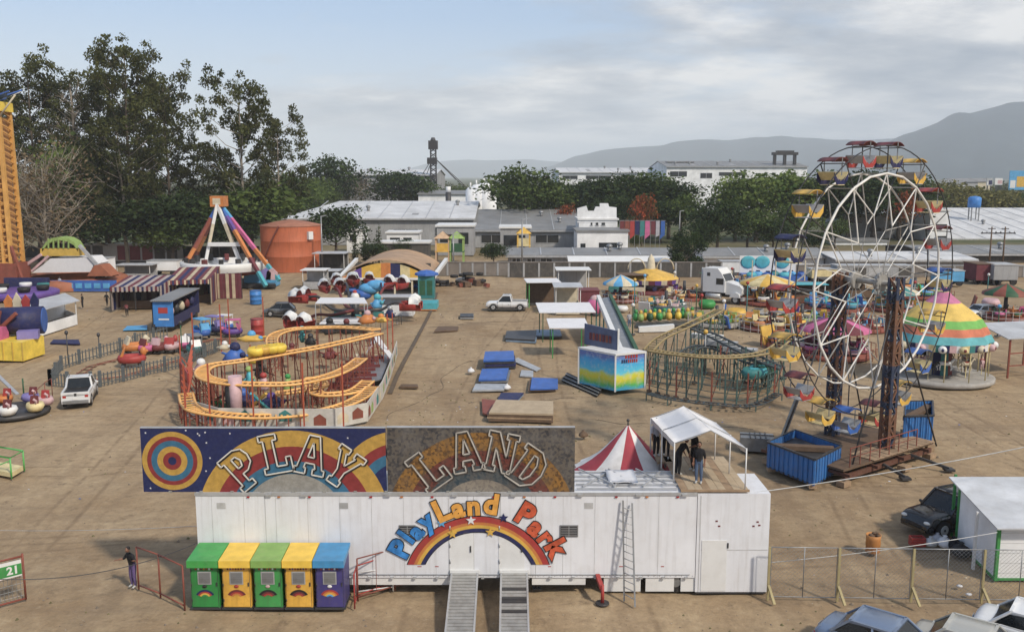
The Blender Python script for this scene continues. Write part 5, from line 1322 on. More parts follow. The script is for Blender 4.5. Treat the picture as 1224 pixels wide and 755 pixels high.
# ---- maroon striped tents
def sttent(label,q,h,h2,cols,walls=True,nm='striped_tent'):
    a,b_,c,d=q; t=T(nm,label,'tent',up((a+b_)/2,0)); N=11; b=B('maroon')
    for k in range(N):
        b.m(cols[k%len(cols)]); p,r=k/N,(k+1)/N
        b.slab([up(lerp(a,b_,p),h),up(lerp(a,b_,r),h),up(lerp(d,c,r),h2),up(lerp(d,c,p),h2)],(0,0,.05))
    b.o('roof_cloth',t)
    for (p,r,hh1,hh2,nn_) in ((b_,c,h,h2,'side_curtain'),(d,c,h2,h2,'back_curtain'),(a,d,h,h2,'side_curtain')):
        b=B('maroon'); N2=9
        for k in range(N2):
            b.m(cols[(k+1)%len(cols)]); u,v=k/N2,(k+1)/N2; w=V(0,.08*(k%2))
            b.slab([up(lerp(p,r,u),.05)+w,up(lerp(p,r,v),.05)+w,up(lerp(p,r,v),lerp(hh1,hh2,v))+w,up(lerp(p,r,u),lerp(hh1,hh2,u))+w],V(.03,.03))
        b.o(nn_,t)
    b=B('maroon')
    for k in range(N*2):
        b.m(cols[k%len(cols)]); u,v=k/(2*N),(k+1)/(2*N); b.slab([up(lerp(a,b_,u),h-.5-.1*(k%2)),up(lerp(a,b_,v),h-.5-.1*(k%2)),up(lerp(a,b_,v),h),up(lerp(a,b_,u),h)],V(0,.03))
    b.o('valance',t)
    for p in(a,b_,lerp(a,b_,.5)): b=B('dark_metal'); b.bar(up(p,0),up(p,h),.09); b.o('pole',t)
    b=B('dark_wood'); b.slab([up(lerp(a,d,.3),.0)+V(.4,0),up(lerp(b_,c,.3),.0)+V(-.4,0),up(lerp(b_,c,.3),.95)+V(-.4,0),up(lerp(a,d,.3),.95)+V(.4,0)],V(0,.6)); b.o('counter',t)
    return t
ST=['maroon','stripe_pale','navy','stripe_pale']; mat('stripe_pale',(.40,.33,.30),.85,grime=.4); mat('stripe_cream',(.52,.42,.28),.85,grime=.3)
sttent('open maroon, navy and cream striped tent, leftmost of the maroon tents',[W(133,372),W(192,371),W(192,371)+V(-.5,7),W(133,372)+V(-.5,7)],2.9,3.5,ST)
sttent('larger maroon and cream striped tent between the open one and the striped curtain',[W(200,366),W(252,364),W(252,364)+V(-1.5,9),W(200,366)+V(-1.5,9)],3.2,3.9,['maroon','stripe_cream','maroon','navy'])
q=frame4(256,289,357,.12); t=T('striped_curtain','maroon and cream striped cloth wall hung beside the larger maroon tent','curtain',up(q[0],0))
b=B('maroon'); a,c=q[0],q[1]
for k in range(9): b.m(['maroon','stripe_cream','maroon','maroon','stripe_cream'][k%5]); b.slab([up(lerp(a,c,k/9),.05)+V(0,.1*(k%2)),up(lerp(a,c,(k+1)/9),.05)+V(0,.1*(k%2)),up(lerp(a,c,(k+1)/9),3.3)+V(0,.1*(k%2)),up(lerp(a,c,k/9),3.3)+V(0,.1*(k%2))],V(0,.05))
b.o('cloth',t)
for f in(0,.5,1): b=B('dark_metal'); b.bar(up(lerp(a,c,f),0)+V(0,.2),up(lerp(a,c,f),3.4)+V(0,.2),.1); b.o('pole',t)
# ---- dark blue trailer
a=W(183,396);b_=W(208,396);c=W(239,378)
t=T('game_trailer','dark blue game trailer with a dusty flat roof, in front of the maroon tents','trailer',a)
d=a+(c-b_); h=ZY(360,a.y)-.0; b=B('bright_blue'); b.slab([up(a,.5),up(b_,.5),up(b_,h),up(a,h)],V(0,.15)); b.o('front_wall',t)
b=B('navy'); b.slab([up(b_,.5),up(c,.5),up(c,1.5),up(b_,1.5)],V(-.12,.05)); b.o('counter',t)
b=B('navy'); b.slab([up(a,.5),up(d,.5),up(d,h),up(a,h)],V(.1,0)); b.slab([up(d,.5),up(c,.5),up(c,h),up(d,h)],V(0,-.1)); b.o('wall',t)
b=B('grey_roof'); ctr=(a+b_+c+d)/4; b.slab([up(p+(p-ctr).normalized()*.3,h) for p in(a,b_,c,d)],V(0,0,.12)); b.o('roof',t)
for k in range(5): b=B(['pale_pink','dark_metal','cream','dark_red','navy'][k]); p=lerp(b_,c,(k+.4)/5.2)+V(-.6,.3); b.ball(up(p,2.0),(.4,.4,.55),8,6); b.o('prize',t)
b=B('dark_metal'); b.slab([up(a,.45)+V(.2,.2),up(b_,.45)+V(-.2,.2),up(c,.45)+V(-.2,-.2),up(d,.45)+V(.2,-.2)],V(0,0,.1)); b.o('floor',t)
for p in(lerp(b_,c,.25),lerp(b_,c,.85),lerp(a,b_,.1)): b=B('tyre'); b.cyl(up(p,.38)+V(-.25,0),up(p,.38)+V(.05,0),.38,n=14); b.o('wheel',t)
b=B('red'); b.slab([up(lerp(a,b_,.3),1.9)+V(0,-.02),up(lerp(a,b_,.75),1.9)+V(0,-.02),up(lerp(a,b_,.75),2.5)+V(0,-.02),up(lerp(a,b_,.3),2.5)+V(0,-.02)],V(0,.02)); b.m('white_paint'); b.slab([up(lerp(a,b_,.3),1.2)+V(0,-.02),up(lerp(a,b_,.8),1.2)+V(0,-.02),up(lerp(a,b_,.8),1.35)+V(0,-.02),up(lerp(a,b_,.3),1.35)+V(0,-.02)],V(0,.02)); b.o('painted_picture',t)
# ---- A-frame ride
Yp=W(270,345).y+3; top=WY(262,243,Yp)
t=T('pendulum_ride','tall A-frame swing ride with rainbow striped legs, left of the orange tank','fair ride',(top.x,Yp,0))
cols4=['blue','pale_pink','orange','dark_red']
def seg_leg(p,q,cs,r,name='leg'):
    b=B(cs[0]); n=len(cs)
    for k in range(n): b.m(cs[k]); b.bar(lerp(p,q,k/n),lerp(p,q,(k+1)/n),r)
    b.o(name,t)
for (px,py,dy,cs) in ((212,333,-4,['blue','rust_red','rust_red','orange','dark_red']),(228,318,3,['rust_red','rust_red','orange','rust_red']),(334,335,-4,['sky_blue','pink','pink','orange','cyan']),(318,342,-6,['blue','purple','orange','orange','maroon','cyan'])):
    q=WY(px,py,Yp+dy); q.z=max(q.z,0); seg_leg(top,q,cs,.48)
for (px,py,dy) in((245,316,-2),(288,316,-2)): seg_leg(top+V(0,-1),WY(px,py,Yp+dy),['white_paint','cream','white_paint'],.42,'swing_arm')
b=B('orange'); b.box(top+V(0,0,.3),(1.9,2.4,1.5)); b.m('cream'); b.box(top+V(0,-1.22,.3),(1.1,.05,.9)); b.o('motor_box',t)
b=B('white_paint'); cc=WY(268,314,Yp-1); b.lathe(cc+V(0,0,-1.1),[(5.8,.0),(6.0,.6),(6.1,1.3),(5.6,1.4),(5.3,.6),(2,.3),(1.2,.9),(0,1)],n=30); b.o('seat_ring',t)
b=B('dark_red'); b.lathe(cc+V(0,0,-1.35),[(4.8,-.2),(5.9,.25),(6.02,.4)],n=30); b.o('ring_trim',t)
for k in range(14): a_=k*2*PI/14; b=B(['dark_metal','dark_red','black'][k%3]); b.box(cc+V(math.cos(a_)*5.2,math.sin(a_)*5.2,.45),(.6,.6,.9),a_); b.o('seat',t)
b=B('white_paint'); b.bar(WY(249,292,Yp-2),WY(287,292,Yp-2),.55); b.o('cross_beam',t)
b=B('sky_blue'); b.slab([W(292,342),W(330,342),up(W(330,342),1.4),up(W(292,342),1.9)],V(0,2.5)); b.o('control_cabin',t)
b=B('dark_metal'); b.slab([W(216,344),W(330,344),W(326,336),W(222,336)],V(0,0,.5)); b.o('base_platform',t)
for k in range(4): b=B(['pale_pink','white_paint','light_purple','pale_pink'][k]); q=up(WY([224,218,316,324][k],[318,324,318,324][k],Yp-4),1.4); b.slab([q+V(-.8,0,0),q+V(.8,0,0),q+V(.9,0,1.0),q+V(.2,0,1.7),q+V(-.6,0,1.2)],V(0,.2)); b.o('painted_figure',t)
# ---- drums
def drum(px,py,m,lab,r,h):
    p=W(px,py); t=T('drum',lab,'drum',p); b=B(m); b.lathe(p,[(0,.02),(r,.0),(r*1.02,.03),(r,h*.33),(r*1.03,h*.34),(r,h*.36),(r,h*.66),(r*1.03,h*.67),(r,h*.69),(r,h-.02),(r*.9,h),(0,h)],n=20); b.o('barrel',t)
    b=B('dark_metal'); b.lathe(p,[(r*1.03,h-.05),(r*1.05,h),(r*.98,h+.01)],n=20); b.o('rim',t)
drum(306,363,'bright_blue','large blue drum standing alone on the dirt left of the arm ride',.72,1.7)
drum(308,403,'red','large red drum behind the orange coaster, left of its upper track',.62,1.9)
# ---- orange storage tank
p=W(341,326); Rk=mpp(p.y,4)*37; ht=ZY(271,p.y-Rk*.2)
t=T('storage_tank','huge rusty orange cylindrical storage tank beyond the fairground','tank',p)
c=p+V(0,Rk); b=B('tank_orange'); b.lathe(c,[(Rk,0),(Rk,ht*.33),(Rk*1.004,ht*.335),(Rk,ht*.34),(Rk,ht*.66),(Rk*1.004,ht*.665),(Rk,ht*.67),(Rk,ht)],n=56); b.o('shell',t)
mat('tank_roof',(.36,.14,.08),.7,grime=.4); b=B('tank_roof'); b.lathe(c,[(Rk*1.02,ht-.1),(Rk*1.02,ht),(Rk*.5,ht+.6),(0,ht+.95)],n=56); b.o('roof',t)
b=B('white_paint'); q=c+V(math.cos(R(-42))*Rk,math.sin(R(-42))*Rk,ht-1.6); b.box(q,(.9,1.0,1.3),R(48)); b.o('white_plate',t)
b=B('rust_red'); 
for k in range(30): a_=R(-150)+k*.03; b.bar(c+V(math.cos(a_)*Rk*1.01,math.sin(a_)*Rk*1.01,ht*k/30),c+V(math.cos(a_+.03)*Rk*1.04,math.sin(a_+.03)*Rk*1.04,ht*(k+1)/30),.12,.4)
b.o('stair',t)
# ---- kiddie train oval with picket fence
t=T('train_track_fence','long grey picket fence around the kiddie train track beside the white pickup','fence',W(70,459))
def zpath(pts,n):
    P=[W(*p) for p in pts]; L=[0]
    for i in range(1,len(P)): L.append(L[-1]+(P[i]-P[i-1]).length)
    out=[]
    for k in range(n+1):
        s=L[-1]*k/n; i=max(j for j in range(len(P)-1) if L[j]<=s+1e-9); u=(s-L[i])/max(1e-6,L[i+1]-L[i]); out.append(P[i].lerp(P[i+1],u))
    return out
mat('fence_grey',(.11,.13,.14),.7,grime=.4)
for pts,n,nn_ in (([(60,460),(75,441),(105,431),(140,421),(170,410),(200,403)],46,'picket_row'),([(120,462),(150,455),(180,447),(213,440),(240,428),(262,419)],44,'picket_row'),([(60,460),(90,464),(120,462)],14,'picket_row')):
    pp=zpath(pts,n); b=B('fence_grey')
    for k,p in enumerate(pp): b.bar(p,up(p,1.05 if k%6 else 1.25),.07 if k%6 else .2)
    b.o(nn_,t); b=B('fence_grey')
    for i in range(len(pp)-1):
        pass
    for z in(.25,.9): b=B('fence_grey'); b.tube([up(q,z) for q in pp],.035,4); b.o('fence_rail',t)
tr2=T('train_track','narrow oval kiddie train rails curving behind the white pickup','rails',W(150,440))
ov=[(110,455),(95,448),(110,438),(150,428),(190,418),(230,412),(262,405),(280,408),(270,415),(235,425),(190,438),(150,450),(110,455)]
pp=zpath(ov,70)
for s in(-.25,.25): b=B('rust_red'); b.tube([up(p,.07)+V(s,s*.5) for p in pp],.035,4); b.o('rail',tr2)
b=B('dark_wood')
for i in range(0,70,2): d=(pp[i+1]-pp[i]).normalized(); n=V(-d.y,d.x); b.bar(up(pp[i],.03)-n*.45,up(pp[i],.03)+n*.45,.12,.05)
b.o('sleepers',tr2)
def minicar(label,px,py,rz,m1,m2,group,kind=0):
    p=W(px,py); t=T('kiddie_train_car',label,'ride car',(0,0,0),group)
    b=B(m1); b.smooth=True
    b.lathe((0,0,0),[(.0,.2),(.55,.25),(.62,.5),(.55,.75),(.42,.7),(.4,.45),(0,.42)],n=12); b.v=[V(v.x*1.5,v.y,v.z) for v in b.v]; b.o('hull',t)
    b=B(m2); b.slab([V(-.7,-.4,.7),V(-.45,-.4,1.25),V(-.35,-.4,1.25),V(-.5,-.4,.7)],V(0,.8)); b.o('seat_back',t)
    b=B(m2); 
    if kind==0: b.ball((.75,0,.95),(.22,.2,.32),8,6); b.ball((.95,0,.95),(.12,.1,.1),6,4)
    else: b.bx(-.75,.55,-.45,.45,1.5,1.58); [b.bar((x,y,.6),(x,y,1.5),.05) for x in(-.7,.5) for y in(-.4,.4)]; b.ball((.85,0,.75),(.25,.25,.2),8,6)
    b.o('figurehead' if kind==0 else 'roof',t)
    for x in(-.5,.5):
        for y in(-.35,.35): w=B('black'); w.cyl((x,y-.04,.16),(x,y+.04,.16),.15,n=10); w.o('wheel',t)
    t.location=p; t.rotation_euler=(0,0,rz); return t
G='little ride cars on the kiddie track'
for i,(px,py,m1,m2,lab,k,s) in enumerate(((158,437,'red','orange','red and orange front car of the kiddie train, nearest its grey fence',0,1.6),(162,422,'orange','cream','orange car with a cream figurehead, second on the kiddie train',0,1.6),(178,422,'pink','dark_red','pink kiddie train car between the orange car and the dark red one',0,1.4),(192,421,'dark_red','pale_pink','dark red kiddie train car with a pale seat',0,1.4),(206,420,'pale_pink','red','pale pink kiddie train car ahead of the grey teal one',0,1.4),(222,418,'pink','white_paint','pink and white kiddie car beside the tall green pole',0,1.4),
   (233,424,'teal','grey_metal','teal ride car nearest the left end of the orange coaster',1,1.5),(241,404,'blue','sky_blue','blue ride car with a sky blue roof, left of the row of blue cars',1,1.6),(256,399,'navy','light_purple','navy ride car with a light purple roof, in the middle of the blue cars',1,1.5),(268,396,'blue','white_paint','blue ride car with a white roof, behind the navy one',1,1.4),(278,402,'purple','pink','purple ride car with a pink roof, rightmost of the blue cars',1,1.4))):
    c_=minicar(lab,px,py,R(20+i*17),m1,m2,G,k); c_.scale=(s*.8,)*3
for px,py,h,m,lab in((218,430,3.2,'dark_green','slim dark green pole beside the kiddie train cars'),(82,436,2.7,'dark_metal','lamp post with a small round lamp inside the train track fence'),(119,422,1.6,'dark_metal','short post on the far side of the train track fence')):
    p=W(px,py); t=T('lamp_post',lab,'post',p); b=B(m); b.tube([p,up(p,h)],.05,6); b.o('pole',t); b=B('dark_metal'); b.ball(up(p,h+.1),(.16,.16,.2),8,6); b.o('lamp',t)
# pink and purple kiddie ride at far left edge
p=W(14,500); t=T('kiddie_ride','small round kiddie ride with pastel pink, yellow and purple cars, at the left edge','fair ride',p)
b=B('dark_metal'); b.lathe(p+V(-.6,1.4),[(0,.3),(2.2,.3),(2.3,.1),(2.2,0)],n=24); b.o('turntable',t)
for k in range(7):
    a_=k*2*PI/7-.4; q=p+V(-.6+math.cos(a_)*1.9,1.4+math.sin(a_)*1.9,.35); b=B(['pale_yellow','pale_pink','light_purple','orange','pink','yellow','white_paint'][k]); b.lathe(q,[(0,0),(.45,.05),(.6,.35),(.5,.6),(.35,.45),(0,.35)],n=10,wob=lambda a,i:.25*math.cos(a+k)); b.m('red' if k%2 else 'dark_red'); b.slab([q+V(-.3,.1,.4),q+V(.3,.1,.4),q+V(.25,.2,1.0),q+V(-.25,.2,1.0)],V(0,.08)); b.m('pale_pink'); b.tube([q+V(.3,-.3,.4),q+V(.45,-.45,.8),q+V(.3,-.5,.95)],.09,6); b.o('ride_car',t)
b=B('light_metal'); b.bar(up(W(-4,470),1.6),up(W(22,486),.9),.25,.08); b.o('slide_panel',t)
b=B('dark_green'); b.tube([W(29,478),up(W(29,478),1.6)],.06); b.o('pole',t)
barricade('thin reddish railing posts right of the pastel kiddie ride',[W(42,495),W(55,482),W(63,476)],'rust_red',h=1.5)
t=T('tube_stand','bright green tubular frame with a yellow base at the left edge, left of the sign','frame',W(6,568)); q0,q1=W(-18,566),W(14,572)
for p in(q0,q1,q0+V(0,1.3),q1+V(0,1.3)): b=B('bright_green'); b.tube([p,up(p,1.15)],.05); b.o('post',t)
b=B('bright_green'); b.tube([up(q0,1.15),up(q1,1.15),up(q1+V(0,1.3),1.15),up(q0+V(0,1.3),1.15)],.05,6,closed=True); b.tube([up(q0,.2),up(q1,1.0)],.035); b.o('top_rail',t)
b=B('pale_yellow'); b.slab([up(q0,.08),up(q1,.08),up(q1+V(0,1.2),.08),up(q0+V(0,1.2),.08)],V(0,0,.25)); b.o('base',t)
# mats lying on the ground
def flat(name,lab,cat,q,h,m,m2=None,z=.0,group=None):
    q=[W(*p) for p in q]; b=B(m); b.slab([up(p,z) for p in q],V(0,0,h)); t=tag(b.o(name),lab,cat,group)
    return t
flat('ground_panel','narrow dark blue panel lying on the dirt right of the barrel ride','panel',[(60,411),(96,412),(94,407),(64,407)],.12,'navy')
flat('ground_panel','pale blue tarpaulin lying flat left of the dark blue game trailer','panel',[(147,395),(176,394),(176,389),(152,390)],.06,'sky_blue')
flat('ground_panel','small dark beam lying across the dirt right of the orange coaster','beam',[(478,464),(500,464),(499,461),(479,461)],.15,'dark_wood')
flat('ground_panel','small brown metal plate lying in the lane before the white sedan','panel',[(519,397),(547,396),(548,391),(524,391)],.12,'dark_wood')
# ================================================================ ORANGE COASTER
cs=T('family_coaster','orange tracked family coaster on thin red posts inside a low white fence','roller coaster',W(345,505))
def smooth(P,n=6):
    out=[]
    for i in range(len(P)-1):
        p0=P[max(0,i-1)];p1=P[i];p2=P[i+1];p3=P[min(len(P)-1,i+2)]
        for k in range(n):
            t=k/n; out.append(.5*((2*p1)+(p2-p0)*t+(2*p0-5*p1+4*p2-p3)*t*t+(-p0+3*p1-3*p2+p3)*t**3))
    out.append(P[-1]); return out
def track(pts,parent,m='track_orange',post='rust_red',gauge=.45,step=2,pr=.045,name='track',r=.09):
    P=smooth([W(*p) for p in pts]); lf=[];rt=[]
    for i,p in enumerate(P):
        d=P[min(i+1,len(P)-1)]-P[max(i-1,0)]; d.z=0; d.normalize(); n=V(-d.y,d.x); lf.append(p+n*gauge); rt.append(p-n*gauge)
    b=B(m); b.tube(lf,r,6); b.tube(rt,r,6)
    for i in range(0,len(P)): b.bar(lf[i],rt[i],.12,.06)
    b.o(name,parent)
    for i in range(0,len(P),step):
        b=B(post)
        for q in(lf[i],rt[i]):
            b.bar((q.x,q.y,0),(q.x,q.y,q.z-.05),pr*1.6)
        if lf[i].z>1.2: b.bar((lf[i].x,lf[i].y,.2),(rt[i].x,rt[i].y,rt[i].z-.2),pr); b.bar((rt[i].x,rt[i].y,lf[i].z*.5),(lf[i].x,lf[i].y,lf[i].z*.5),pr)
        b.o('support',parent)
track([(452,398,3.0),(425,405,3.1),(385,414,3.0),(340,422,2.9),(295,430,2.8),(255,436,2.7),(242,443,2.6),(246,451,2.5),(270,457,2.4),(310,459,2.3),(350,458,2.2),(390,450,2.2),(415,440,2.1),(432,428,2.0)],cs)
track([(222,470,1.5),(228,486,1.3),(250,493,1.15),(290,497,1.05),(330,497,.95),(370,493,.95),(405,486,1.0),(432,474,1.1),(445,462,1.3)],cs)
track([(330,425,2.0),(325,405,2.4),(338,396,2.6),(365,392,2.7),(410,391,2.8),(450,394,3.0)],cs)
track([(330,470,1.2),(360,466,1.3),(385,460,1.4),(372,452,1.5),(380,470,1.3),(420,468,1.2),(440,455,1.3)],cs,step=3)
# white fence wall with painted figures
FP=[(224,508),(262,512),(330,513),(400,513),(440,505),(458,477),(468,450),(475,425)]
P=[W(*p) for p in FP]; P[0]=W(222,500)
mat('fence_white',(.58,.55,.50),.7,grime=.4,gcol=(.28,.30,.2))
for i in range(len(P)-1):
    a,c=P[i],P[i+1]; b=B('fence_white'); n=(c-a).normalized(); n=V(-n.y,n.x)
    b.slab([up(a,.1),up(c,.1),up(c,1.35),up(a,1.35)],n*.06)
    w=b.o('fence_board',cs); L=(c-a).length; k=0
    g=B('green'); random.seed(i)
    for j in range(int(L/1.1)):
        u=(j+.2)/(L/1.1); v_=min(1,u+.8/L); m=['olive_green','pale_pink','teal','cream','rust_red'][(i+j)%5]; g.m(m); z0=.25+.3*random.random(); off=-n*.012
        g.slab([up(lerp(a,c,u),z0)+off,up(lerp(a,c,v_),z0)+off,up(lerp(a,c,v_),z0+.45)+off,up(lerp(a,c,(u+v_)/2),z0+.75)+off,up(lerp(a,c,u),z0+.5)+off],n*.006)
    g.o('painted_scene',w)
for px,py,h in((223,512,4.2),(252,516,4.4),(304,517,4.4),(364,517,4.5),(411,517,4.6),(300,440,2),(217,470,2.6),(217,450,3.4),(232,430,4.2),(265,420,4.4),(275,415,4.6),(316,408,4.4),(470,430,4.2),(464,436,4.4)):
    b=B('red'); p=W(px,py); b.m(mat('post_red',(.45,.08,.03),.5,grime=.3)); b.bar(p,up(p,h),.09); b.o('post',cs)
# station platform and its roof, loading deck
b=B('white_cloth'); q=[W(378,396),W(440,396),W(436,388),W(384,388)]; b.slab([up(p,2.9) for p in q],V(0,0,.08)); b.o('station_roof',cs)
for p in q: b=B('light_metal'); b.bar(p,up(p,2.9),.09); b.o('station_post',cs)
b=B('dark_red'); 
q=[W(412,470),W(456,462),W(468,430),W(428,436)]
b=B('grey_metal'); b.slab([up(p,.5) for p in q],V(0,0,.08)); b.o('loading_deck',cs)
for k in range(9): b=B('dark_red'); p=lerp(lerp(q[0],q[1],.15+.1*(k%3)),lerp(q[3],q[2],.15+.1*(k%3)),k/9); b.bar(up(p,.55)-V(1.5,.3),up(p,.55)+V(1.2,.3),.12,.5); b.o('queue_rail',cs)
b=B('white_paint'); e=W(460,440); b.slab([up(W(438,437),1.0),up(W(449,424),1.9),up(W(451,424),1.9),up(W(470,440),1.0),up(W(468,446),1.0),up(W(450,430),1.6)],V(0,0,.1)); b.o('gable_board',cs)
# scenery inside the coaster: figures, palm, castle pieces
def blob(px,py,m,s,z0=0,parent=cs,nm='scenery_figure',m2=None,sh=(1,1,1)):
    s*=.8; p=W(px,py); b=B(m); rr_=random.Random(px*7+py); q=up(p,z0)
    b.lathe(q,[(0,0),(s*sh[0]*.7,.05),(s*sh[0]*.95,s*sh[2]*.5),(s*sh[0]*.75,s*sh[2]*1.2),(s*sh[0]*.45,s*sh[2]*1.7),(0,s*sh[2]*1.9)],n=9,wob=lambda a,i:.22*math.sin(a*2+px)+.15*math.sin(a*3+i*1.7)); b.tube([q+V(s*sh[0]*.6,0,s*sh[2]),q+V(s*sh[0]*1.3,-.1,s*sh[2]*(.6+rr_.random()))],s*.18,6,r2=s*.1); b.tube([q+V(-s*sh[0]*.6,0,s*sh[2]),q+V(-s*sh[0]*1.3,-.1,s*sh[2]*(.6+rr_.random()))],s*.18,6,r2=s*.1)
    if m2: b.m(m2); b.ball(up(p,z0+s*sh[2]*2.0),(s*.6,s*.6,s*.55),8,6); b.ball(up(p,z0+s*sh[2]*1.1)+V(s*sh[0]*.8,-s*.3),(s*.35,s*.35,s*.3),6,5)
    b.o(nm,parent)
for px,py,m,s,z,m2,sh in ((283,460,'blue',1.0,1.7,'navy',(1.1,1,.9)),(305,458,'bright_yellow',.8,1.6,'yellow',(1.4,1,.9)),(303,452,'yellow',.8,3.0,'sky_blue',(1.6,1,.5)),(312,468,'black',.7,1.0,'dark_wood',(1,1,1.3)),(291,488,'navy',.9,.2,'blue',(1.7,1,.7)),(325,487,'navy',.8,.1,'purple',(1.8,1,.6)),(299,478,'cyan',.6,.9,'olive_green',(.8,.7,1.6)),(316,480,'pale_pink',.6,.8,'red',(.8,.8,1.3)),(372,430,'black',.6,1.3,'dark_metal',(1,.8,1)),(395,420,'dark_metal',.8,1.6,'black',(1.3,.8,1.1)),(415,417,'black',.7,1.4,'dark_red',(1,.8,1.2)),(362,425,'teal',.6,1.2,'cyan',(.7,.7,1.5)),(440,410,'orange',.8,1.9,'pale_pink',(1.4,.8,.9)),(456,408,'yellow',.7,1.9,'orange',(1.6,.8,.6)),(452,400,'sky_blue',.9,2.7,'cyan',(.9,.9,.9)),(467,412,'navy',.6,2.6,'light_metal',(1,1,1.1)),(345,478,'olive_green',.5,.6,'green',(1,1,1.6)),(270,440,'cream',.6,1.6,'white_paint',(1.2,1,.6)),(242,468,'pale_pink',.8,1.1,'white_paint',(1.2,1,1)),(395,440,'dark_red',.7,.8,'rust_red',(1.3,1,.8)),(350,440,'rust_red',.6,1.0,'dark_red',(1,1,1.1)),(427,445,'pale_pink',.5,.7,'cream',(1,1,1)),(260,492,'dark_green',.8,.1,'green',(1.6,1,.5)),(236,492,'green',.7,.1,'dark_green',(1.3,1,.5))):
    blob(px,py,m,s*.9,z,m2=m2,sh=sh)
b=B('pale_pink'); p=W(283,500); b.cyl(p,up(p,2.9),.38,.45,n=14); b.o('scenery_column',cs)
b=B('black'); p=W(276,500); b.cyl(p,up(p,2.2),.3,n=10); b.o('scenery_column',cs)
# low arch beams
for a,c,m in(((250,482,0.6),(292,458,2.3),'dark_metal'),((296,490,.3),(318,470,1.8),'yellow'),((322,490,.2),(300,470,2.0),'cyan')): b=B(m); b.bar(W(*a),W(*c),.16); b.o('scenery_beam',cs)
# left entrance pile, red framework and steps
for k in range(6): b=B('post_red'); p=W(219,500-k*8); b.bar(p,up(W(232,490-k*8),2.6),.1); b.bar(up(p,2.2),up(W(236,498-k*8),.4),.08); b.o('entrance_frame',cs)
b=B('red'); b.slab([up(W(217,470),.6),up(W(226,486),.6),up(W(226,486),2.4),up(W(217,470),2.4)],V(.1,0)); b.o('entrance_panel',cs)
# train of coaster cars, yellow caterpillar-like
for k,(px,py,z) in enumerate(((315,424,2.95),(324,423,2.95),(333,422,2.95),(306,426,2.9))):
    p=W(px,py,z); b=B('bright_yellow' if k else 'yellow'); b.lathe(p,[(0,.1),(.55,.1),(.65,.5),(.5,.7),(.4,.4),(0,.4)],n=12); b.o('coaster_car',cs)
# ---- arm ride with red and white gondolas
p=W(420,392); c=W(425,383); hub=up(c,1.6)
ar=T('arm_ride','arm ride with pairs of red and white gondolas on curved dark arms','fair ride',c)
b=B('dark_metal'); b.lathe(c,[(0,.5),(1.6,.5),(1.7,.2),(1.5,0)],n=20); b.cyl(up(c,.4),up(c,2.2),.5,.35); b.o('hub',ar)
b=B('white_paint'); b.ball(up(c,2.6),(.5,.5,.6),10,8); b.m('red'); b.ball(up(c,3.2),.25,8,6); b.o('hub_finial',ar)
def arm(px,py,Yo,z,m,flip=0):
    e=WY(px,py,c.y+Yo); e1=e
    b=B(m); pts=[up(c,1.2),lerp(up(c,.9),up(e,1.4),.45),lerp(up(c,1.0),e,.75)+V(0,0,.5),e]; b.tube(smooth(pts),.2,6,r2=.14); a=b.o('arm',ar)
    for s in(-1,1):
        q=e+V(s*1.1,.4*s,0)
        d_=(e-up(c,e.z)); d_.z=0; d_.normalize(); s_=V(-d_.y,d_.x); q=e+s_*(s*.95)+d_*.3
        b=B('red'); b.smooth=False
        b.sheet([[q+d_*u+s_*(w*wd_)+V(0,0,z) for w,z in((-1,.35),(-.8,-.25),(0,-.45),(.8,-.25),(1,.35))] for u,wd_ in((-1.1,.12),(-.6,.6),(0,.78),(.7,.7),(1.3,.3))],V(0,0,-.05)); g=b.o('gondola',ar)
        b=B('white_paint'); b.sheet([[q+d_*u+s_*(w*.7)+V(0,0,z) for w,z in((-1,h1),(-.6,h2),(0,h2+.15),(.6,h2),(1,h1))] for u,h1,h2 in((.0,.4,.9),(.5,.4,1.15),(1.1,.35,.75))],V(0,0,-.04)); b.m('dark_red'); b.slab([q+d_*.5+s_*.5+V(0,0,.0),q+d_*.5-s_*.5+V(0,0,.0),q+d_*.65-s_*.5+V(0,0,.8),q+d_*.65+s_*.5+V(0,0,.8)],d_*.1); b.o('hood',g)
for px,py,Yo,m in((366,356,2,'dark_metal'),(412,338,12,'dark_metal'),(432,337,14,'dark_metal'),(470,341,8,'dark_red'),(487,365,0,'dark_metal'),(362,385,-7,'dark_red'),(398,345,10,'dark_red')): arm(px,py,Yo,0,m)
for k,(px,py,m) in enumerate(((441,345,'sky_blue'),(432,352,'blue'),(450,341,'sky_blue'))): b=B(m); q=WY(px,py,c.y+9); b.ball(q,(1.3,.8,.7),10,6); b.o('wave_figure',ar)
b=B('teal'); 
for k in range(5): a_=k*1.25; b.box(up(c,.6)+V(math.cos(a_)*2.6,math.sin(a_)*2.6),(1.1,.6,.8),a_)
b.o('motor_cover',ar)
barricade('low dark railing around the arm ride with the red gondolas',[W(372,395),W(410,398),W(455,397),W(480,388)],'dark_metal',h=1.1,n=8)
# white counters near the arm ride
stall('pale_stall','white roofed counter stall right behind the arm ride hub','stall',frame4(455,494,378,2.2),2.2,'white_wall','tin_roof',front=1.3,group='small stalls around the arm ride')
flat('white_table','long pale table top at the back of the orange coaster','table',[(382,399),(448,398),(446,391),(390,391)],.08,'white_cloth',z=1.0)
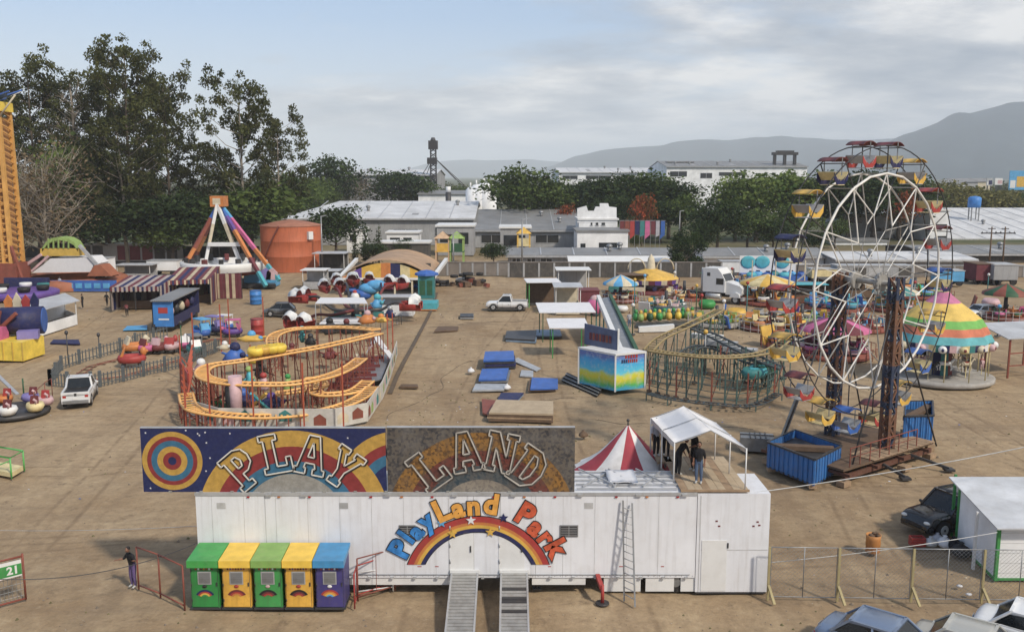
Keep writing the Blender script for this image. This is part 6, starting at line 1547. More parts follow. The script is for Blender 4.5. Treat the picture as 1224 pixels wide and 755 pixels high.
# teal ticket cabin
a,b2,c2,d2=frame4(500,519,366,2.0); t=T('teal_cabin','tall teal cabin with a low blue top, right of the arm ride','cabin',a)
b=B('teal'); b.slab([up(p,.9) for p in(a,b2,c2,d2)],V(0,0,2.9)); b.o('body',t); b=B('cyan'); q=frame4(494,522,371,3); b.slab([up(p,.1) for p in q],V(0,0,.8)); b.m('orange'); b.slab([up(q[0],.0)+V(0,-.05),up(q[1],.0)+V(0,-.05),up(q[1],.14)+V(0,-.05),up(q[0],.14)+V(0,-.05)],V(0,.04)); b.o('base',t)
b=B('blue'); ctr=(a+b2+c2+d2)/4; b.lathe(up(ctr,3.8),[(1.5,0),(1.45,.25),(.7,.55),(0,.65)],n=8,smooth=False); b.o('cap_roof',t)
for k in(0,1): b=B('dark_green'); b.slab([up(lerp(a,b2,.1+.45*k),1.4)+V(0,-.03),up(lerp(a,b2,.45+.45*k),1.4)+V(0,-.03),up(lerp(a,b2,.45+.45*k),3.2)+V(0,-.03),up(lerp(a,b2,.1+.45*k),3.2)+V(0,-.03)],V(0,.02)); b.o('door',t)
# ---- barrel roofed hall
a=W(405,352);c=W(513,352); Yh=a.y; h0=ZY(330,Yh); 
t=T('bumper_hall','long hall with a tan barrel roof and an orange, yellow and navy gable front','hall',((a.x+c.x)/2,Yh,0))
def arc(u): return h0+ (ZY(311,Yh)-h0)*math.sin(PI*u)**.8
xa_,xc_=XY(409,Yh,4),XY(513,Yh,4)
b=B('tan_cloth'); b.m(mat('tan_roof',(.42,.27,.16),.8,grime=.35,corr=('X',1.6,.4),scale=.5)); rows=[]
for i in range(17):
    u=i/16; rows.append([(lerp(xa_,xc_,u),Yh+v*18,arc(u)) for v in(0,.25,.5,.75,1)])
b.sheet(rows,(0,0,.08)); b.o('roof',t)
cols=['orange','purple','yellow','yellow','orange','navy','pale_yellow','yellow','orange']
for k in range(9):
    b=B(cols[k]); u0,u1=k/9,(k+1)/9; um=(u0+u1)/2
    b.slab([(lerp(xa_,xc_,u0)+.0,Yh-.05,h0-.2),(lerp(xa_,xc_,u1),Yh-.05,h0-.2),(lerp(xa_,xc_,u1),Yh-.05,max(h0-.1,arc(u1)-.35)),(lerp(xa_,xc_,um),Yh-.05,arc(um)-.35),(lerp(xa_,xc_,u0),Yh-.05,max(h0-.1,arc(u0)-.35))],(0,.1,0)); b.o('gable_panel',t)
b=B('white_paint'); b.bx(xa_-.4,xc_+.4,Yh-.2,Yh-.06,h0-.5,h0-.2); 
b.o('front_beam',t)
for k in range(6): x=lerp(xa_,xc_,k/5); b=B('cream'); b.bx(x-.12,x+.12,Yh-.05,Yh+.2,0,h0-.5); b.o('column',t)
for px,s in((522,1),(395,-1)):
    b=B('white_paint'); x0=xc_+.2 if s>0 else xa_-.2
    b.slab([(x0,Yh-.3,h0-.5),(x0,Yh-.3,h0-.1),(x0+s*.6,Yh+18,h0+.9),(x0+s*.6,Yh+18,h0+.4)],(s*.5,0,0)); b.o('side_fascia',t)
b=B('dark_wall'); b.bx(xa_+.5,xc_-.5,Yh+8,Yh+8.2,0,h0+1); b.o('back_wall',t)
b=B('dark_metal'); b.bx(xa_,xc_,Yh,Yh+17,.1,.3); b.o('floor',t)
for k in range(7):
    p=V(lerp(xa_+1,xc_-1,(k*.37)%1),Yh+1+(k*2.3)%7,.3); b=B(['blue','red','yellow','cyan','pink'][k%5]); b.lathe(p,[(0,.0),(.85,.05),(.9,.35),(.6,.5),(.4,.3),(0,.3)],n=14); b.m('dark_metal'); b.tube([p,p+V(0,0,2.5)],.03,4); b.o('bumper_car',t)
# stalls left of hall
stall('grey_stall','grey roofed stall directly below the orange tank, left of the barrel roofed hall','stall',frame4(373,404,340,3),ZY(318,W(0,340).y)*.72,'grey_wall','tin_roof',front=1.0,group='stalls between the tank and the hall')
stall('pale_stall','pale green fronted stall with a white awning, in front of the grey roofed stall','stall',frame4(362,388,346,3),2.7,'pale_green_wall' if 0 else 'light_metal','white_paint',front=1.1,group='stalls between the tank and the hall')
stall('grey_stall','wide grey awning between the orange tank and the dark tree','stall',frame4(376,412,328,4),3.4,'dark_wall','tin_roof',front=1.0,group='stalls between the tank and the hall')
# pile of dark stuff right of hall
t=T('scrap_heap','dark heap of tyres and red scrap by the boundary wall right of the hall','heap',W(553,343)); random.seed(9)
for k in range(26):
    b=B(['tyre','tyre','dark_metal','rust_red','dark_wood','light_metal'][k%6]); q=W(random.uniform(528,582),random.uniform(339,343)); s=random.uniform(.5,1.0)
    if k%6<2: b.lathe(up(q,random.uniform(.2,1.4)),[(s*.5,0),(s,.05),(s,.4),(s*.5,.45),(s*.45,.2),(s*.5,0)],n=12); b.o('tyre',t)
    else: b.box(up(q,s*.5),(s*1.6,s,s),random.uniform(0,3),random.uniform(-.3,.3)); b.o('scrap_piece',t)
# ================================================================ CENTRE
WH='small stalls beside the lane'
stall('lane_stall','white roofed stall with green posts right behind the white sedan','stall',frame4(632,668,368,4,R(4)),3.1,'dark_wood','white_cloth',front=.0,group=WH,pm='bright_green')
stall('lane_stall','pale roofed cream stall with a small arch, right of the white roofed one','stall',frame4(664,694,376,4),3.2,'cream','tin_roof',front=1.2,group=WH)
stall('lane_stall','low white roofed stall at the back, above the other lane stalls','stall',frame4(667,704,352,4),3.3,'grey_wall','white_paint',front=.0,group=WH)
van('food_van','maroon food van with a pale roof behind the colourful booth',683,716,370,348,'maroon','dark_red',depth=3,zb=.5)
b=B('pink'); p=W(711,377); b.ball(up(p,1.1),(1.0,.8,1.0),12,8); b.m('pale_pink'); b.ball(up(p,1.9),(.6,.5,.5),10,6); b.m('dark_metal'); b.cyl(p,up(p,.3),.5); tag(b.o('pink_figure'),'round pink figure standing right of the maroon food van','figure')
stall('white_awning','wide white awning on green posts, the upper of two beside the colourful booth','awning',frame4(648,708,409,4.2,R(3)),2.9,'navy','white_cloth',3.2,front=.0,pm='dark_green',back=False,group='white awnings beside the colourful booth')
stall('white_awning','smaller white awning on green posts, the lower of two beside the colourful booth','awning',frame4(660,700,428,3.0,R(2)),2.7,'grey_wall','white_cloth',3.0,front=.0,pm='green',back=False,group='white awnings beside the colourful booth')
# colourful booth
a=W(692,462);b2=W(735,472);c2=W(770,468); d2=a+(c2-b2)*1.0
t=T('painted_booth','box booth painted with blue sky and yellow fields, sign wall on top','booth',b2)
h=ZY(425,b2.y)
mt=bpy.data.materials.new('painted_landscape'); mt.use_nodes=True; nt=mt.node_tree; pr=nt.nodes['Principled BSDF']; tc=nn(nt,'ShaderNodeTexCoord').outputs['Object']
s_=nn(nt,'ShaderNodeSeparateXYZ'); nt.links.new(tc,s_.inputs[0]); ns=noise(nt,tc,.7,4,.6)
ad=nn(nt,'ShaderNodeMath',operation='MULTIPLY_ADD'); nt.links.new(ns,ad.inputs[0]); ad.inputs[1].default_value=1.1; nt.links.new(s_.outputs[2],ad.inputs[2])
dv=nn(nt,'ShaderNodeMath',operation='DIVIDE'); nt.links.new(ad.outputs[0],dv.inputs[0]); dv.inputs[1].default_value=h+.9
cr_=ramp(nt,dv.outputs[0],[(.22,(.06,.35,.55)),(.30,(.10,.42,.10)),(.42,(.62,.55,.04)),(.50,(.55,.60,.10)),(.56,(.10,.50,.68)),(.74,(.06,.35,.66)),(.86,(.12,.16,.42)),(1,(.10,.30,.60))])
nt.links.new(mixrgb(nt,ramp(nt,noise(nt,tc,3,4,.6),[(.5,0.),(.75,.5)]),cr_,(.55,.6,.6)),pr.inputs['Base Color']); sock(pr,'Roughness',.5); MC['painted_landscape']=mt
b=B('painted_landscape'); b.slab([up(p,.3) for p in(a,b2,c2,d2)],V(0,0,h-.3)); b.o('body',t)
b=B('white_paint'); ctr=(a+b2+c2+d2)/4; b.slab([up(p+(p-ctr).normalized()*.12,h) for p in(a,b2,c2,d2)],V(0,0,.14)); b.o('roof',t)
b=B('white_paint')
for p in(a,b2,c2): b.bar(up(p,.25)+(p-ctr).normalized()*.04,up(p,h)+(p-ctr).normalized()*.04,.12)
b.os('corner_trim',t)
b=B('red'); e=(c2-b2).normalized(); n_o=V(e.y,-e.x); rz_=math.atan2(e.y,e.x); m1=lerp(b2,c2,.55)+n_o*.03
for k in range(8):
    b.m('red' if k>2 else 'navy'); x=lerp(b2,c2,(.2+.07*k)); b.slab([up(x,2.35)+n_o*.03,up(x+e*.11,2.35)+n_o*.03,up(x+e*.11,2.6)+n_o*.03,up(x,2.6)+n_o*.03],n_o*.01)
for k in range(5): b.m('red'); x=lerp(b2,c2,(.32+.09*k)); b.slab([up(x,2.68)+n_o*.03,up(x+e*.15,2.68)+n_o*.03,up(x+e*.15,3.0)+n_o*.03,up(x,3.0)+n_o*.03],n_o*.01)
b.o('worn_lettering',t)
g1=lerp(a,b2,.05)+V(.35,1.4); g2=lerp(a,b2,.98)+V(.3,1.3); zz0,zz1=h+.14,h+1.75
mat('sign_slate',(.09,.12,.22),.6,grime=.3)
b=B('sign_slate'); b.slab([up(g1,zz0),up(g2,zz0),up(g2,zz1-.15),up(g1,zz1)],V(.05,.15)); sw=b.o('sign_wall',t)
b=B('maroon'); dd=(g2-g1); 
for k in range(7): x=g1+dd*(.16+.1*k); b.m(['maroon','rust_red'][k%2]); b.slab([up(x,zz0+.45)+V(-.02,-.03),up(x+dd*.07,zz0+.45)+V(-.02,-.03),up(x+dd*.07,zz0+1.0)+V(-.02,-.03),up(x,zz0+1.0)+V(-.02,-.03)],V(0,-.02))
b.o('worn_lettering',sw)
b=B('white_paint'); b.bar(up(g2,zz0)+V(.1,.1),up(g2,zz1)+V(.1,.1),.14,.3); b.o('sign_edge',sw)
stp=T('stage_steps','long black stepped platform at the foot of the painted booth','steps',W(700,470))
for k in range(3):
    q=[lerp(W(671,455),W(678,449),k/3),lerp(W(714,474),W(719,469),k/3)]; r_=[lerp(W(671,455),W(678,449),(k+1)/3),lerp(W(714,474),W(719,469),(k+1)/3)]
    b=B('black'); b.slab([q[0],q[1],r_[1],r_[0]],V(0,0,.10+.10*k)); s1=b.o('step',stp); b=B('light_metal'); b.bar(up(q[0],.11+.10*k)+V(0,-.01),up(q[1],.11+.10*k)+V(0,-.01),.05,.03); b.o('edge_strip',s1)
# slide/ramp behind the booth
sl_=T('long_slide','long steep white and grey slide running down behind the painted booth','slide',W(748,440))
tp0,tp1=WY(713,358,W(730,396).y),WY(722,356,W(730,396).y); bt0,bt1=up(W(738,452),1.9),up(W(758,450),1.9)
b=B('white_paint'); b.slab([bt0,tp0,tp0+V(.35,0,.0),bt0+V(.45,0)],V(0,0,.5)); b.o('side_board',sl_)
b=B('grey_metal'); b.slab([bt0+V(.45,0),tp0+V(.35,0),tp1+V(.5,0),bt1],V(0,0,.12)); b.o('chute',sl_)
b=B('dark_green'); b.slab([bt1,tp1+V(.5,0),tp1+V(.8,0),bt1+V(.3,0)],V(0,0,.4)); b.o('side_board',sl_)
for k in range(6):
    for (e0_,e1_) in((bt0,tp0),(bt1,tp1+V(.8,0))): b=B('teal'); p=lerp(e0_,e1_,k/5); b.bar(up(p,0),p,.12); b.o('support',sl_)
# pallets and blue panels
PG='loose panels on the lane'
def pile(lab,q,n,ms,h=.12,name='panel_stack',cat='panels'):
    t=T(name,lab,cat,W(*q[0]),PG); Q=[W(*p) for p in q]; random.seed(len(lab))
    for k in range(n):
        o=V(random.uniform(-.08,.12),random.uniform(-.08,.1)); b=B(ms[k%len(ms)]); b.slab([up(p+o,k*h) for p in Q],V(0,0,h*.8)); b.o('panel',t)
pile('stack of blue panels with dark sides, topmost pile in the lane',[(578,441),(615,440),(614,429),(580,430)],4,['dark_metal','navy','dark_metal','blue'],.2)
pile('bright blue panels lying in the middle of the lane, below the stacked ones',[(573,458),(606,457),(609,444),(577,445)],2,['grey_metal','blue'],.18)
pile('pale blue grey panel lying just below the bright blue ones',[(564,468),(602,467),(604,460),(568,460)],1,['panel_greyblue' if 0 else 'light_metal'],.15)
mat('panel_greyblue',(.20,.30,.42),.6,grime=.4)
pile('single blue panel with a brown left edge, right of the other blue panels',[(632,468),(665,467),(665,455),(634,454)],2,['dark_wood','blue'],.12)
pile('small pale metal plate between the blue panels',[(620,450),(636,451),(636,444),(622,443)],1,['light_metal'],.1)
pile('dull blue panels scattered above the wooden stack',[(594,483),(620,480),(627,472),(600,472)],2,['panel_greyblue','navy'],.1)
pile('large stack of brown wooden boards nearest the sign board in the lane',[(583,503),(660,505),(660,489),(592,487)],4,['dark_wood','wood','dark_wood','plywood'],.15,'board_stack','boards')
pile('flat rusty frame lying left of the wooden board stack',[(576,495),(588,499),(592,480),(575,478)],1,['rust_red'],.12)
pile('dark blue grey folded metal sheets in the lane behind the blue panels',[(604,408),(640,410),(642,398),(606,399)],2,['panel_greyblue','dark_metal'],.18)
pile('grey blue sheets lying under the upper white awning',[(640,404),(672,404),(670,397),(641,397)],2,['dark_metal','panel_greyblue'],.15)
pile('long pale strips running towards the lower awning',[(612,431),(642,444),(648,441),(620,428)],1,['light_metal'],.08)
pile('small grey box with a dark top in the lane below the white sedan',[(550,381),(566,381),(566,377),(550,377)],2,['light_metal','dark_metal'],.14)
for px,py,lab in((563,445,'small white sack standing left of the blue panel stack'),(606,465,'small white sack at the right end of the pale panel'),(697,522,'small dark dog sized bundle behind the right sign board')):
    bag(px,py,'white_cloth' if px<690 else 'dark_wood',lab,.3,'sack')
# ================================================================ GREEN COASTER (right of booth)
gc2=T('green_coaster','small rusty green coaster on thin posts right of the painted booth','roller coaster',W(850,480))
mat('track_rust',(.34,.25,.10),.6,grime=.4); mat('post_teal',(.06,.13,.12),.6,grime=.5); mat('dark_track',(.05,.07,.08),.6,grime=.4)
track([(775,418,2.6),(790,404,3.1),(815,392,3.6),(845,378,4.0),(860,370,4.2)],gc2,'track_rust','post_teal',.4,3)
track([(775,418,2.6),(800,422,2.5),(840,426,2.5),(880,426,2.5),(918,420,2.7),(940,405,2.9)],gc2,'track_rust','post_teal',.4,3)
track([(828,392,3.4),(850,400,3.0),(880,415,2.6),(910,430,2.2),(935,440,1.8)],gc2,'dark_track','post_teal',.5,3)
track([(815,424,2.0),(835,414,2.2),(862,418,2.0),(895,432,1.6),(925,440,1.5)],gc2,'dark_track','post_teal',.45,4)
track([(776,470,.5),(800,476,.45),(850,482,.4),(900,484,.4),(930,470,.5)],gc2,'dark_track','post_teal',.3,6,r=.04)
for k in range(17):
    px=[776,786,797,808,820,834,850,866,880,893,905,917,925,915,890,860,830][k]; py=[468,471,474,476,478,481,484,486,487,486,483,479,474,462,458,456,458][k]; hh=2.4 if k<13 else 2.9
    b=B('post_teal' if k%3 else 'rust_red'); p=W(px,py); b.bar(p,up(p,hh),.1); b.bar(up(p,hh*.15),up(W(px+9,py),hh*.95),.05); b.o('support',gc2); 
    b=B('dark_wood'); b.box(up(p,.08),(.35,.35,.16)); b.o('timber_block',gc2)
for z in(.5,.95,1.4,1.9):
    b=B('post_teal'); P=[W(px,py,0) for px,py in((776,468),(797,474),(820,478),(850,484),(880,487),(905,483),(925,474))]; b.tube([up(q,z) for q in P],.03,4); b.o('side_rail',gc2)
for px,py,z,m in((845,402,2.6,'white_paint'),(862,410,2.4,'light_metal'),(885,418,2.2,'light_metal')): b=B(m); p=W(px,py,z); b.box(p,(2.6,1.0,.35),R(-28)); b.o('station_panel',gc2)
for k in range(4): b=B(['teal','cyan','dark_green','teal'][k]); p=W(898+k*7,452-k*2,.9); b.lathe(p,[(0,0),(.6,0),(.8,.5),(.6,.8),(.4,.4),(0,.4)],n=12); b.o('coaster_car',gc2)
# green and yellow worm train behind
wt=T('worm_train','long low green and yellow worm shaped ride train behind the green coaster','fair ride',W(800,388))
for k in range(13):
    p=W(760+k*5.6,386-.3*k+(1.2 if k%2 else 0)); b=B(['green','olive_green','yellow','dark_green','bright_yellow'][k%5]); b.ball(up(p,.7),(.38,.6,.5),10,7); b.m('yellow' if k%2 else 'green'); b.ball(up(p,1.25),(.22,.3,.28),8,5); b.o('train_car',wt)
b=B('white_paint'); b.slab([W(764,397),W(806,396),up(W(806,396),.7),up(W(764,397),.5)],V(0,.8)); b.o('station_step',wt)
b=B('dark_metal'); b.slab([W(760,392),W(835,390),W(835,386),W(760,388)],V(0,0,.2)); b.o('rail_bed',wt)
# ---- chair swing ride
p=W(782,352); c=p+V(0,3.5); t=T('swing_carousel','small chair swing ride with a yellow cone skirt and a pale pointed mast','fair ride',p)
zt=ZY(305,c.y)
b=B('cream'); b.lathe(c,[(.9,.8),(.75,2.5),(.45,4.6),(.3,zt-.2),(.0,zt+.2)],n=14); b.m('rust_red'); b.lathe(c,[(1.0,1.8),(.5,3.2)],n=14); b.o('mast',t)
b=B('bright_yellow'); b.m('yellow'); b.lathe(c,[(3.9,1.9),(3.3,2.35),(1.6,2.9),(.7,3.2)],n=28); b.o('skirt',t)
b=B('purple'); b.lathe(c,[(3.9,1.3),(4.0,1.9)],n=28,mats=lambda i,j:['purple','cream','maroon'][j%3],smooth=False); b.o('skirt_border',t)
for k in range(2): b=B('cream'); s=(-1,1)[k]; b.tube([c+V(s*(2.0+1.2*math.cos(a)),0,3.1+1.5*math.sin(a)) for a in [PI*j/10 for j in range(11)]],.09,6); b.o('hoop',t)
for k in range(12): a_=k*PI/6; q=c+V(math.cos(a_)*3.6,math.sin(a_)*3.6,.8); b=B(['navy','dark_red','purple'][k%3]); b.box(q,(.5,.5,.5),a_); b.m('dark_metal'); b.tube([q,q+V(0,0,1.2)],.03,4); b.o('swing_seat',t)
b=B('dark_red'); b.lathe(c,[(4.6,0),(4.6,.4),(0,.42)],n=28); b.o('platform',t)
# ---- assorted small rides, right back
def roundride(lab,px,py,r,mr,ms,n=8,h=2.6,roof=None,name='small_ride',base='rust_red'):
    p=W(px,py); c=p+V(0,r*.9); t=T(name,lab,'fair ride',p)
    b=B(base); b.lathe(c,[(r,0),(r,.35),(0,.38)],n=24); b.o('platform',t)
    b=B('dark_metal'); b.cyl(up(c,.3),up(c,h),.25,.18); b.o('centre_pole',t)
    if roof: b=B(roof[0]); b.lathe(up(c,0),[(r*.98,h-.3),(r*.95,h),(r*.5,h+.5),(0,h+1.0)],n=24,mats=lambda i,j:roof[(j//2)%len(roof)]); b.o('roof',t)
    for k in range(n):
        a_=k*2*PI/n+.3; q=c+V(math.cos(a_)*r*.72,math.sin(a_)*r*.72,.38); s=r*.22; b=B(ms[k%len(ms)]); b.smooth=True
        m0,m1=ms[k%len(ms)],ms[(k+1)%len(ms)]
        b.lathe(q,[(0,.0),(s*.8,.05),(s*1.0,s*.3),(s*1.05,s*.5),(s*.9,s*.95),(s*.7,s*.6),(0,s*.5)],n=10,mats=lambda i,j:[m0,m0,m1,m0,'black','black'][i],wob=lambda a,i:.22*math.cos(a-a_-1.57)); f_=V(math.cos(a_+1.57),math.sin(a_+1.57)); s2_=V(math.cos(a_),math.sin(a_))
        b.m(m1); b.slab([q-f_*s*.7-s2_*s*.6+V(0,0,s*.5),q-f_*s*.7+s2_*s*.6+V(0,0,s*.5),q-f_*s*.95+s2_*s*.5+V(0,0,s*1.7),q-f_*s*.95-s2_*s*.5+V(0,0,s*1.7)],f_*s*.15)
        b.m(m0); b.tube([q+f_*s*.9+V(0,0,s*.5),q+f_*s*1.3+V(0,0,s*1.0),q+f_*s*1.25+V(0,0,s*1.5)],s*.22,6,r2=s*.12); b.m('light_metal'); b.tube([q+f_*s*.4-s2_*s*.6+V(0,0,s),q+f_*s*.4+s2_*s*.6+V(0,0,s)],s*.07,4); b.o('ride_car',t)
        b=B(mr); b.bar(up(c,1.1),q+V(0,0,.5),.1); b.o('arm',t)
    b=B('light_metal' if n%2 else base)
    for k in range(26): a_=k*2*PI/28; q=c+V(math.cos(a_)*r*1.18,math.sin(a_)*r*1.18); b.bar(q,up(q,1.05),.05)
    for z in(.3,1.05): b.tube([c+V(math.cos(k*2*PI/28)*r*1.18,math.sin(k*2*PI/28)*r*1.18,z) for k in range(26)],.03,4)
    b.o('ring_fence',t)
    return t
roundride('small ride with yellow and orange cars, right behind the green coaster',(935),398,3.4,'cream',['yellow','orange','pale_yellow','dark_red'],9,2.4)
roundride('small ride with a yellow barrel roof between the blue car ride and the green coaster',925,366,3.6,'cream',['yellow','orange','white_paint'],8,2.7,['yellow','pale_yellow'])
roundride('low ride with blue cars and a pale pink roof behind the ferris wheel towers',1010,374,3.8,'cream',['cyan','sky_blue','blue'],8,2.4)
roundride('ride with white and teal animal cars right of the tractor unit',893,352,3.2,'cream',['white_paint','teal','cream','sky_blue'],8,2.3)
roundride('small ride with green and yellow cars seen through the ferris wheel',968,392,3.2,'cream',['green','yellow','olive_green','purple'],9,2.2)
roundride('small orange and pink ride at the far right, beside the grey roofed frame booth',1214,384,2.6,'orange',['orange','pink','dark_green'],7,3.0,['dark_green','rust_red'])
roundride('small ride of green and cyan cars behind the carousel top',1108,358,4.2,'cream',['bright_green','cyan','orange','sky_blue'],10,2.5)
roundride('ride with pastel cars and an orange fence just right of the chair swing',822,360,2.8,'cream',['cream','pale_yellow','orange','rust_red'],8,2.4)
roundride('ride with pink and navy cars partly behind the ferris wheel base',1010,432,3.2,'dark_red',['pink','maroon','navy','pale_pink'],8,2.6,['pink','maroon'])
# ---- blue plane ride with panel
t=T('blue_car_ride','blue and cyan car ride with a white painted back panel, behind the ferris wheel','fair ride',W(930,342)); q=frame4(895,965,338,6)
b=B('blue'); b.slab([up(p,.2) for p in q],V(0,0,.7)); b.o('platform',t)
b=B('white_paint'); b.slab([up(q[3],.8),up(q[2],.8),up(q[2],3.6),up(q[3],3.6)],V(0,.1)); b.o('back_panel',t)
for k in range(7): b=B(['cyan','sky_blue','blue','teal'][k%4]); p=lerp(lerp(q[0],q[1],(k+.5)/7),q[3],.0)+V(0,1.2+.9*(k%2),1.0); b.ball(p,(.9,.7,.6),10,6); b.m('navy'); b.box(p+V(0,0,.5),(.5,.5,.4)); b.o('ride_car',t)
for f in(.15,.4,.75): b=B('cyan'); p=up(lerp(q[3],q[2],f),2.6)+V(0,-.1); b.ball(p,(1.2,.1,1.0),10,6); b.o('painted_motif',t)
for f in(.05,.45,.95): b=B('cream'); b.bar(up(lerp(q[0],q[1],f),0),up(lerp(q[0],q[1],f),3.4),.14); b.o('post',t)
# teal awning strips
stall('teal_stall','low stall with a teal awning behind the ferris wheel, nearer than the blue car ride','stall',frame4(944,986,362,2.5),2.3,'dark_wood','cyan',front=1.0,group='low stalls behind the ferris wheel')
stall('teal_stall','long low stall with a brown roof behind the ferris wheel hub','stall',frame4(985,1045,356,3),2.4,'dark_wood','dark_wall',front=1.0,group='low stalls behind the ferris wheel')
van('cargo_trailer','white trailer with dark round marks by the wall, right of the dark round tree',862,948,330,313,'white_wall','light_metal',depth=3,zb=.6)
van('cargo_trailer','maroon trailer at the far right behind the carousel',1166,1186,340,316,'maroon','dark_wood',depth=4,zb=.6)
van('cargo_trailer','grey trailer with a pale skirt at the right edge by the boundary wall',1187,1216,341,317,'grey_wall','light_metal',depth=4,zb=.8)
van('cargo_trailer','long silver trailer seen through the ferris wheel rims',1000,1090,338,318,'grey_wall','light_metal',depth=3,trim=['grey_wall','dark_wall','light_metal'])
# junk around right back
JG='assorted ride parts stored behind the ferris wheel'; random.seed(31)
JN=[('crate','box'),('ride_shell','shell'),('sign_plate','plate')]
jl=['pale','teal','rust coloured','cream','pink','dark','grey','yellow','blue','green']; jm=['white_paint','teal','rust_red','cream','pale_pink','dark_metal','light_metal','yellow','blue','green']
pl_=[(1140,372),(1150,378),(1163,372),(1190,380),(1184,366),(1132,362),(905,378),(880,380),(868,392),(752,356),(744,372),(735,352),(1092,350),(985,345),(960,350),(1060,366),(1070,378),(918,412),(940,428),(845,368),(770,372),(790,375)]
for i,(px,py) in enumerate(pl_):
    p=W(px,py); k=i%10; b=B(jm[k]); s=.6+.5*((i*7)%5)/5
    if i%3==0: b.box(up(p,s*.5),(s*2.2,s*1.3,s),i*.7); b.m('dark_metal'); b.box(up(p,s*1.02),(s*2.0,s*1.1,.05),i*.7)
    elif i%3==1: b.lathe(p,[(0,0),(s,.05),(s*1.2,s*.6),(s*.9,s*1.1),(s*.6,s*.7),(0,s*.6)],n=12)
    else: b.box(up(p,s),(s*2.4,.15,s*1.8),i*.6,.25)
    places=['beside the carousel','right of the carousel top','at the far right on the dirt','near the right edge','below the maroon trailer','behind the carousel tent','near the tractor unit','in front of the tractor unit','behind the green coaster','near the chair swing ride','left of the worm train','in front of the boundary wall','seen through the wheel rim','behind the blue car ride','right of the blue car ride','near the ferris wheel tower','left of the carousel roof','right of the green coaster','at the green coaster end','below the pastel ride','behind the worm train','above the worm train']
    nm=['crate','ride_shell','leaning_plate'][i%3]
    tag(b.o(nm),f'{jl[k]} {nm.replace("_"," ")} {places[i]}',nm.replace('_',' '),JG)
# ================================================================ BEYOND THE FAIR: walls, sheds, buildings
def wall(name,label,px0,px1,pyb,pyt,m,th=.25,group=None,cap=None,posts=0,cat='wall'):
    a=W(px0,pyb);Y=a.y;x0,x1=XY(px0,Y),XY(px1,Y);h=ZY(pyt,Y); t=T(name,label,cat,((x0+x1)/2,Y,0),group)
    b=B(m); b.bx(x0,x1,Y,Y+th,0,h); b.o('wall_face',t)
    if cap: b=B(cap); b.bx(x0-.1,x1+.1,Y-.08,Y+th+.08,h,h+.15); b.o('coping',t)
    for k in range(posts+1 if posts else 0): b=B('grey_wall'); x=lerp(x0,x1,k/posts); b.bx(x-.15,x+.15,Y-.06,Y-.002,0,h-.02); b.o('pillar',t)
    return t
def shed(name,label,px0,px1,Y,pyb,pye,pyr,m,rm,rdepth,group=None,cat='building',gable=False,wins=(),ridge=None,depth=None,z0=0,awn=None,slopeL=0):
    """building whose front stands at depth Y; eave and roof-top rows set the heights"""
    h=ZY(pye,Y); x0,x1=XY(px0,Y,h),XY(px1,Y,h); t=T(name,label,cat,((x0+x1)/2,Y,0),group)
    yr=Y+rdepth; zr=ZY(pyr,yr); depth=depth or rdepth*2
    b=B(m); b.bx(x0,x1,Y,Y+depth,0,h-.02); b.o('wall',t)
    b=B(rm); 
    b.slab([(x0-.4,Y-.6,h-.1),(x1+.4,Y-.6,h-.1),(x1+.4,yr,zr),(x0-.4+slopeL,yr,zr)],(0,0,.18))
    b.slab([(x0-.4+slopeL,yr,zr),(x1+.4,yr,zr),(x1+.4,Y+depth+.6,h-.1),(x0-.4,Y+depth+.6,h-.1)],(0,0,.18))
    if slopeL: b.slab([(x0-.4,Y-.6,h-.1),(x0-.4+slopeL,yr,zr),(x0-.4,Y+depth+.6,h-.1)],(0,0,.15))
    b.o('roof',t)
    if cat=='building' and x1-x0>18:
        n=int((x1-x0)/5); rr_=random.Random(int(Y*7+px0)); b=B('light_metal'); 
        for k in range(1,n): x=lerp(x0,x1,k/n); b.bar((x,Y-.55,h+.10),(x,yr,zr+.2),.22,.12)
        b.bx(x0-.4,x1+.4,Y-.8,Y-.6,h-.35,h-.05); b.o('roof_ribs',t)
        for k in range(max(2,n//3)):
            x=lerp(x0+4,x1-4,rr_.random()); f=.25+.6*rr_.random(); q=(x,lerp(Y,yr,f),lerp(h,zr,f)+.1); b=B('grey_metal'); b.cyl(q,(q[0],q[1],q[2]+.8),.35); b.ball((q[0],q[1],q[2]+1.0),(.6,.6,.4),8,6); b.o('roof_vent',t)
        for k in range(max(1,n//4)):
            x=lerp(x0+3,x1-6,(k+.5)/max(1,n//4)); b=B('grey_wall'); f0_,f1_=.15,.8; b.slab([(x,lerp(Y,yr,f0_),lerp(h,zr,f0_)+.11),(x+1.6,lerp(Y,yr,f0_),lerp(h,zr,f0_)+.11),(x+1.6,lerp(Y,yr,f1_),lerp(h,zr,f1_)+.11),(x,lerp(Y,yr,f1_),lerp(h,zr,f1_)+.11)],(0,0,.05)); b.o('skylight',t)
    if not slopeL:
        b=B(m)
        for x in(x0,x1-.2): b.slab([(x,Y,h-.1),(x,Y+depth,h-.1),(x,yr,zr-.1)],(.2,0,0))
        b.os('gable',t)
    for (a,c,yt,yb) in wins:
        b=B('glass_dark'); wx0,wx1=XY(a,Y,3),XY(c,Y,3); z0_,z1_=ZY(yb,Y),ZY(yt,Y); b.bx(wx0,wx1,Y-.04,Y-.003,z0_,z1_); w=b.o('window',t)
        b=B('light_metal'); 
        for x in(wx0,(wx0+wx1)/2,wx1): b.bx(x-.06,x+.06,Y-.09,Y-.041,z0_,z1_)
        b.bx(wx0-.06,wx1+.06,Y-.1,Y-.091,z1_,z1_+.1); b.bx(wx0-.06,wx1+.06,Y-.1,Y-.091,z0_-.1,z0_); b.o('frame',w)
    return t
YW_=W(700,331).y
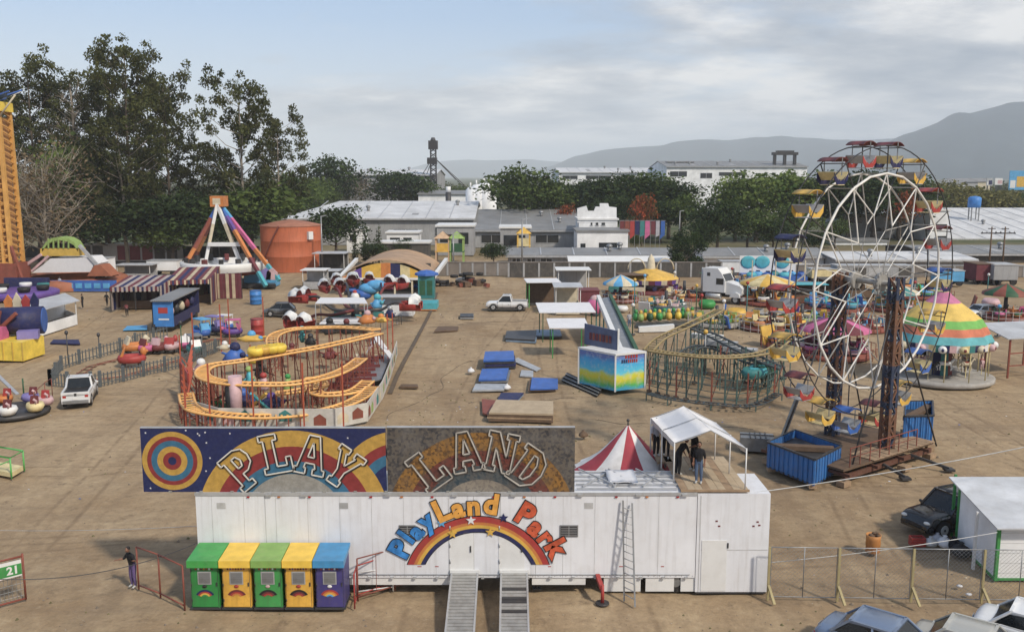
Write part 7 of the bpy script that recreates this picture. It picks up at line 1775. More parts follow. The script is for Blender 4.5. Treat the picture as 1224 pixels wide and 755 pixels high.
wall('boundary_wall','dark stained boundary wall behind the lane stalls and the chair swing ride',608,862,331,314,'dark_wall',cap='block_wall',posts=14)
wall('boundary_wall','low brown block wall between the barrel roofed hall and the dark boundary wall',520,610,329,314,'block_wall',cap='block_wall',posts=6)
wall('boundary_wall','pale grey boundary wall at the right, behind the carousel and the trailers',1090,1290,331,318,'block_wall',cap='grey_wall',posts=12)
wall('boundary_wall','brown block wall behind the ferris wheel, left of the pale grey wall',945,1090,330,317,'block_wall',cap='grey_wall',posts=8)
wall('boundary_wall','dark wall at the foot of the tall trees on the left',-70,310,308,295,'dark_wall',cap='block_wall',posts=16)
shed('long_shed','long low grey roofed shed along the boundary wall, left of the round dark tree',607,805,W(0,318).y,318,305,297,'grey_wall','grey_roof',5,wins=[(612,622,309,315),(630,640,309,315),(646,660,309,315)])
shed('long_shed','long low grey roofed shed right of the round dark tree, behind the white trailer',842,985,W(0,318).y,318,306,297,'white_wall','grey_roof',5)
shed('white_awning_roof','long white awning roof against the boundary wall behind the chair swing ride',682,800,W(0,326).y+1,322,314,307,'dark_wall','white_paint',3,cat='awning')
shed('grey_shed','low pale roofed shed behind the ferris wheel on the right',1000,1165,W(0,322).y,322,310,302,'grey_wall','pale_roof',8)
shed('grey_shed','dark roofed low shed at the right edge below the big white warehouse',1110,1300,W(0,314).y,314,303,294,'dark_wall','grey_roof',10)
# big pale warehouse, left centre
Yw=215
shed('warehouse','very long warehouse with a pale roof and grey walls behind the orange tank',338,566,Yw,290,261,241,'grey_wall','pale_roof',26,slopeL=9,wins=[(392,402,272,280),(470,500,274,283),(520,536,272,282),(350,362,266,272)])
shed('warehouse','grey roofed warehouse joined to the right end of the pale one',566,694,Yw-8,292,275,251,'grey_wall','grey_roof',24,wins=[(575,600,281,290),(606,634,281,290),(640,668,281,290)])
Yq=Yw-16
def bldg(name,label,px0,px1,Y,pt,m,depth,steps=None,wins=(),trim=None,cat='building',bays=0,rm='grey_roof'):
    x0,x1=XY(px0,Y,5),XY(px1,Y,5);h=ZY(pt,Y); t=T(name,label,cat,((x0+x1)/2,Y,0))
    b=B(m); b.bx(x0,x1,Y,Y+depth,0,h); b.o('wall',t); b=B(rm); b.bx(x0-.3,x1+.3,Y-.3,Y+depth+.3,h,h+.35); b.o('roof_edge',t)
    for (a,c,yt,yb) in wins:
        b=B('glass_dark'); b.bx(XY(a,Y,4),XY(c,Y,4),Y-.05,Y-.003,ZY(yb,Y),ZY(yt,Y)); w=b.o('window',t); b=B('light_metal'); z=ZY(yb,Y); b.bx(XY(a,Y,4)-.1,XY(c,Y,4)+.1,Y-.14,Y-.051,z-.15,z); b.o('sill',w)
    return t
t=bldg('white_facade','bright white building front with a stepped roofline, joined to the grey roofed warehouse',692,738,Yq,263,'white_wall',10,wins=[(706,708,265,269),(712,715,265,269),(719,723,265,269)],rm='white_paint')
b=B('white_wall'); Y=Yq-.06
pts=[(690,266),(690,249),(701,246),(703,252),(710,252),(712,247),(717,247),(717,243),(727,243),(728,247),(737,248),(737,266)]
b.slab([WY(x,y,Y) for x,y in pts],(0,.5,0)); b.o('stepped_parapet',t)
bldg('office_block','low grey white office below the stepped white facade',690,751,Yq-12,277,'white_wall',10,wins=[(694,700,291,296),(716,738,290,296)])
bldg('small_office','small pale building with a flat white roof and dark openings, below the grey roofed warehouse',598,634,Yq-10,273,'grey_wall',9,wins=[(602,628,281,294)],rm='white_paint')
bldg('small_office','pale grey annex with flat white roof left of the flat white roofed building',522,566,Yq-12,271,'grey_wall',9,wins=[(526,540,280,290),(548,560,278,292)],rm='white_paint')
bldg('guard_house','small white flat roofed house below the pale warehouse, among the cypress trees',462,500,Yq-6,279,'white_wall',6,wins=[(466,478,284,294),(482,492,284,294)],rm='white_paint')
bldg('guard_house','low dark open garage with white pillars behind the barrel roofed hall',455,512,Yq-20,291,'dark_wall',5,rm='white_paint')
bldg('guard_house','small white hut between the dark tree and the first cypress',414,434,Yq-6,275,'white_wall',6,wins=[(418,426,280,288)],rm='white_paint')
for i,(px,m) in enumerate(((741,'dark_red'),(747,'rust_red'),(753,'red'),(759,'navy'),(765,'teal'),(771,'pink'),(778,'maroon'),(784,'cloth_pale'),(789,'blue'))):
    Y=Yq-8; b=B(m); z1=ZY(264,Y); x=XY(px,Y,5); b.slab([(x,Y,z1-2.8-.5*(i%3)),(x+1.0,Y,z1-2.9),(x+1.0,Y,z1),(x,Y,z1)],(0,.12,0)); t=T('hanging_cloth',['dark red','rust coloured','bright red','navy','teal','pink','maroon','pale grey','blue'][i]+' cloth hanging in the row right of the stepped white facade','cloth',(x+.5,Y,z1-3.8),'coloured cloths hanging in a row')
    b.o('cloth',t); c_=B('grey_metal'); c_.bx(x-.05,x+1.1,Y-.02,Y+.14,z1,z1+.12); c_.o('rod',t); c_=B('grey_metal'); c_.bx(x-.1,x-.02,Y,Y+.1,0,z1+.12); c_.o('pole',t)
# climbing frame colours beyond the wall
def frame_tower(label,px,py,m1,m2):
    p=W(px,py+14); t=T('play_tower',label,'play tower',p)
    for x in(-1.2,1.2):
        for y in(0,2.4): b=B(m1); b.bar(p+V(x,y),p+V(x,y,4.6),.3); b.o('post',t)
    b=B(m2); b.slab([p+V(-1.3,-.1,2),p+V(1.3,-.1,2),p+V(1.3,-.1,3.6),p+V(-1.3,-.1,3.6)],V(0,.2)); b.slab([p+V(-1.4,-.2,2),p+V(1.4,-.2,2),p+V(1.4,2.6,2),p+V(-1.4,2.6,2)],V(0,0,.15)); b.o('panel',t)
    b=B(m1); b.slab([p+V(-1.6,-.4,4.5),p+V(1.6,-.4,4.5),p+V(0,1.2,5.8)],V(0,.1)); b.slab([p+V(-1.6,2.8,4.5),p+V(1.6,2.8,4.5),p+V(0,1.2,5.8)],V(0,.1)); b.o('roof',t)
frame_tower('yellow and orange play tower beyond the brown block wall',529,300,'tan_cloth','yellow'); frame_tower('green play tower with yellow green posts, right of the orange one',546,300,'olive_green','dark_green'); frame_tower('yellow play tower in front of the small pale building',626,292,'yellow','pale_yellow')
# distant long buildings behind
shed('far_warehouse','distant cream and grey warehouse roofs left of the lattice tower',418,520,330,240,209,203,'grey_wall','pale_roof',24,wins=[(430,440,214,222),(455,470,214,222)])
shed('far_warehouse','distant low white warehouse at the foot of the white silos',500,565,300,245,232,228,'white_wall','grey_roof',14)
shed('far_factory','long white factory on the skyline left of the tall roof vent',668,800,430,230,206,201,'white_wall','pale_roof',30,wins=[(672,690,210,214),(700,730,210,214)])
shed('far_factory','long grey factory with a flat raised roof on the skyline in front of the hills',797,965,400,230,199,193,'white_wall','grey_roof',24,wins=[(800,820,205,211),(836,850,207,213),(858,890,206,210)])
bldg('roof_penthouse','dark flat topped building in the middle of the skyline factories',797,828,415,194,'dark_wall',14)
Y=405;zt=ZY(182,Y);zb=ZY(190,Y); t=T('roof_vent','dark arched vent frame standing on the grey skyline factory','vent',(XY(939,Y,26),Y,zb)); b=B('dark_metal')
for px in(927,939,951): b.bx(XY(px,Y,26)-.5,XY(px,Y,26)+.5,Y,Y+2,zb-3,zt)
b.os('leg',t); b=B('dark_metal'); b.bx(XY(924,Y,26),XY(954,Y,26),Y-.5,Y+2.5,zt-1.2,zt); b.bx(XY(929,Y,26),XY(949,Y,26),Y-.5,Y+2.5,zt,zt+.7); b.o('hood',t)
# silos
for i,(px,r,pt,lab) in enumerate(((582,2.2,219,'tall white silo, rightmost and largest of the group on the skyline'),(573,2.0,221,'white silo beside the largest one'),(566,1.8,224,'smaller white silo, left of the other two'))):
    p=W(px,250); Y=255; x=XY(px,Y,8); h=ZY(pt,Y); t=T('white_silo',lab,'silo',(x,Y,0),'white silos on the skyline'); b=B('white_wall'); b.lathe((x,Y,0),[(r*1.2,0),(r*1.2,h-.8),(r*.8,h),(0,h+.2)],n=20); b.o('shell',t)
    b=B('white_paint'); b.tube([(x-.8,Y-.4,h),(x-.8,Y-.4,h+1.3)],.25,6); b.tube([(x+.9,Y-.4,h-.2),(x+.9,Y-.4,h+.9)],.2,6); b.o('vent',t)
p=(XY(536,262,8),262,0); t=T('dark_chimney','short dark chimney left of the white silos','chimney',p); b=B('dark_metal'); b.cyl(p,(p[0],p[1],ZY(230,262)),.9,.8); b.o('stack',t); b=B('white_paint'); b.cyl((p[0],p[1],ZY(230,262)),(p[0],p[1],ZY(223,262)),.7); b.o('cap',t)
# lattice tower
Y=330; x=XY(518,Y,20); zt=ZY(170,Y); t=T('lattice_mast','dark lattice grain elevator mast with guy wires on the skyline','mast',(x,Y,0)); b=B('dark_metal'); s=1.1
for i in(-1,1):
    for j in(-1,1): b.bar((x+i*s,Y+j*s,0),(x+i*s*.8,Y+j*s*.8,zt-2),.35)
for k in range(16):
    z0,z1=zt*k/16,zt*(k+1)/16-.2
    for j in(-1,1): b.bar((x-s,Y+j*s,z0),(x+s,Y+j*s,z1),.22); b.bar((x+s,Y+j*s,z0),(x-s,Y+j*s,z1),.22)
b.o('lattice',t)
b=B('dark_metal'); b.box((x,Y,zt-1),(3.2,3.2,3)); b.box((x-.4,Y,zt-6.5),(3.4,3,2.2)); b.cyl((x,Y,zt),(x,Y,zt+1.6),1.2,.6); b.os('head_house',t)
for px,py in((497,222),(505,222),(545,215),(553,222),(560,226)): b=B('dark_metal'); e=WY(px,py,Y); b.tube([(x,Y,zt-5),tuple(e),],.11,4); b.o('guy_wire',t)
# right side: big white warehouse etc
shed('white_warehouse','large white roofed warehouse at the right edge, behind the power poles',1128,1420,235,292,285,249,'white_wall','pale_roof',46,wins=[(1140,1160,287,290)])
bldg('grey_building','grey building with white bands seen through the top of the ferris wheel',1004,1128,238,257,'grey_wall',14,wins=[(1010,1030,262,267),(1040,1060,272,277),(1062,1090,268,273),(1096,1120,262,267),(1068,1084,280,285),(1098,1112,278,284)],rm='white_paint')
bldg('white_house','white gabled house right of the grey banded building, at the warehouse corner',1112,1134,228,252,'white_wall',9,wins=[(1118,1132,268,272),(1120,1132,282,290)],rm='white_paint')
bldg('pale_building','small pale roofed building behind the ferris wheel, below the trees',1000,1062,215,289,'white_wall',10,wins=[(1006,1020,293,298),(1030,1046,293,298)])
for px,lab in((1184,'left power pole with a crossarm in front of the large white warehouse'),(1200,'right power pole with a crossarm in front of the large white warehouse')):
    Y=W(0,322).y; x=XY(px,Y,4); h=ZY(271,Y); t=T('power_pole',lab,'pole',(x,Y,0),'power poles before the white warehouse'); b=B('dark_wood'); b.cyl((x,Y,0),(x,Y,h),.17,.11,8); b.o('pole',t); b=B('dark_metal'); b.bx(x-1.8,x+1.8,Y-.1,Y+.1,h-1.2,h-1.0); b.bx(x-.6,x+.6,Y-.1,Y+.1,h-.4,h-.25); b.o('crossarm',t)
    for k in(-1.6,-.8,.8,1.6): b=B('grey_metal'); b.cyl((x+k,Y,h-1.0),(x+k,Y,h-.75),.07,n=6); b.o('insulator',t)
Y=W(0,322).y
for px,pt,pb,lab in((385,258,326,'tall thin grey pole in front of the dark tree near the orange tank'),(624,262,322,'thin grey street pole above the long low shed'),(542,280,326,'short pale pole by the green play tower'),(1110,298,330,'dark thin pole behind the carousel'),(812,252,300,'thin pole among the trees right of the hanging cloths')):
    Yp_=W(0,pb).y; x=XY(px,Yp_,3); t=T('street_pole',lab,'pole',(x,Yp_,0)); b=B('grey_metal'); b.cyl((x,Yp_,0),(x,Yp_,ZY(pt,Yp_)),.16,.1,8); b.o('pole',t); b=B('light_metal'); z=ZY(pt,Yp_); b.bar((x,Yp_,z-.1),(x+.9,Yp_,z+.1),.12); b.o('arm',t)
Y=260; x=XY(1165,Y,9); t=T('water_tank','blue round water tank above the trees at the left end of the white warehouse','tank',(x,Y,0)); b=B('bright_blue'); z0,z1=ZY(248,Y),ZY(235,Y); b.lathe((x,Y,0),[(0,z0),(1.7,z0),(1.75,z1-.4),(1.2,z1),(0,z1+.2)],n=18); b.o('tank_body',t)
for a_ in(0,1,2,3): b=B('grey_metal'); b.bar((x+math.cos(a_*1.57+.7)*1.4,Y+math.sin(a_*1.57+.7)*1.4,0),(x+math.cos(a_*1.57+.7)*1.4,Y+math.sin(a_*1.57+.7)*1.4,z0),.25); b.o('leg',t)
# billboards
for (pa,pb,pt,pbm,m,m2,lab) in ((1207,1232,204,227,'sky_blue','yellow','large blue and yellow billboard on the skyline at the right edge'),(1190,1199,213,221,'white_paint','pale_pink','small white and pink billboard left of the large blue and yellow one'),(1180,1187,213,222,'light_metal','navy','small grey sign, leftmost of the skyline billboards')):
    Y=420; x0,x1=XY(pa,Y,16),XY(pb,Y,16); z0,z1=ZY(pbm,Y),ZY(pt,Y); t=T('billboard',lab,'billboard',((x0+x1)/2,Y,0)); b=B(m); b.bx(x0,x1,Y,Y+.4,z0,z1); bo=b.o('panel',t)
    b=B(m2); b.bx(lerp(x0,x1,.35),lerp(x0,x1,.95),Y-.02,Y-.005,lerp(z0,z1,.15),lerp(z0,z1,.7)); b.m('white_paint'); b.bx(lerp(x0,x1,.05),lerp(x0,x1,.3),Y-.02,Y-.005,lerp(z0,z1,.1),lerp(z0,z1,.5)); b.o('printed_area',bo)
    for f in(.2,.8): b=B('dark_metal'); b.bar((lerp(x0,x1,f),Y+.2,0),(lerp(x0,x1,f),Y+.2,z0),.4); b.o('leg',t)
random.seed(12)
for i,(px,w_) in enumerate(((1140,6),(1152,8),(1170,7),(1140,10),(1100,12),(1176,5))):
    Y=520+i*15; x=XY(px,Y,10); b=B(['white_wall','grey_wall','cream'][i%3]); h=9+random.random()*5
    t=T('distant_house',['white','grey','cream','pale','low grey','small cream'][i]+' distant house between the ferris wheel and billboards, '+['second from left','third from left','near the right','fourth from left','leftmost','rightmost'][i],'house',(x,Y,0)); b.bx(x-w_,x+w_,Y,Y+8,0,h); b.o('wall',t); b=B('grey_roof'); b.slab([(x-w_-.5,Y-.5,h),(x+w_+.5,Y-.5,h),(x+w_+.5,Y+4,h+2),(x-w_-.5,Y+4,h+2)],(0,0,.2)); b.o('roof',t)
# ================================================================ TREES
def leafmat(name,c1,c2,c3=None):
    m=bpy.data.materials.new(name); m.use_nodes=True; nt=m.node_tree; p=nt.nodes['Principled BSDF']
    at=nn(nt,'ShaderNodeAttribute',attribute_name='tone'); tc=nn(nt,'ShaderNodeTexCoord').outputs['Object']
    c=mixrgb(nt,at.outputs['Fac'],c1,c2)
    c=mixrgb(nt,ramp(nt,noise(nt,tc,.5,3,.6),[(.45,0.),(.7,.6)]),c,c3 or c2)
    nt.links.new(c,p.inputs['Base Color']); sock(p,'Roughness',.75); sock(p,'Specular IOR Level',.2)
    tr=nn(nt,'ShaderNodeBsdfTranslucent'); nt.links.new(c,tr.inputs[0]); mx=nn(nt,'ShaderNodeMixShader'); mx.inputs[0].default_value=.25
    nt.links.new(p.outputs[0],mx.inputs[1]); nt.links.new(tr.outputs[0],mx.inputs[2]); nt.links.new(mx.outputs[0],nt.nodes['Material Output'].inputs[0]); MC[name]=m
leafmat('leaf_dark',(.024,.034,.012),(.085,.098,.030),(.12,.105,.045)); leafmat('leaf_mid',(.026,.048,.014),(.10,.14,.035)); leafmat('leaf_bright',(.045,.085,.02),(.17,.22,.06))
leafmat('leaf_dry',(.10,.075,.045),(.20,.15,.09)); leafmat('leaf_olive',(.10,.10,.03),(.22,.20,.07)); leafmat('leaf_red',(.06,.07,.02),(.36,.08,.035)); leafmat('leaf_black',(.012,.024,.010),(.050,.080,.024))
mat('bark',(.13,.10,.075),.9,grime=.4,scale=1.5); mat('bark_pale',(.30,.26,.21),.9,grime=.4,scale=1.5)
def leaves(clumps,seed,m,size,density):
    """crown: many small tilted leaf faces filled through clump volumes; uneven outline"""
    rnd=random.Random(seed); vs=[];fs=[];tone=[]
    for (c,r,tn) in clumps:
        n=int(density*r[0]*r[1]*(.6+.4*rnd.random())/ (size*size) )
        for _ in range(n):
            u=Vector((rnd.gauss(0,1),rnd.gauss(0,1),rnd.gauss(0,1))).normalized(); q=(rnd.random()**.45)
            if u.z<-.3 and rnd.random()<.5: continue
            p=c+Vector((u.x*r[0]*q,u.y*r[1]*q,u.z*r[2]*q))
            s=size*(.4+1.1*rnd.random()**1.6); a=Vector((rnd.gauss(0,1),rnd.gauss(0,1),rnd.gauss(0,.7))).normalized(); b_=a.cross(Vector((rnd.gauss(0,1),rnd.gauss(0,1),rnd.gauss(0,1)))).normalized()
            k=len(vs); vs+=[p-a*s-b_*s*.3,p-b_*s*.7+a*s*.2,p+a*s,p+b_*s*.55]; fs.append((k,k+1,k+2,k+3)); tone.append(min(1,max(0,tn+rnd.gauss(0,.25))))
    me=bpy.data.meshes.new('crown'); me.from_pydata([tuple(v) for v in vs],[],fs); me.materials.append(MC[m])
    at=me.attributes.new('tone','FLOAT','FACE'); at.data.foreach_set('value',tone); return me
def trunk_mesh(h,r,seed,limbs,m='bark',lean=.04):
    rnd=random.Random(seed); b=B(m); pts=[V(0,0,0)]
    for k in range(1,9): pts.append(V(pts[-1].x+rnd.gauss(0,lean*h/8),pts[-1].y+rnd.gauss(0,lean*h/8),h*k/8))
    b.tube(pts,r,8,r2=r*.18); ends=[]
    for (f,ang,L,rise) in limbs:
        i=min(7,int(f*8)); s=pts[i].lerp(pts[i+1],f*8-i); d=V(math.cos(ang),math.sin(ang)); e=s+d*L+V(0,0,L*rise); mid=s.lerp(e,.5)+V(0,0,-L*.06+rnd.gauss(0,.05*L))
        b.tube([s,mid,e],r*(1-f*.8)*.42,6,r2=r*.08); ends.append((f,s,e,mid))
    return b,pts,ends
def mktree(kind,h,w,seed,lm,bm='bark'):
    rnd=random.Random(seed); t=T('tree','x','tree'); limbs=[];cl=[]
    if kind=='tall':
        n=34
        for k in range(n): f=.28+.70*(k/n)**.9; limbs.append((min(.97,f),k*2.4+rnd.gauss(0,.5),w*(.32+.28*rnd.random())*(1.15-.75*abs(f-.55)**.8),.35+.4*rnd.random()))
        b,pts,ends=trunk_mesh(h*.96,h*.016,seed,limbs,bm)
        for f,s,e,mid in ends:
            r=w*(.08+.06*rnd.random()); tn=rnd.random()
            cl.append((e,(r*1.3,r*1.3,r*.8),tn))
            if rnd.random()<.75: cl.append((mid+V(rnd.gauss(0,.4),rnd.gauss(0,.4),r*.5),(r,r,r*.7),tn*.7))
            if rnd.random()<.6: cl.append((e+V(rnd.gauss(0,r),rnd.gauss(0,r),r*1.2),(r*.8,r*.8,r*.6),min(1,tn+.2)))
        cl.append((pts[-1],(w*.1,w*.1,w*.12),.8)); size,den=.30,6.5
    elif kind=='broad':
        n=16
        for k in range(n): f=.35+.6*k/n; limbs.append((f,k*2.4,w*(.28+.18*rnd.random())*(1.2-f*.7),.45+.3*rnd.random()))
        b,pts,ends=trunk_mesh(h*.8,h*.028,seed,limbs,bm)
        for f,s,e,mid in ends:
            r=w*(.15+.07*rnd.random()); tn=rnd.random(); cl.append((e,(r,r,r*.75),tn)); cl.append((mid+V(0,0,r*.4),(r*.9,r*.9,r*.7),tn*.5))
        for k in range(12): a=rnd.uniform(0,6.28); q=rnd.random()**.5*w*.38; r=w*(.09+.06*rnd.random()); cl.append((V(math.cos(a)*q,math.sin(a)*q,h*(.95-.35*(q/(w*.4))**2)-r*.5),(r,r,r*.8),rnd.random()))
        size,den=.30,2.6
    elif kind=='round':
        b,pts,ends=trunk_mesh(h*.5,h*.03,seed,[(.8,k*1.3,w*.25,.6) for k in range(5)],bm)
        for k in range(34):
            u=Vector((rnd.gauss(0,1),rnd.gauss(0,1),rnd.gauss(0,1))).normalized(); r=w*.15; cl.append((V(u.x*w*.36,u.y*w*.36,h*.55+u.z*h*.40),(r,r,r),rnd.random()))
        cl.append((V(0,0,h*.55),(w*.35,w*.35,h*.38),.3)); size,den=.24,6
    elif kind=='cypress':
        b,pts,ends=trunk_mesh(h*.9,h*.02,seed,[],bm)
        for k in range(14): f=k/13; r=w*.5*(1-f)**.6*(.8+.3*rnd.random())+.15; cl.append((V(rnd.gauss(0,.1),rnd.gauss(0,.1),h*(.08+.88*f)),(r,r,h*.07),rnd.random()))
        size,den=.16,4
    else: # bare, twiggy
        n=40
        for k in range(n): f=.12+.8*k/n; limbs.append((f,k*2.4,w*(.25+.3*rnd.random())*(1.1-f*.6),.6+.6*rnd.random()))
        b,pts,ends=trunk_mesh(h*.85,h*.02,seed,limbs,'bark_pale')
        for f,s,e,mid in ends:
            for j in range(7):
                q=mid.lerp(e,rnd.random()); d=V(rnd.gauss(0,1),rnd.gauss(0,1),rnd.random()*1.5).normalized()*w*.16*(.5+rnd.random()); b.tube([q,q+d*.5+V(0,0,.1),q+d],.045,3,r2=.02)
            if kind=='dry': r=w*.10; cl.append((e,(r*1.4,r*1.4,r*1.1),rnd.random())); cl.append((mid,(r*1.2,r*1.2,r),rnd.random()))
        size,den=.20,.5
    b.o('trunk',t)
    if cl:
        me=leaves(cl,seed,lm,size,den); c=bpy.data.objects.new('crown',me); COL.objects.link(c); c.parent=t
    return t
def plant(proto,px,pyt,Y,label,rz=0,group=None,ws=1.0,hh=None,used=set(),name=None):
    """stand a tree at depth Y, with its top at image row pyt of the photo (hh = prototype height)"""
    x=XY(px,Y,8); h=ZY(pyt,Y); s=h/proto['hh']
    if proto.name not in used: used.add(proto.name); t=proto; t.location=(x,Y,0); t.rotation_euler=(0,0,rz); t.scale=(s*ws,s*ws,s)
    else: t=dup(proto,(x,Y,0),rz,None,(s*ws,s*ws,s))
    t['label']=label
    if group: t['group']=group
    return t
def proto(kind,h,w,seed,lm,bm='bark'): t=mktree(kind,h,w,seed,lm,bm); t['hh']=float(h); return t
TA=proto('tall',38,17,11,'leaf_dark'); TB=proto('tall',34,15,23,'leaf_dark'); TC=proto('tall',30,14,35,'leaf_dark','bark_pale')
BA=proto('broad',12,13,41,'leaf_mid'); BB=proto('broad',12,12,43,'leaf_bright'); BD=proto('broad',13,14,47,'leaf_black'); BO=proto('broad',9,11,53,'leaf_olive'); BR=proto('broad',9,9,59,'leaf_red')
RD=proto('round',11,11,61,'leaf_black'); CP=proto('cypress',7,2.0,67,'leaf_black'); DR=proto('dry',16,16,71,'leaf_dry'); BE=proto('bare',30,13,73,'leaf_dry')
G1='tall dark trees on the left skyline'
for i,(p,px,pt,Y,rz,ws,lab) in enumerate((
 (TA,160,56,168,0,.72,'tallest dark tree of the left group, its crown reaching highest into the sky'),
 (TB,44,80,172,1,.72,'tall dark tree just right of the drop tower head'),
 (TB,203,92,176,2.2,.66,'dark tall tree just right of the tallest one, sloping crown'),
 (TA,125,90,178,4,.6,'tall dark tree just left of the tallest one, partly bare top'),
 (TC,294,100,170,.5,.72,'tall open crowned tree standing apart, rightmost of the tall group'),
 (TC,332,143,176,3,.75,'shorter open crowned tree leaning right of the one standing apart'),
 (TB,80,104,182,5,.7,'dark tree between the drop tower and the tallest tree, behind the bare one'),
 (TA,12,112,176,3.3,.7,'dark tree behind the drop tower column'),
 (TC,250,178,180,1.7,1.0,'lower dark tree filling the gap between the tall group and the one standing apart'),
 (TB,182,110,186,.8,.85,'dark tree directly behind the tallest one'),
 (TC,150,140,164,5.2,.9,'shorter dark tree in front of the tallest one, above the pendulum ride trailers'))): plant(p,px,pt,Y,lab,rz,G1,ws)
G2='bushy trees along the left wall'
for i,(p,px,pt,Y,rz,ws,lab) in enumerate((
 (BD,232,228,166,0,1.5,'dark bushy tree directly behind the top of the A-frame ride'),(BD,180,235,165,1,1.6,'dark bushy tree left of the A-frame ride'),(BD,130,240,165,2,1.6,'dark bushy tree above the long cargo trailer'),(BA,300,215,168,3,1.4,'olive green bushy tree behind the orange tank'),
 (BA,95,165,170,4,.8,'fresh green tree in front of the tall dark ones, right of the drop tower'),(BB,82,168,166,4.6,.6,'bright green leafy tree beside the brown twiggy tree'),(BA,352,205,262,5,1.3,'mid green tree right of the orange tank, behind the warehouse end'),(BD,275,245,164,2.5,1.5,'low dark tree left of the orange tank'),(BD,10,225,170,.5,1.4,'dark bushy tree behind the base of the drop tower'),(BD,70,240,176,3.5,1.6,'dark bushy tree behind the yellow gondola'),(BA,205,262,163,2.9,1.6,'low bushy tree beside the cargo trailer roof'),(BD,318,250,240,1.9,1.0,'small dark tree just behind the orange tank'))): plant(p,px,pt,Y,lab,rz,G2,ws)
plant(DR,52,178,152,'brown twiggy half dead tree right of the drop tower',0); plant(DR,20,205,156,'smaller brown twiggy tree behind the drop tower',2,ws=1.1)
plant(BE,98,62,176,'pale leafless tree with thin branches against the sky, left of the tallest tree',0)
for p,px,pt,Y,rz,ws,lab in ((BD,400,186,300,0,.9,'dark rounded tree on the skyline left of the far cream warehouse'),(BD,478,203,310,1,1.5,'wide dark tree in front of the far cream warehouse'),(DR,424,207,305,1,.8,'thin brown tree beside the dark rounded skyline tree'),(BA,378,212,290,2,1,'small green tree left of the dark rounded skyline tree'),(BA,505,214,330,3,1.0,'green tree at the foot of the lattice mast'),(BA,545,222,350,3,1.6,'low green trees line behind the short dark chimney'),
 (BD,400,246,172,4,1.15,'large dark tree in front of the pale warehouse, right of the orange tank')): plant(p,px,pt,Y,lab,rz,None,ws)
for px,pt,lab in ((436,266,'slim dark cypress left of its twin in front of the warehouse'),(452,266,'slim dark cypress right of its twin in front of the warehouse'),(423,276,'short cypress shrub beside the large dark tree')): plant(CP,px,pt,168,lab,px,'cypresses before the warehouse')
for p,px,pt,Y,rz,ws,lab in ((BD,445,290,166,1,1.6,'low dark bush at the foot of the cypresses'),(BD,590,290,162,2,1.3,'low dark bush right of the green play tower'),(BD,480,286,180,4,1.4,'low dark bush behind the barrel roofed hall')): plant(p,px,pt,Y,lab,rz,None,ws,name='bush')
G3='trees behind the white facade and the long sheds'
TL=[(BA,625,198,235,0,1.25,'big green tree right of the white silos'),(BA,655,212,238,1,1.2,'green tree between the big green tree and the red flowering one'),(BR,676,243,226,2,.7,'low red flowering tree above the grey warehouse roof'),
(BD,690,216,245,3,1.2,'dark tree behind the stepped white facade'),(BD,715,212,240,4,1.3,'dark tree just above the stepped white facade'),(BD,745,207,238,5,1.2,'dark tree right of the stepped facade'),(BA,775,205,240,.4,1.3,'green tree behind the red flowering tree near the skyline factory'),(BR,768,230,212,1,.6,'orange red flowering tree in the middle of the tree belt'),
(BD,800,214,236,2,1.3,'dark tree below the dark flat topped building'),(BD,735,232,225,2.5,1.3,'dark tree above the hanging cloths'),(BD,790,238,222,.9,1.3,'dark tree right of the hanging cloths'),(BA,815,232,220,1.4,1.0,'mid green tree left of the domed dark tree'),(BD,858,238,186,3,1.2,'domed dark green tree above the tractor unit'),
(BB,880,210,228,4,1.0,'light green leafy tree left of the widest light green one'),(BB,905,204,225,5,1.25,'widest light green tree, below the roof vent'),(BB,940,203,228,.3,1.2,'light green tree right of the widest light green one'),(BD,965,212,230,1.2,1.3,'dark tree beside the left rim of the ferris wheel'),(BA,895,250,190,2,1.3,'green tree behind the blue car ride, left part'),(BD,925,262,188,3,1.3,'dark tree above the blue car ride'),(BA,950,245,200,4,1.3,'mid green tree seen at the left rim of the wheel'),
(BD,985,215,228,5,1.3,'dark tree inside the left part of the wheel'),(BD,1015,205,226,.7,1.3,'dark tree seen in the upper left of the wheel'),(BD,1045,203,230,1.9,1.3,'dark tree seen under the top of the wheel'),(BR,1078,226,222,2.2,.7,'red flowering tree seen through the wheel'),(BD,1075,208,232,3,1.2,'dark tree behind the red flowering tree in the wheel'),(BA,1000,262,205,2,1.1,'green tree low behind the wheel, left of the banded building'),
(BD,842,262,182,5,1.0,'small dark tree left of the domed dark tree'),(BD,975,275,184,1,1.2,'dark shrub tree behind the red gondola of the wheel'),(BA,760,280,196,1,.9,'small green tree under the hanging cloths')]
for p,px,pt,Y,rz,ws,lab in TL: plant(p,px,pt,Y,lab,rz,G3,ws)
plant(RD,823,276,W(0,331).y+4,'round dense dark tree standing against the boundary wall left of the tractor unit',0)
G4='olive trees along the right skyline'
for i,(px,pt,Y,ws) in enumerate(((1098,219,300,1.3),(1122,216,320,1.3),(1145,221,300,1.4),(1168,224,310,1.3),(1190,226,300,1.4),(1212,228,310,1.3),(1235,228,300,1.4))):
    plant(BO if i%3 else BA,px,pt,Y,['olive tree just right of the wheel rim','olive tree second from the wheel rim','olive tree left of the blue water tank','olive tree behind the blue water tank','olive tree between the water tank and the billboards','olive tree below the large billboard','olive tree cut off by the right edge'][i],i*1.1,G4,ws)
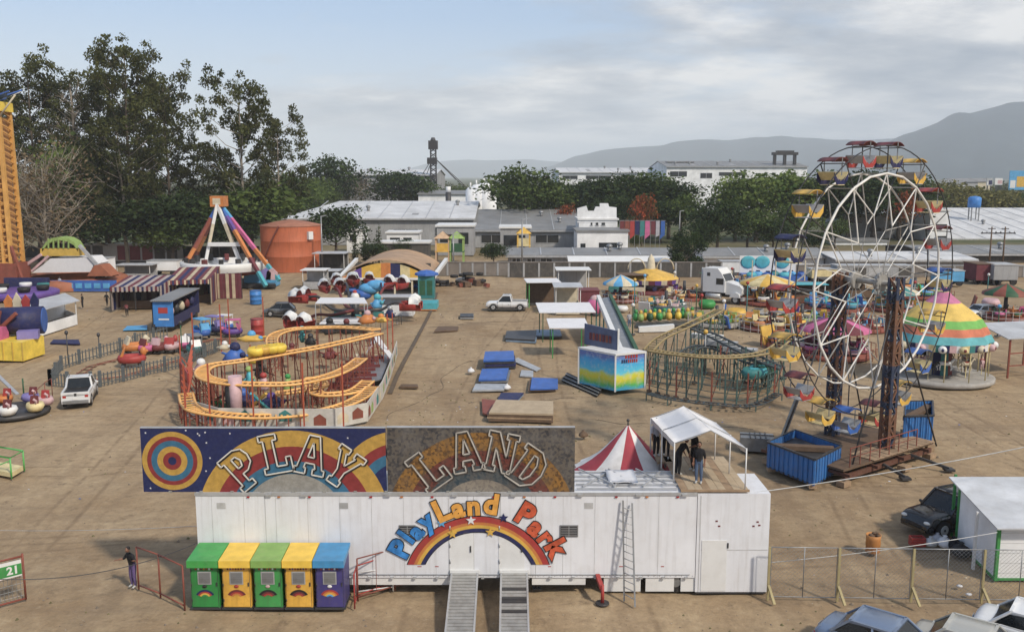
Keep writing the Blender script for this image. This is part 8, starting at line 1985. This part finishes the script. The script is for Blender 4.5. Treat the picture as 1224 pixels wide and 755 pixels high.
# distant woodland that reads as one mass
def woods():
    rnd=random.Random(99); cl=[]
    for k in range(340):
        Y=rnd.uniform(330,900); px=rnd.uniform(-60,1290); x=XY(px,Y); r=rnd.uniform(4,8)*(Y/500)**.5
        if px>640 and px<1000 and Y<470: continue
        cl.append((V(x,Y,rnd.uniform(2,5.5)),(r*1.7,r,r*.8),rnd.random()))
    me=leaves(cl,5,'leaf_dark',1.2,2.2); o=bpy.data.objects.new('far_woodland',me); COL.objects.link(o); o['kind']='stuff'
woods()

# ================================================================ LOOSE STONES, TUFTS, LITTER on the dirt
rnd=random.Random(77)
def scatter(name,n,ms,smin,smax,y0,y1,flat=.6,clust=0):
    b=B(); 
    cs=[(rnd.uniform(-30,30),rnd.uniform(y0,y1)) for _ in range(max(1,clust))]
    for k in range(n):
        Y=y0+(y1-y0)*rnd.random()**1.5; X=rnd.uniform(-.62,.62)*Y
        if clust and rnd.random()<.7: c=cs[k%len(cs)]; X=c[0]*Y/60+rnd.gauss(0,1.2); Y=c[1]+rnd.gauss(0,1.0)
        if X0-.3<X<X2+.3 and YT-1.4<Y<YT+5: continue
        b.m(ms[k%len(ms)]); s=rnd.uniform(smin,smax)*(1+Y/120); c=Vector((X,Y,gz(X,Y)+s*flat*.3)); q=[c+Vector((math.cos(a+rnd.uniform(-.3,.3))*s,math.sin(a)*s*rnd.uniform(.6,1),-s*flat*.3)) for a in (0,1.26,2.5,3.77,5.0)]
        b.add(q+[c+Vector((rnd.uniform(-.2,.2)*s,0,s*flat))],[(0,1,5),(1,2,5),(2,3,5),(3,4,5),(4,0,5)],False)
    o=b.o(name,base=(0,0,0)); o['kind']='stuff'; return o
mat('stone_a',(.20,.16,.12),.95,grime=.3); mat('stone_b',(.42,.37,.30),.95,grime=.3); mat('stone_c',(.10,.08,.06),.95,grime=.3); mat('dry_tuft',(.16,.14,.06),.95,grime=.3)
scatter('loose_stones',6000,['stone_a','stone_b','stone_a','stone_a'],.010,.028,24,130)
scatter('dry_weeds',900,['dry_tuft','stone_a','dry_tuft'],.03,.07,26,120,.8,26)
scatter('small_litter',260,['white_cloth','cloth_pale','blue','stone_c','cream'],.03,.06,26,110,.3,14)

# ================================================================ more clutter of the right hand rides
roundride('small teal and yellow ride just behind the worm train',800,372,2.6,'cream',['teal','yellow','pale_pink','white_paint'],8,2.2,base='grey_metal')
roundride('little ride with navy and orange cars left of the chair swing ride',744,362,2.4,'rust_red',['navy','orange','cream'],7,2.4,['sky_blue','cream'])
roundride('small ride of green cars on a pale platform right of the tractor unit',862,392,2.6,'cream',['green','olive_green','yellow'],8,2.1,base='concrete')
roundride('small orange and purple ride at the right end of the green coaster',958,420,2.6,'dark_metal',['orange','purple','pale_yellow','teal'],8,2.3)
roundride('low ride with cream and red cars under the ferris wheel hub',1040,398,2.8,'rust_red',['cream','red','sky_blue'],8,2.2)
roundride('small ride with pale pink tubs behind the carousel roof tip',1080,374,2.8,'cream',['pale_pink','cyan','yellow'],8,2.3,['cream','teal'])
roundride('small navy and yellow ride just left of the blue car ride',880,340,2.4,'cream',['navy','yellow','rust_red'],7,2.2)
stall('lane_stall','low cream stall with a brown roof between the painted booth and the worm train','stall',frame4(742,772,352,3),2.6,'cream','dark_wood',front=1.0,group=WH)
stall('teal_stall','small green roofed stall right of the pastel ride','stall',frame4(842,862,350,2.5),2.5,'dark_wood','dark_green',front=1.0,group='low stalls behind the ferris wheel')
van('cargo_trailer','small yellow trailer by the brown block wall, behind the wheel',970,1000,338,322,'pale_yellow','light_metal',depth=2.5,zb=.7)
van('cargo_trailer','small blue trailer by the pale grey wall, left of the maroon one',1120,1152,342,324,'sky_blue','light_metal',depth=2.5,zb=.7)
FG='thin coloured poles among the right hand rides'; random.seed(8)
pc=[('dark green','dark_green'),('teal','teal'),('rusty','rust_red'),('pale','cream'),('grey','grey_metal')]
pd=['at the foot of the long slide','left of the worm train','right of the worm train','before the chair swing ride','behind the chair swing ride','left of the tractor unit','right of the tractor unit','before the blue car ride','behind the green coaster loop','inside the green coaster loop','at the right end of the green coaster','left of the ferris wheel rim','under the ferris wheel hub','right of the ferris wheel hub','behind the carousel tent','right of the carousel tent','near the maroon trailer','by the pink topped ride','near the navy and yellow ride','by the orange and purple ride']
for i,(px,py) in enumerate(((756,400),(758,378),(838,384),(770,366),(806,350),(832,372),(892,384),(905,360),(864,404),(842,446),(936,452),(944,410),(1024,412),(1074,396),(1092,364),(1192,402),(1180,352),(990,436),(874,350),(972,430))):
    p=W(px,py); nm,m=pc[i%5]; h=2.6+1.6*random.random(); t=T('ride_pole',nm+' pole with a small lamp head '+pd[i],'pole',p,FG); b=B(m); b.tube([p,up(p,h)],.06,6); b.o('pole',t)
    b=B(['white_paint','yellow','red','sky_blue'][i%4]); b.ball(up(p,h+.1),(.2,.2,.2),8,6); b.o('lamp',t); b=B('dark_metal'); b.cyl(p,up(p,.1),.3,n=10); b.o('foot',t)
HG='hoses and cables lying on the dirt'; random.seed(14)
for i,(a,c,lab) in enumerate((((560,480),(690,476),'dark cable lying across the lane between the blue panels and the painted booth'),((470,500),(560,430),'thin cable lying in the lane beside the drain'),((700,500),(900,510),'dark hose lying behind the pointed tent'),((180,380),(260,360),'thin cable lying beside the dark blue game trailer'),((510,390),(640,380),'thin cable crossing the lane before the white pickup'))):
    P0,P1=W(*a),W(*c); d=P1-P0; n=V(-d.y,d.x).normalized(); L=d.length; pts=[P0+d*(k/20)+n*(min(L,6)*.09*math.sin(k*.45+i)+min(L,6)*.03*math.sin(k*1.1)) for k in range(21)]; pts=smooth(pts,3); b=B('black'); b.tube([V(q.x,q.y,gz(q.x,q.y)+.015) for q in pts],.012,5); tag(b.o('ground_cable'),lab,'cable',HG)
person('small distant person in a white shirt standing by the worm train',W(752,392),R(180),'stand','cloth_pale','denim',1.7)
person('small distant person in a dark shirt walking near the painted booth steps',W(660,462),R(90),'walk','dark_green','cloth_black',1.7) if 0 else None
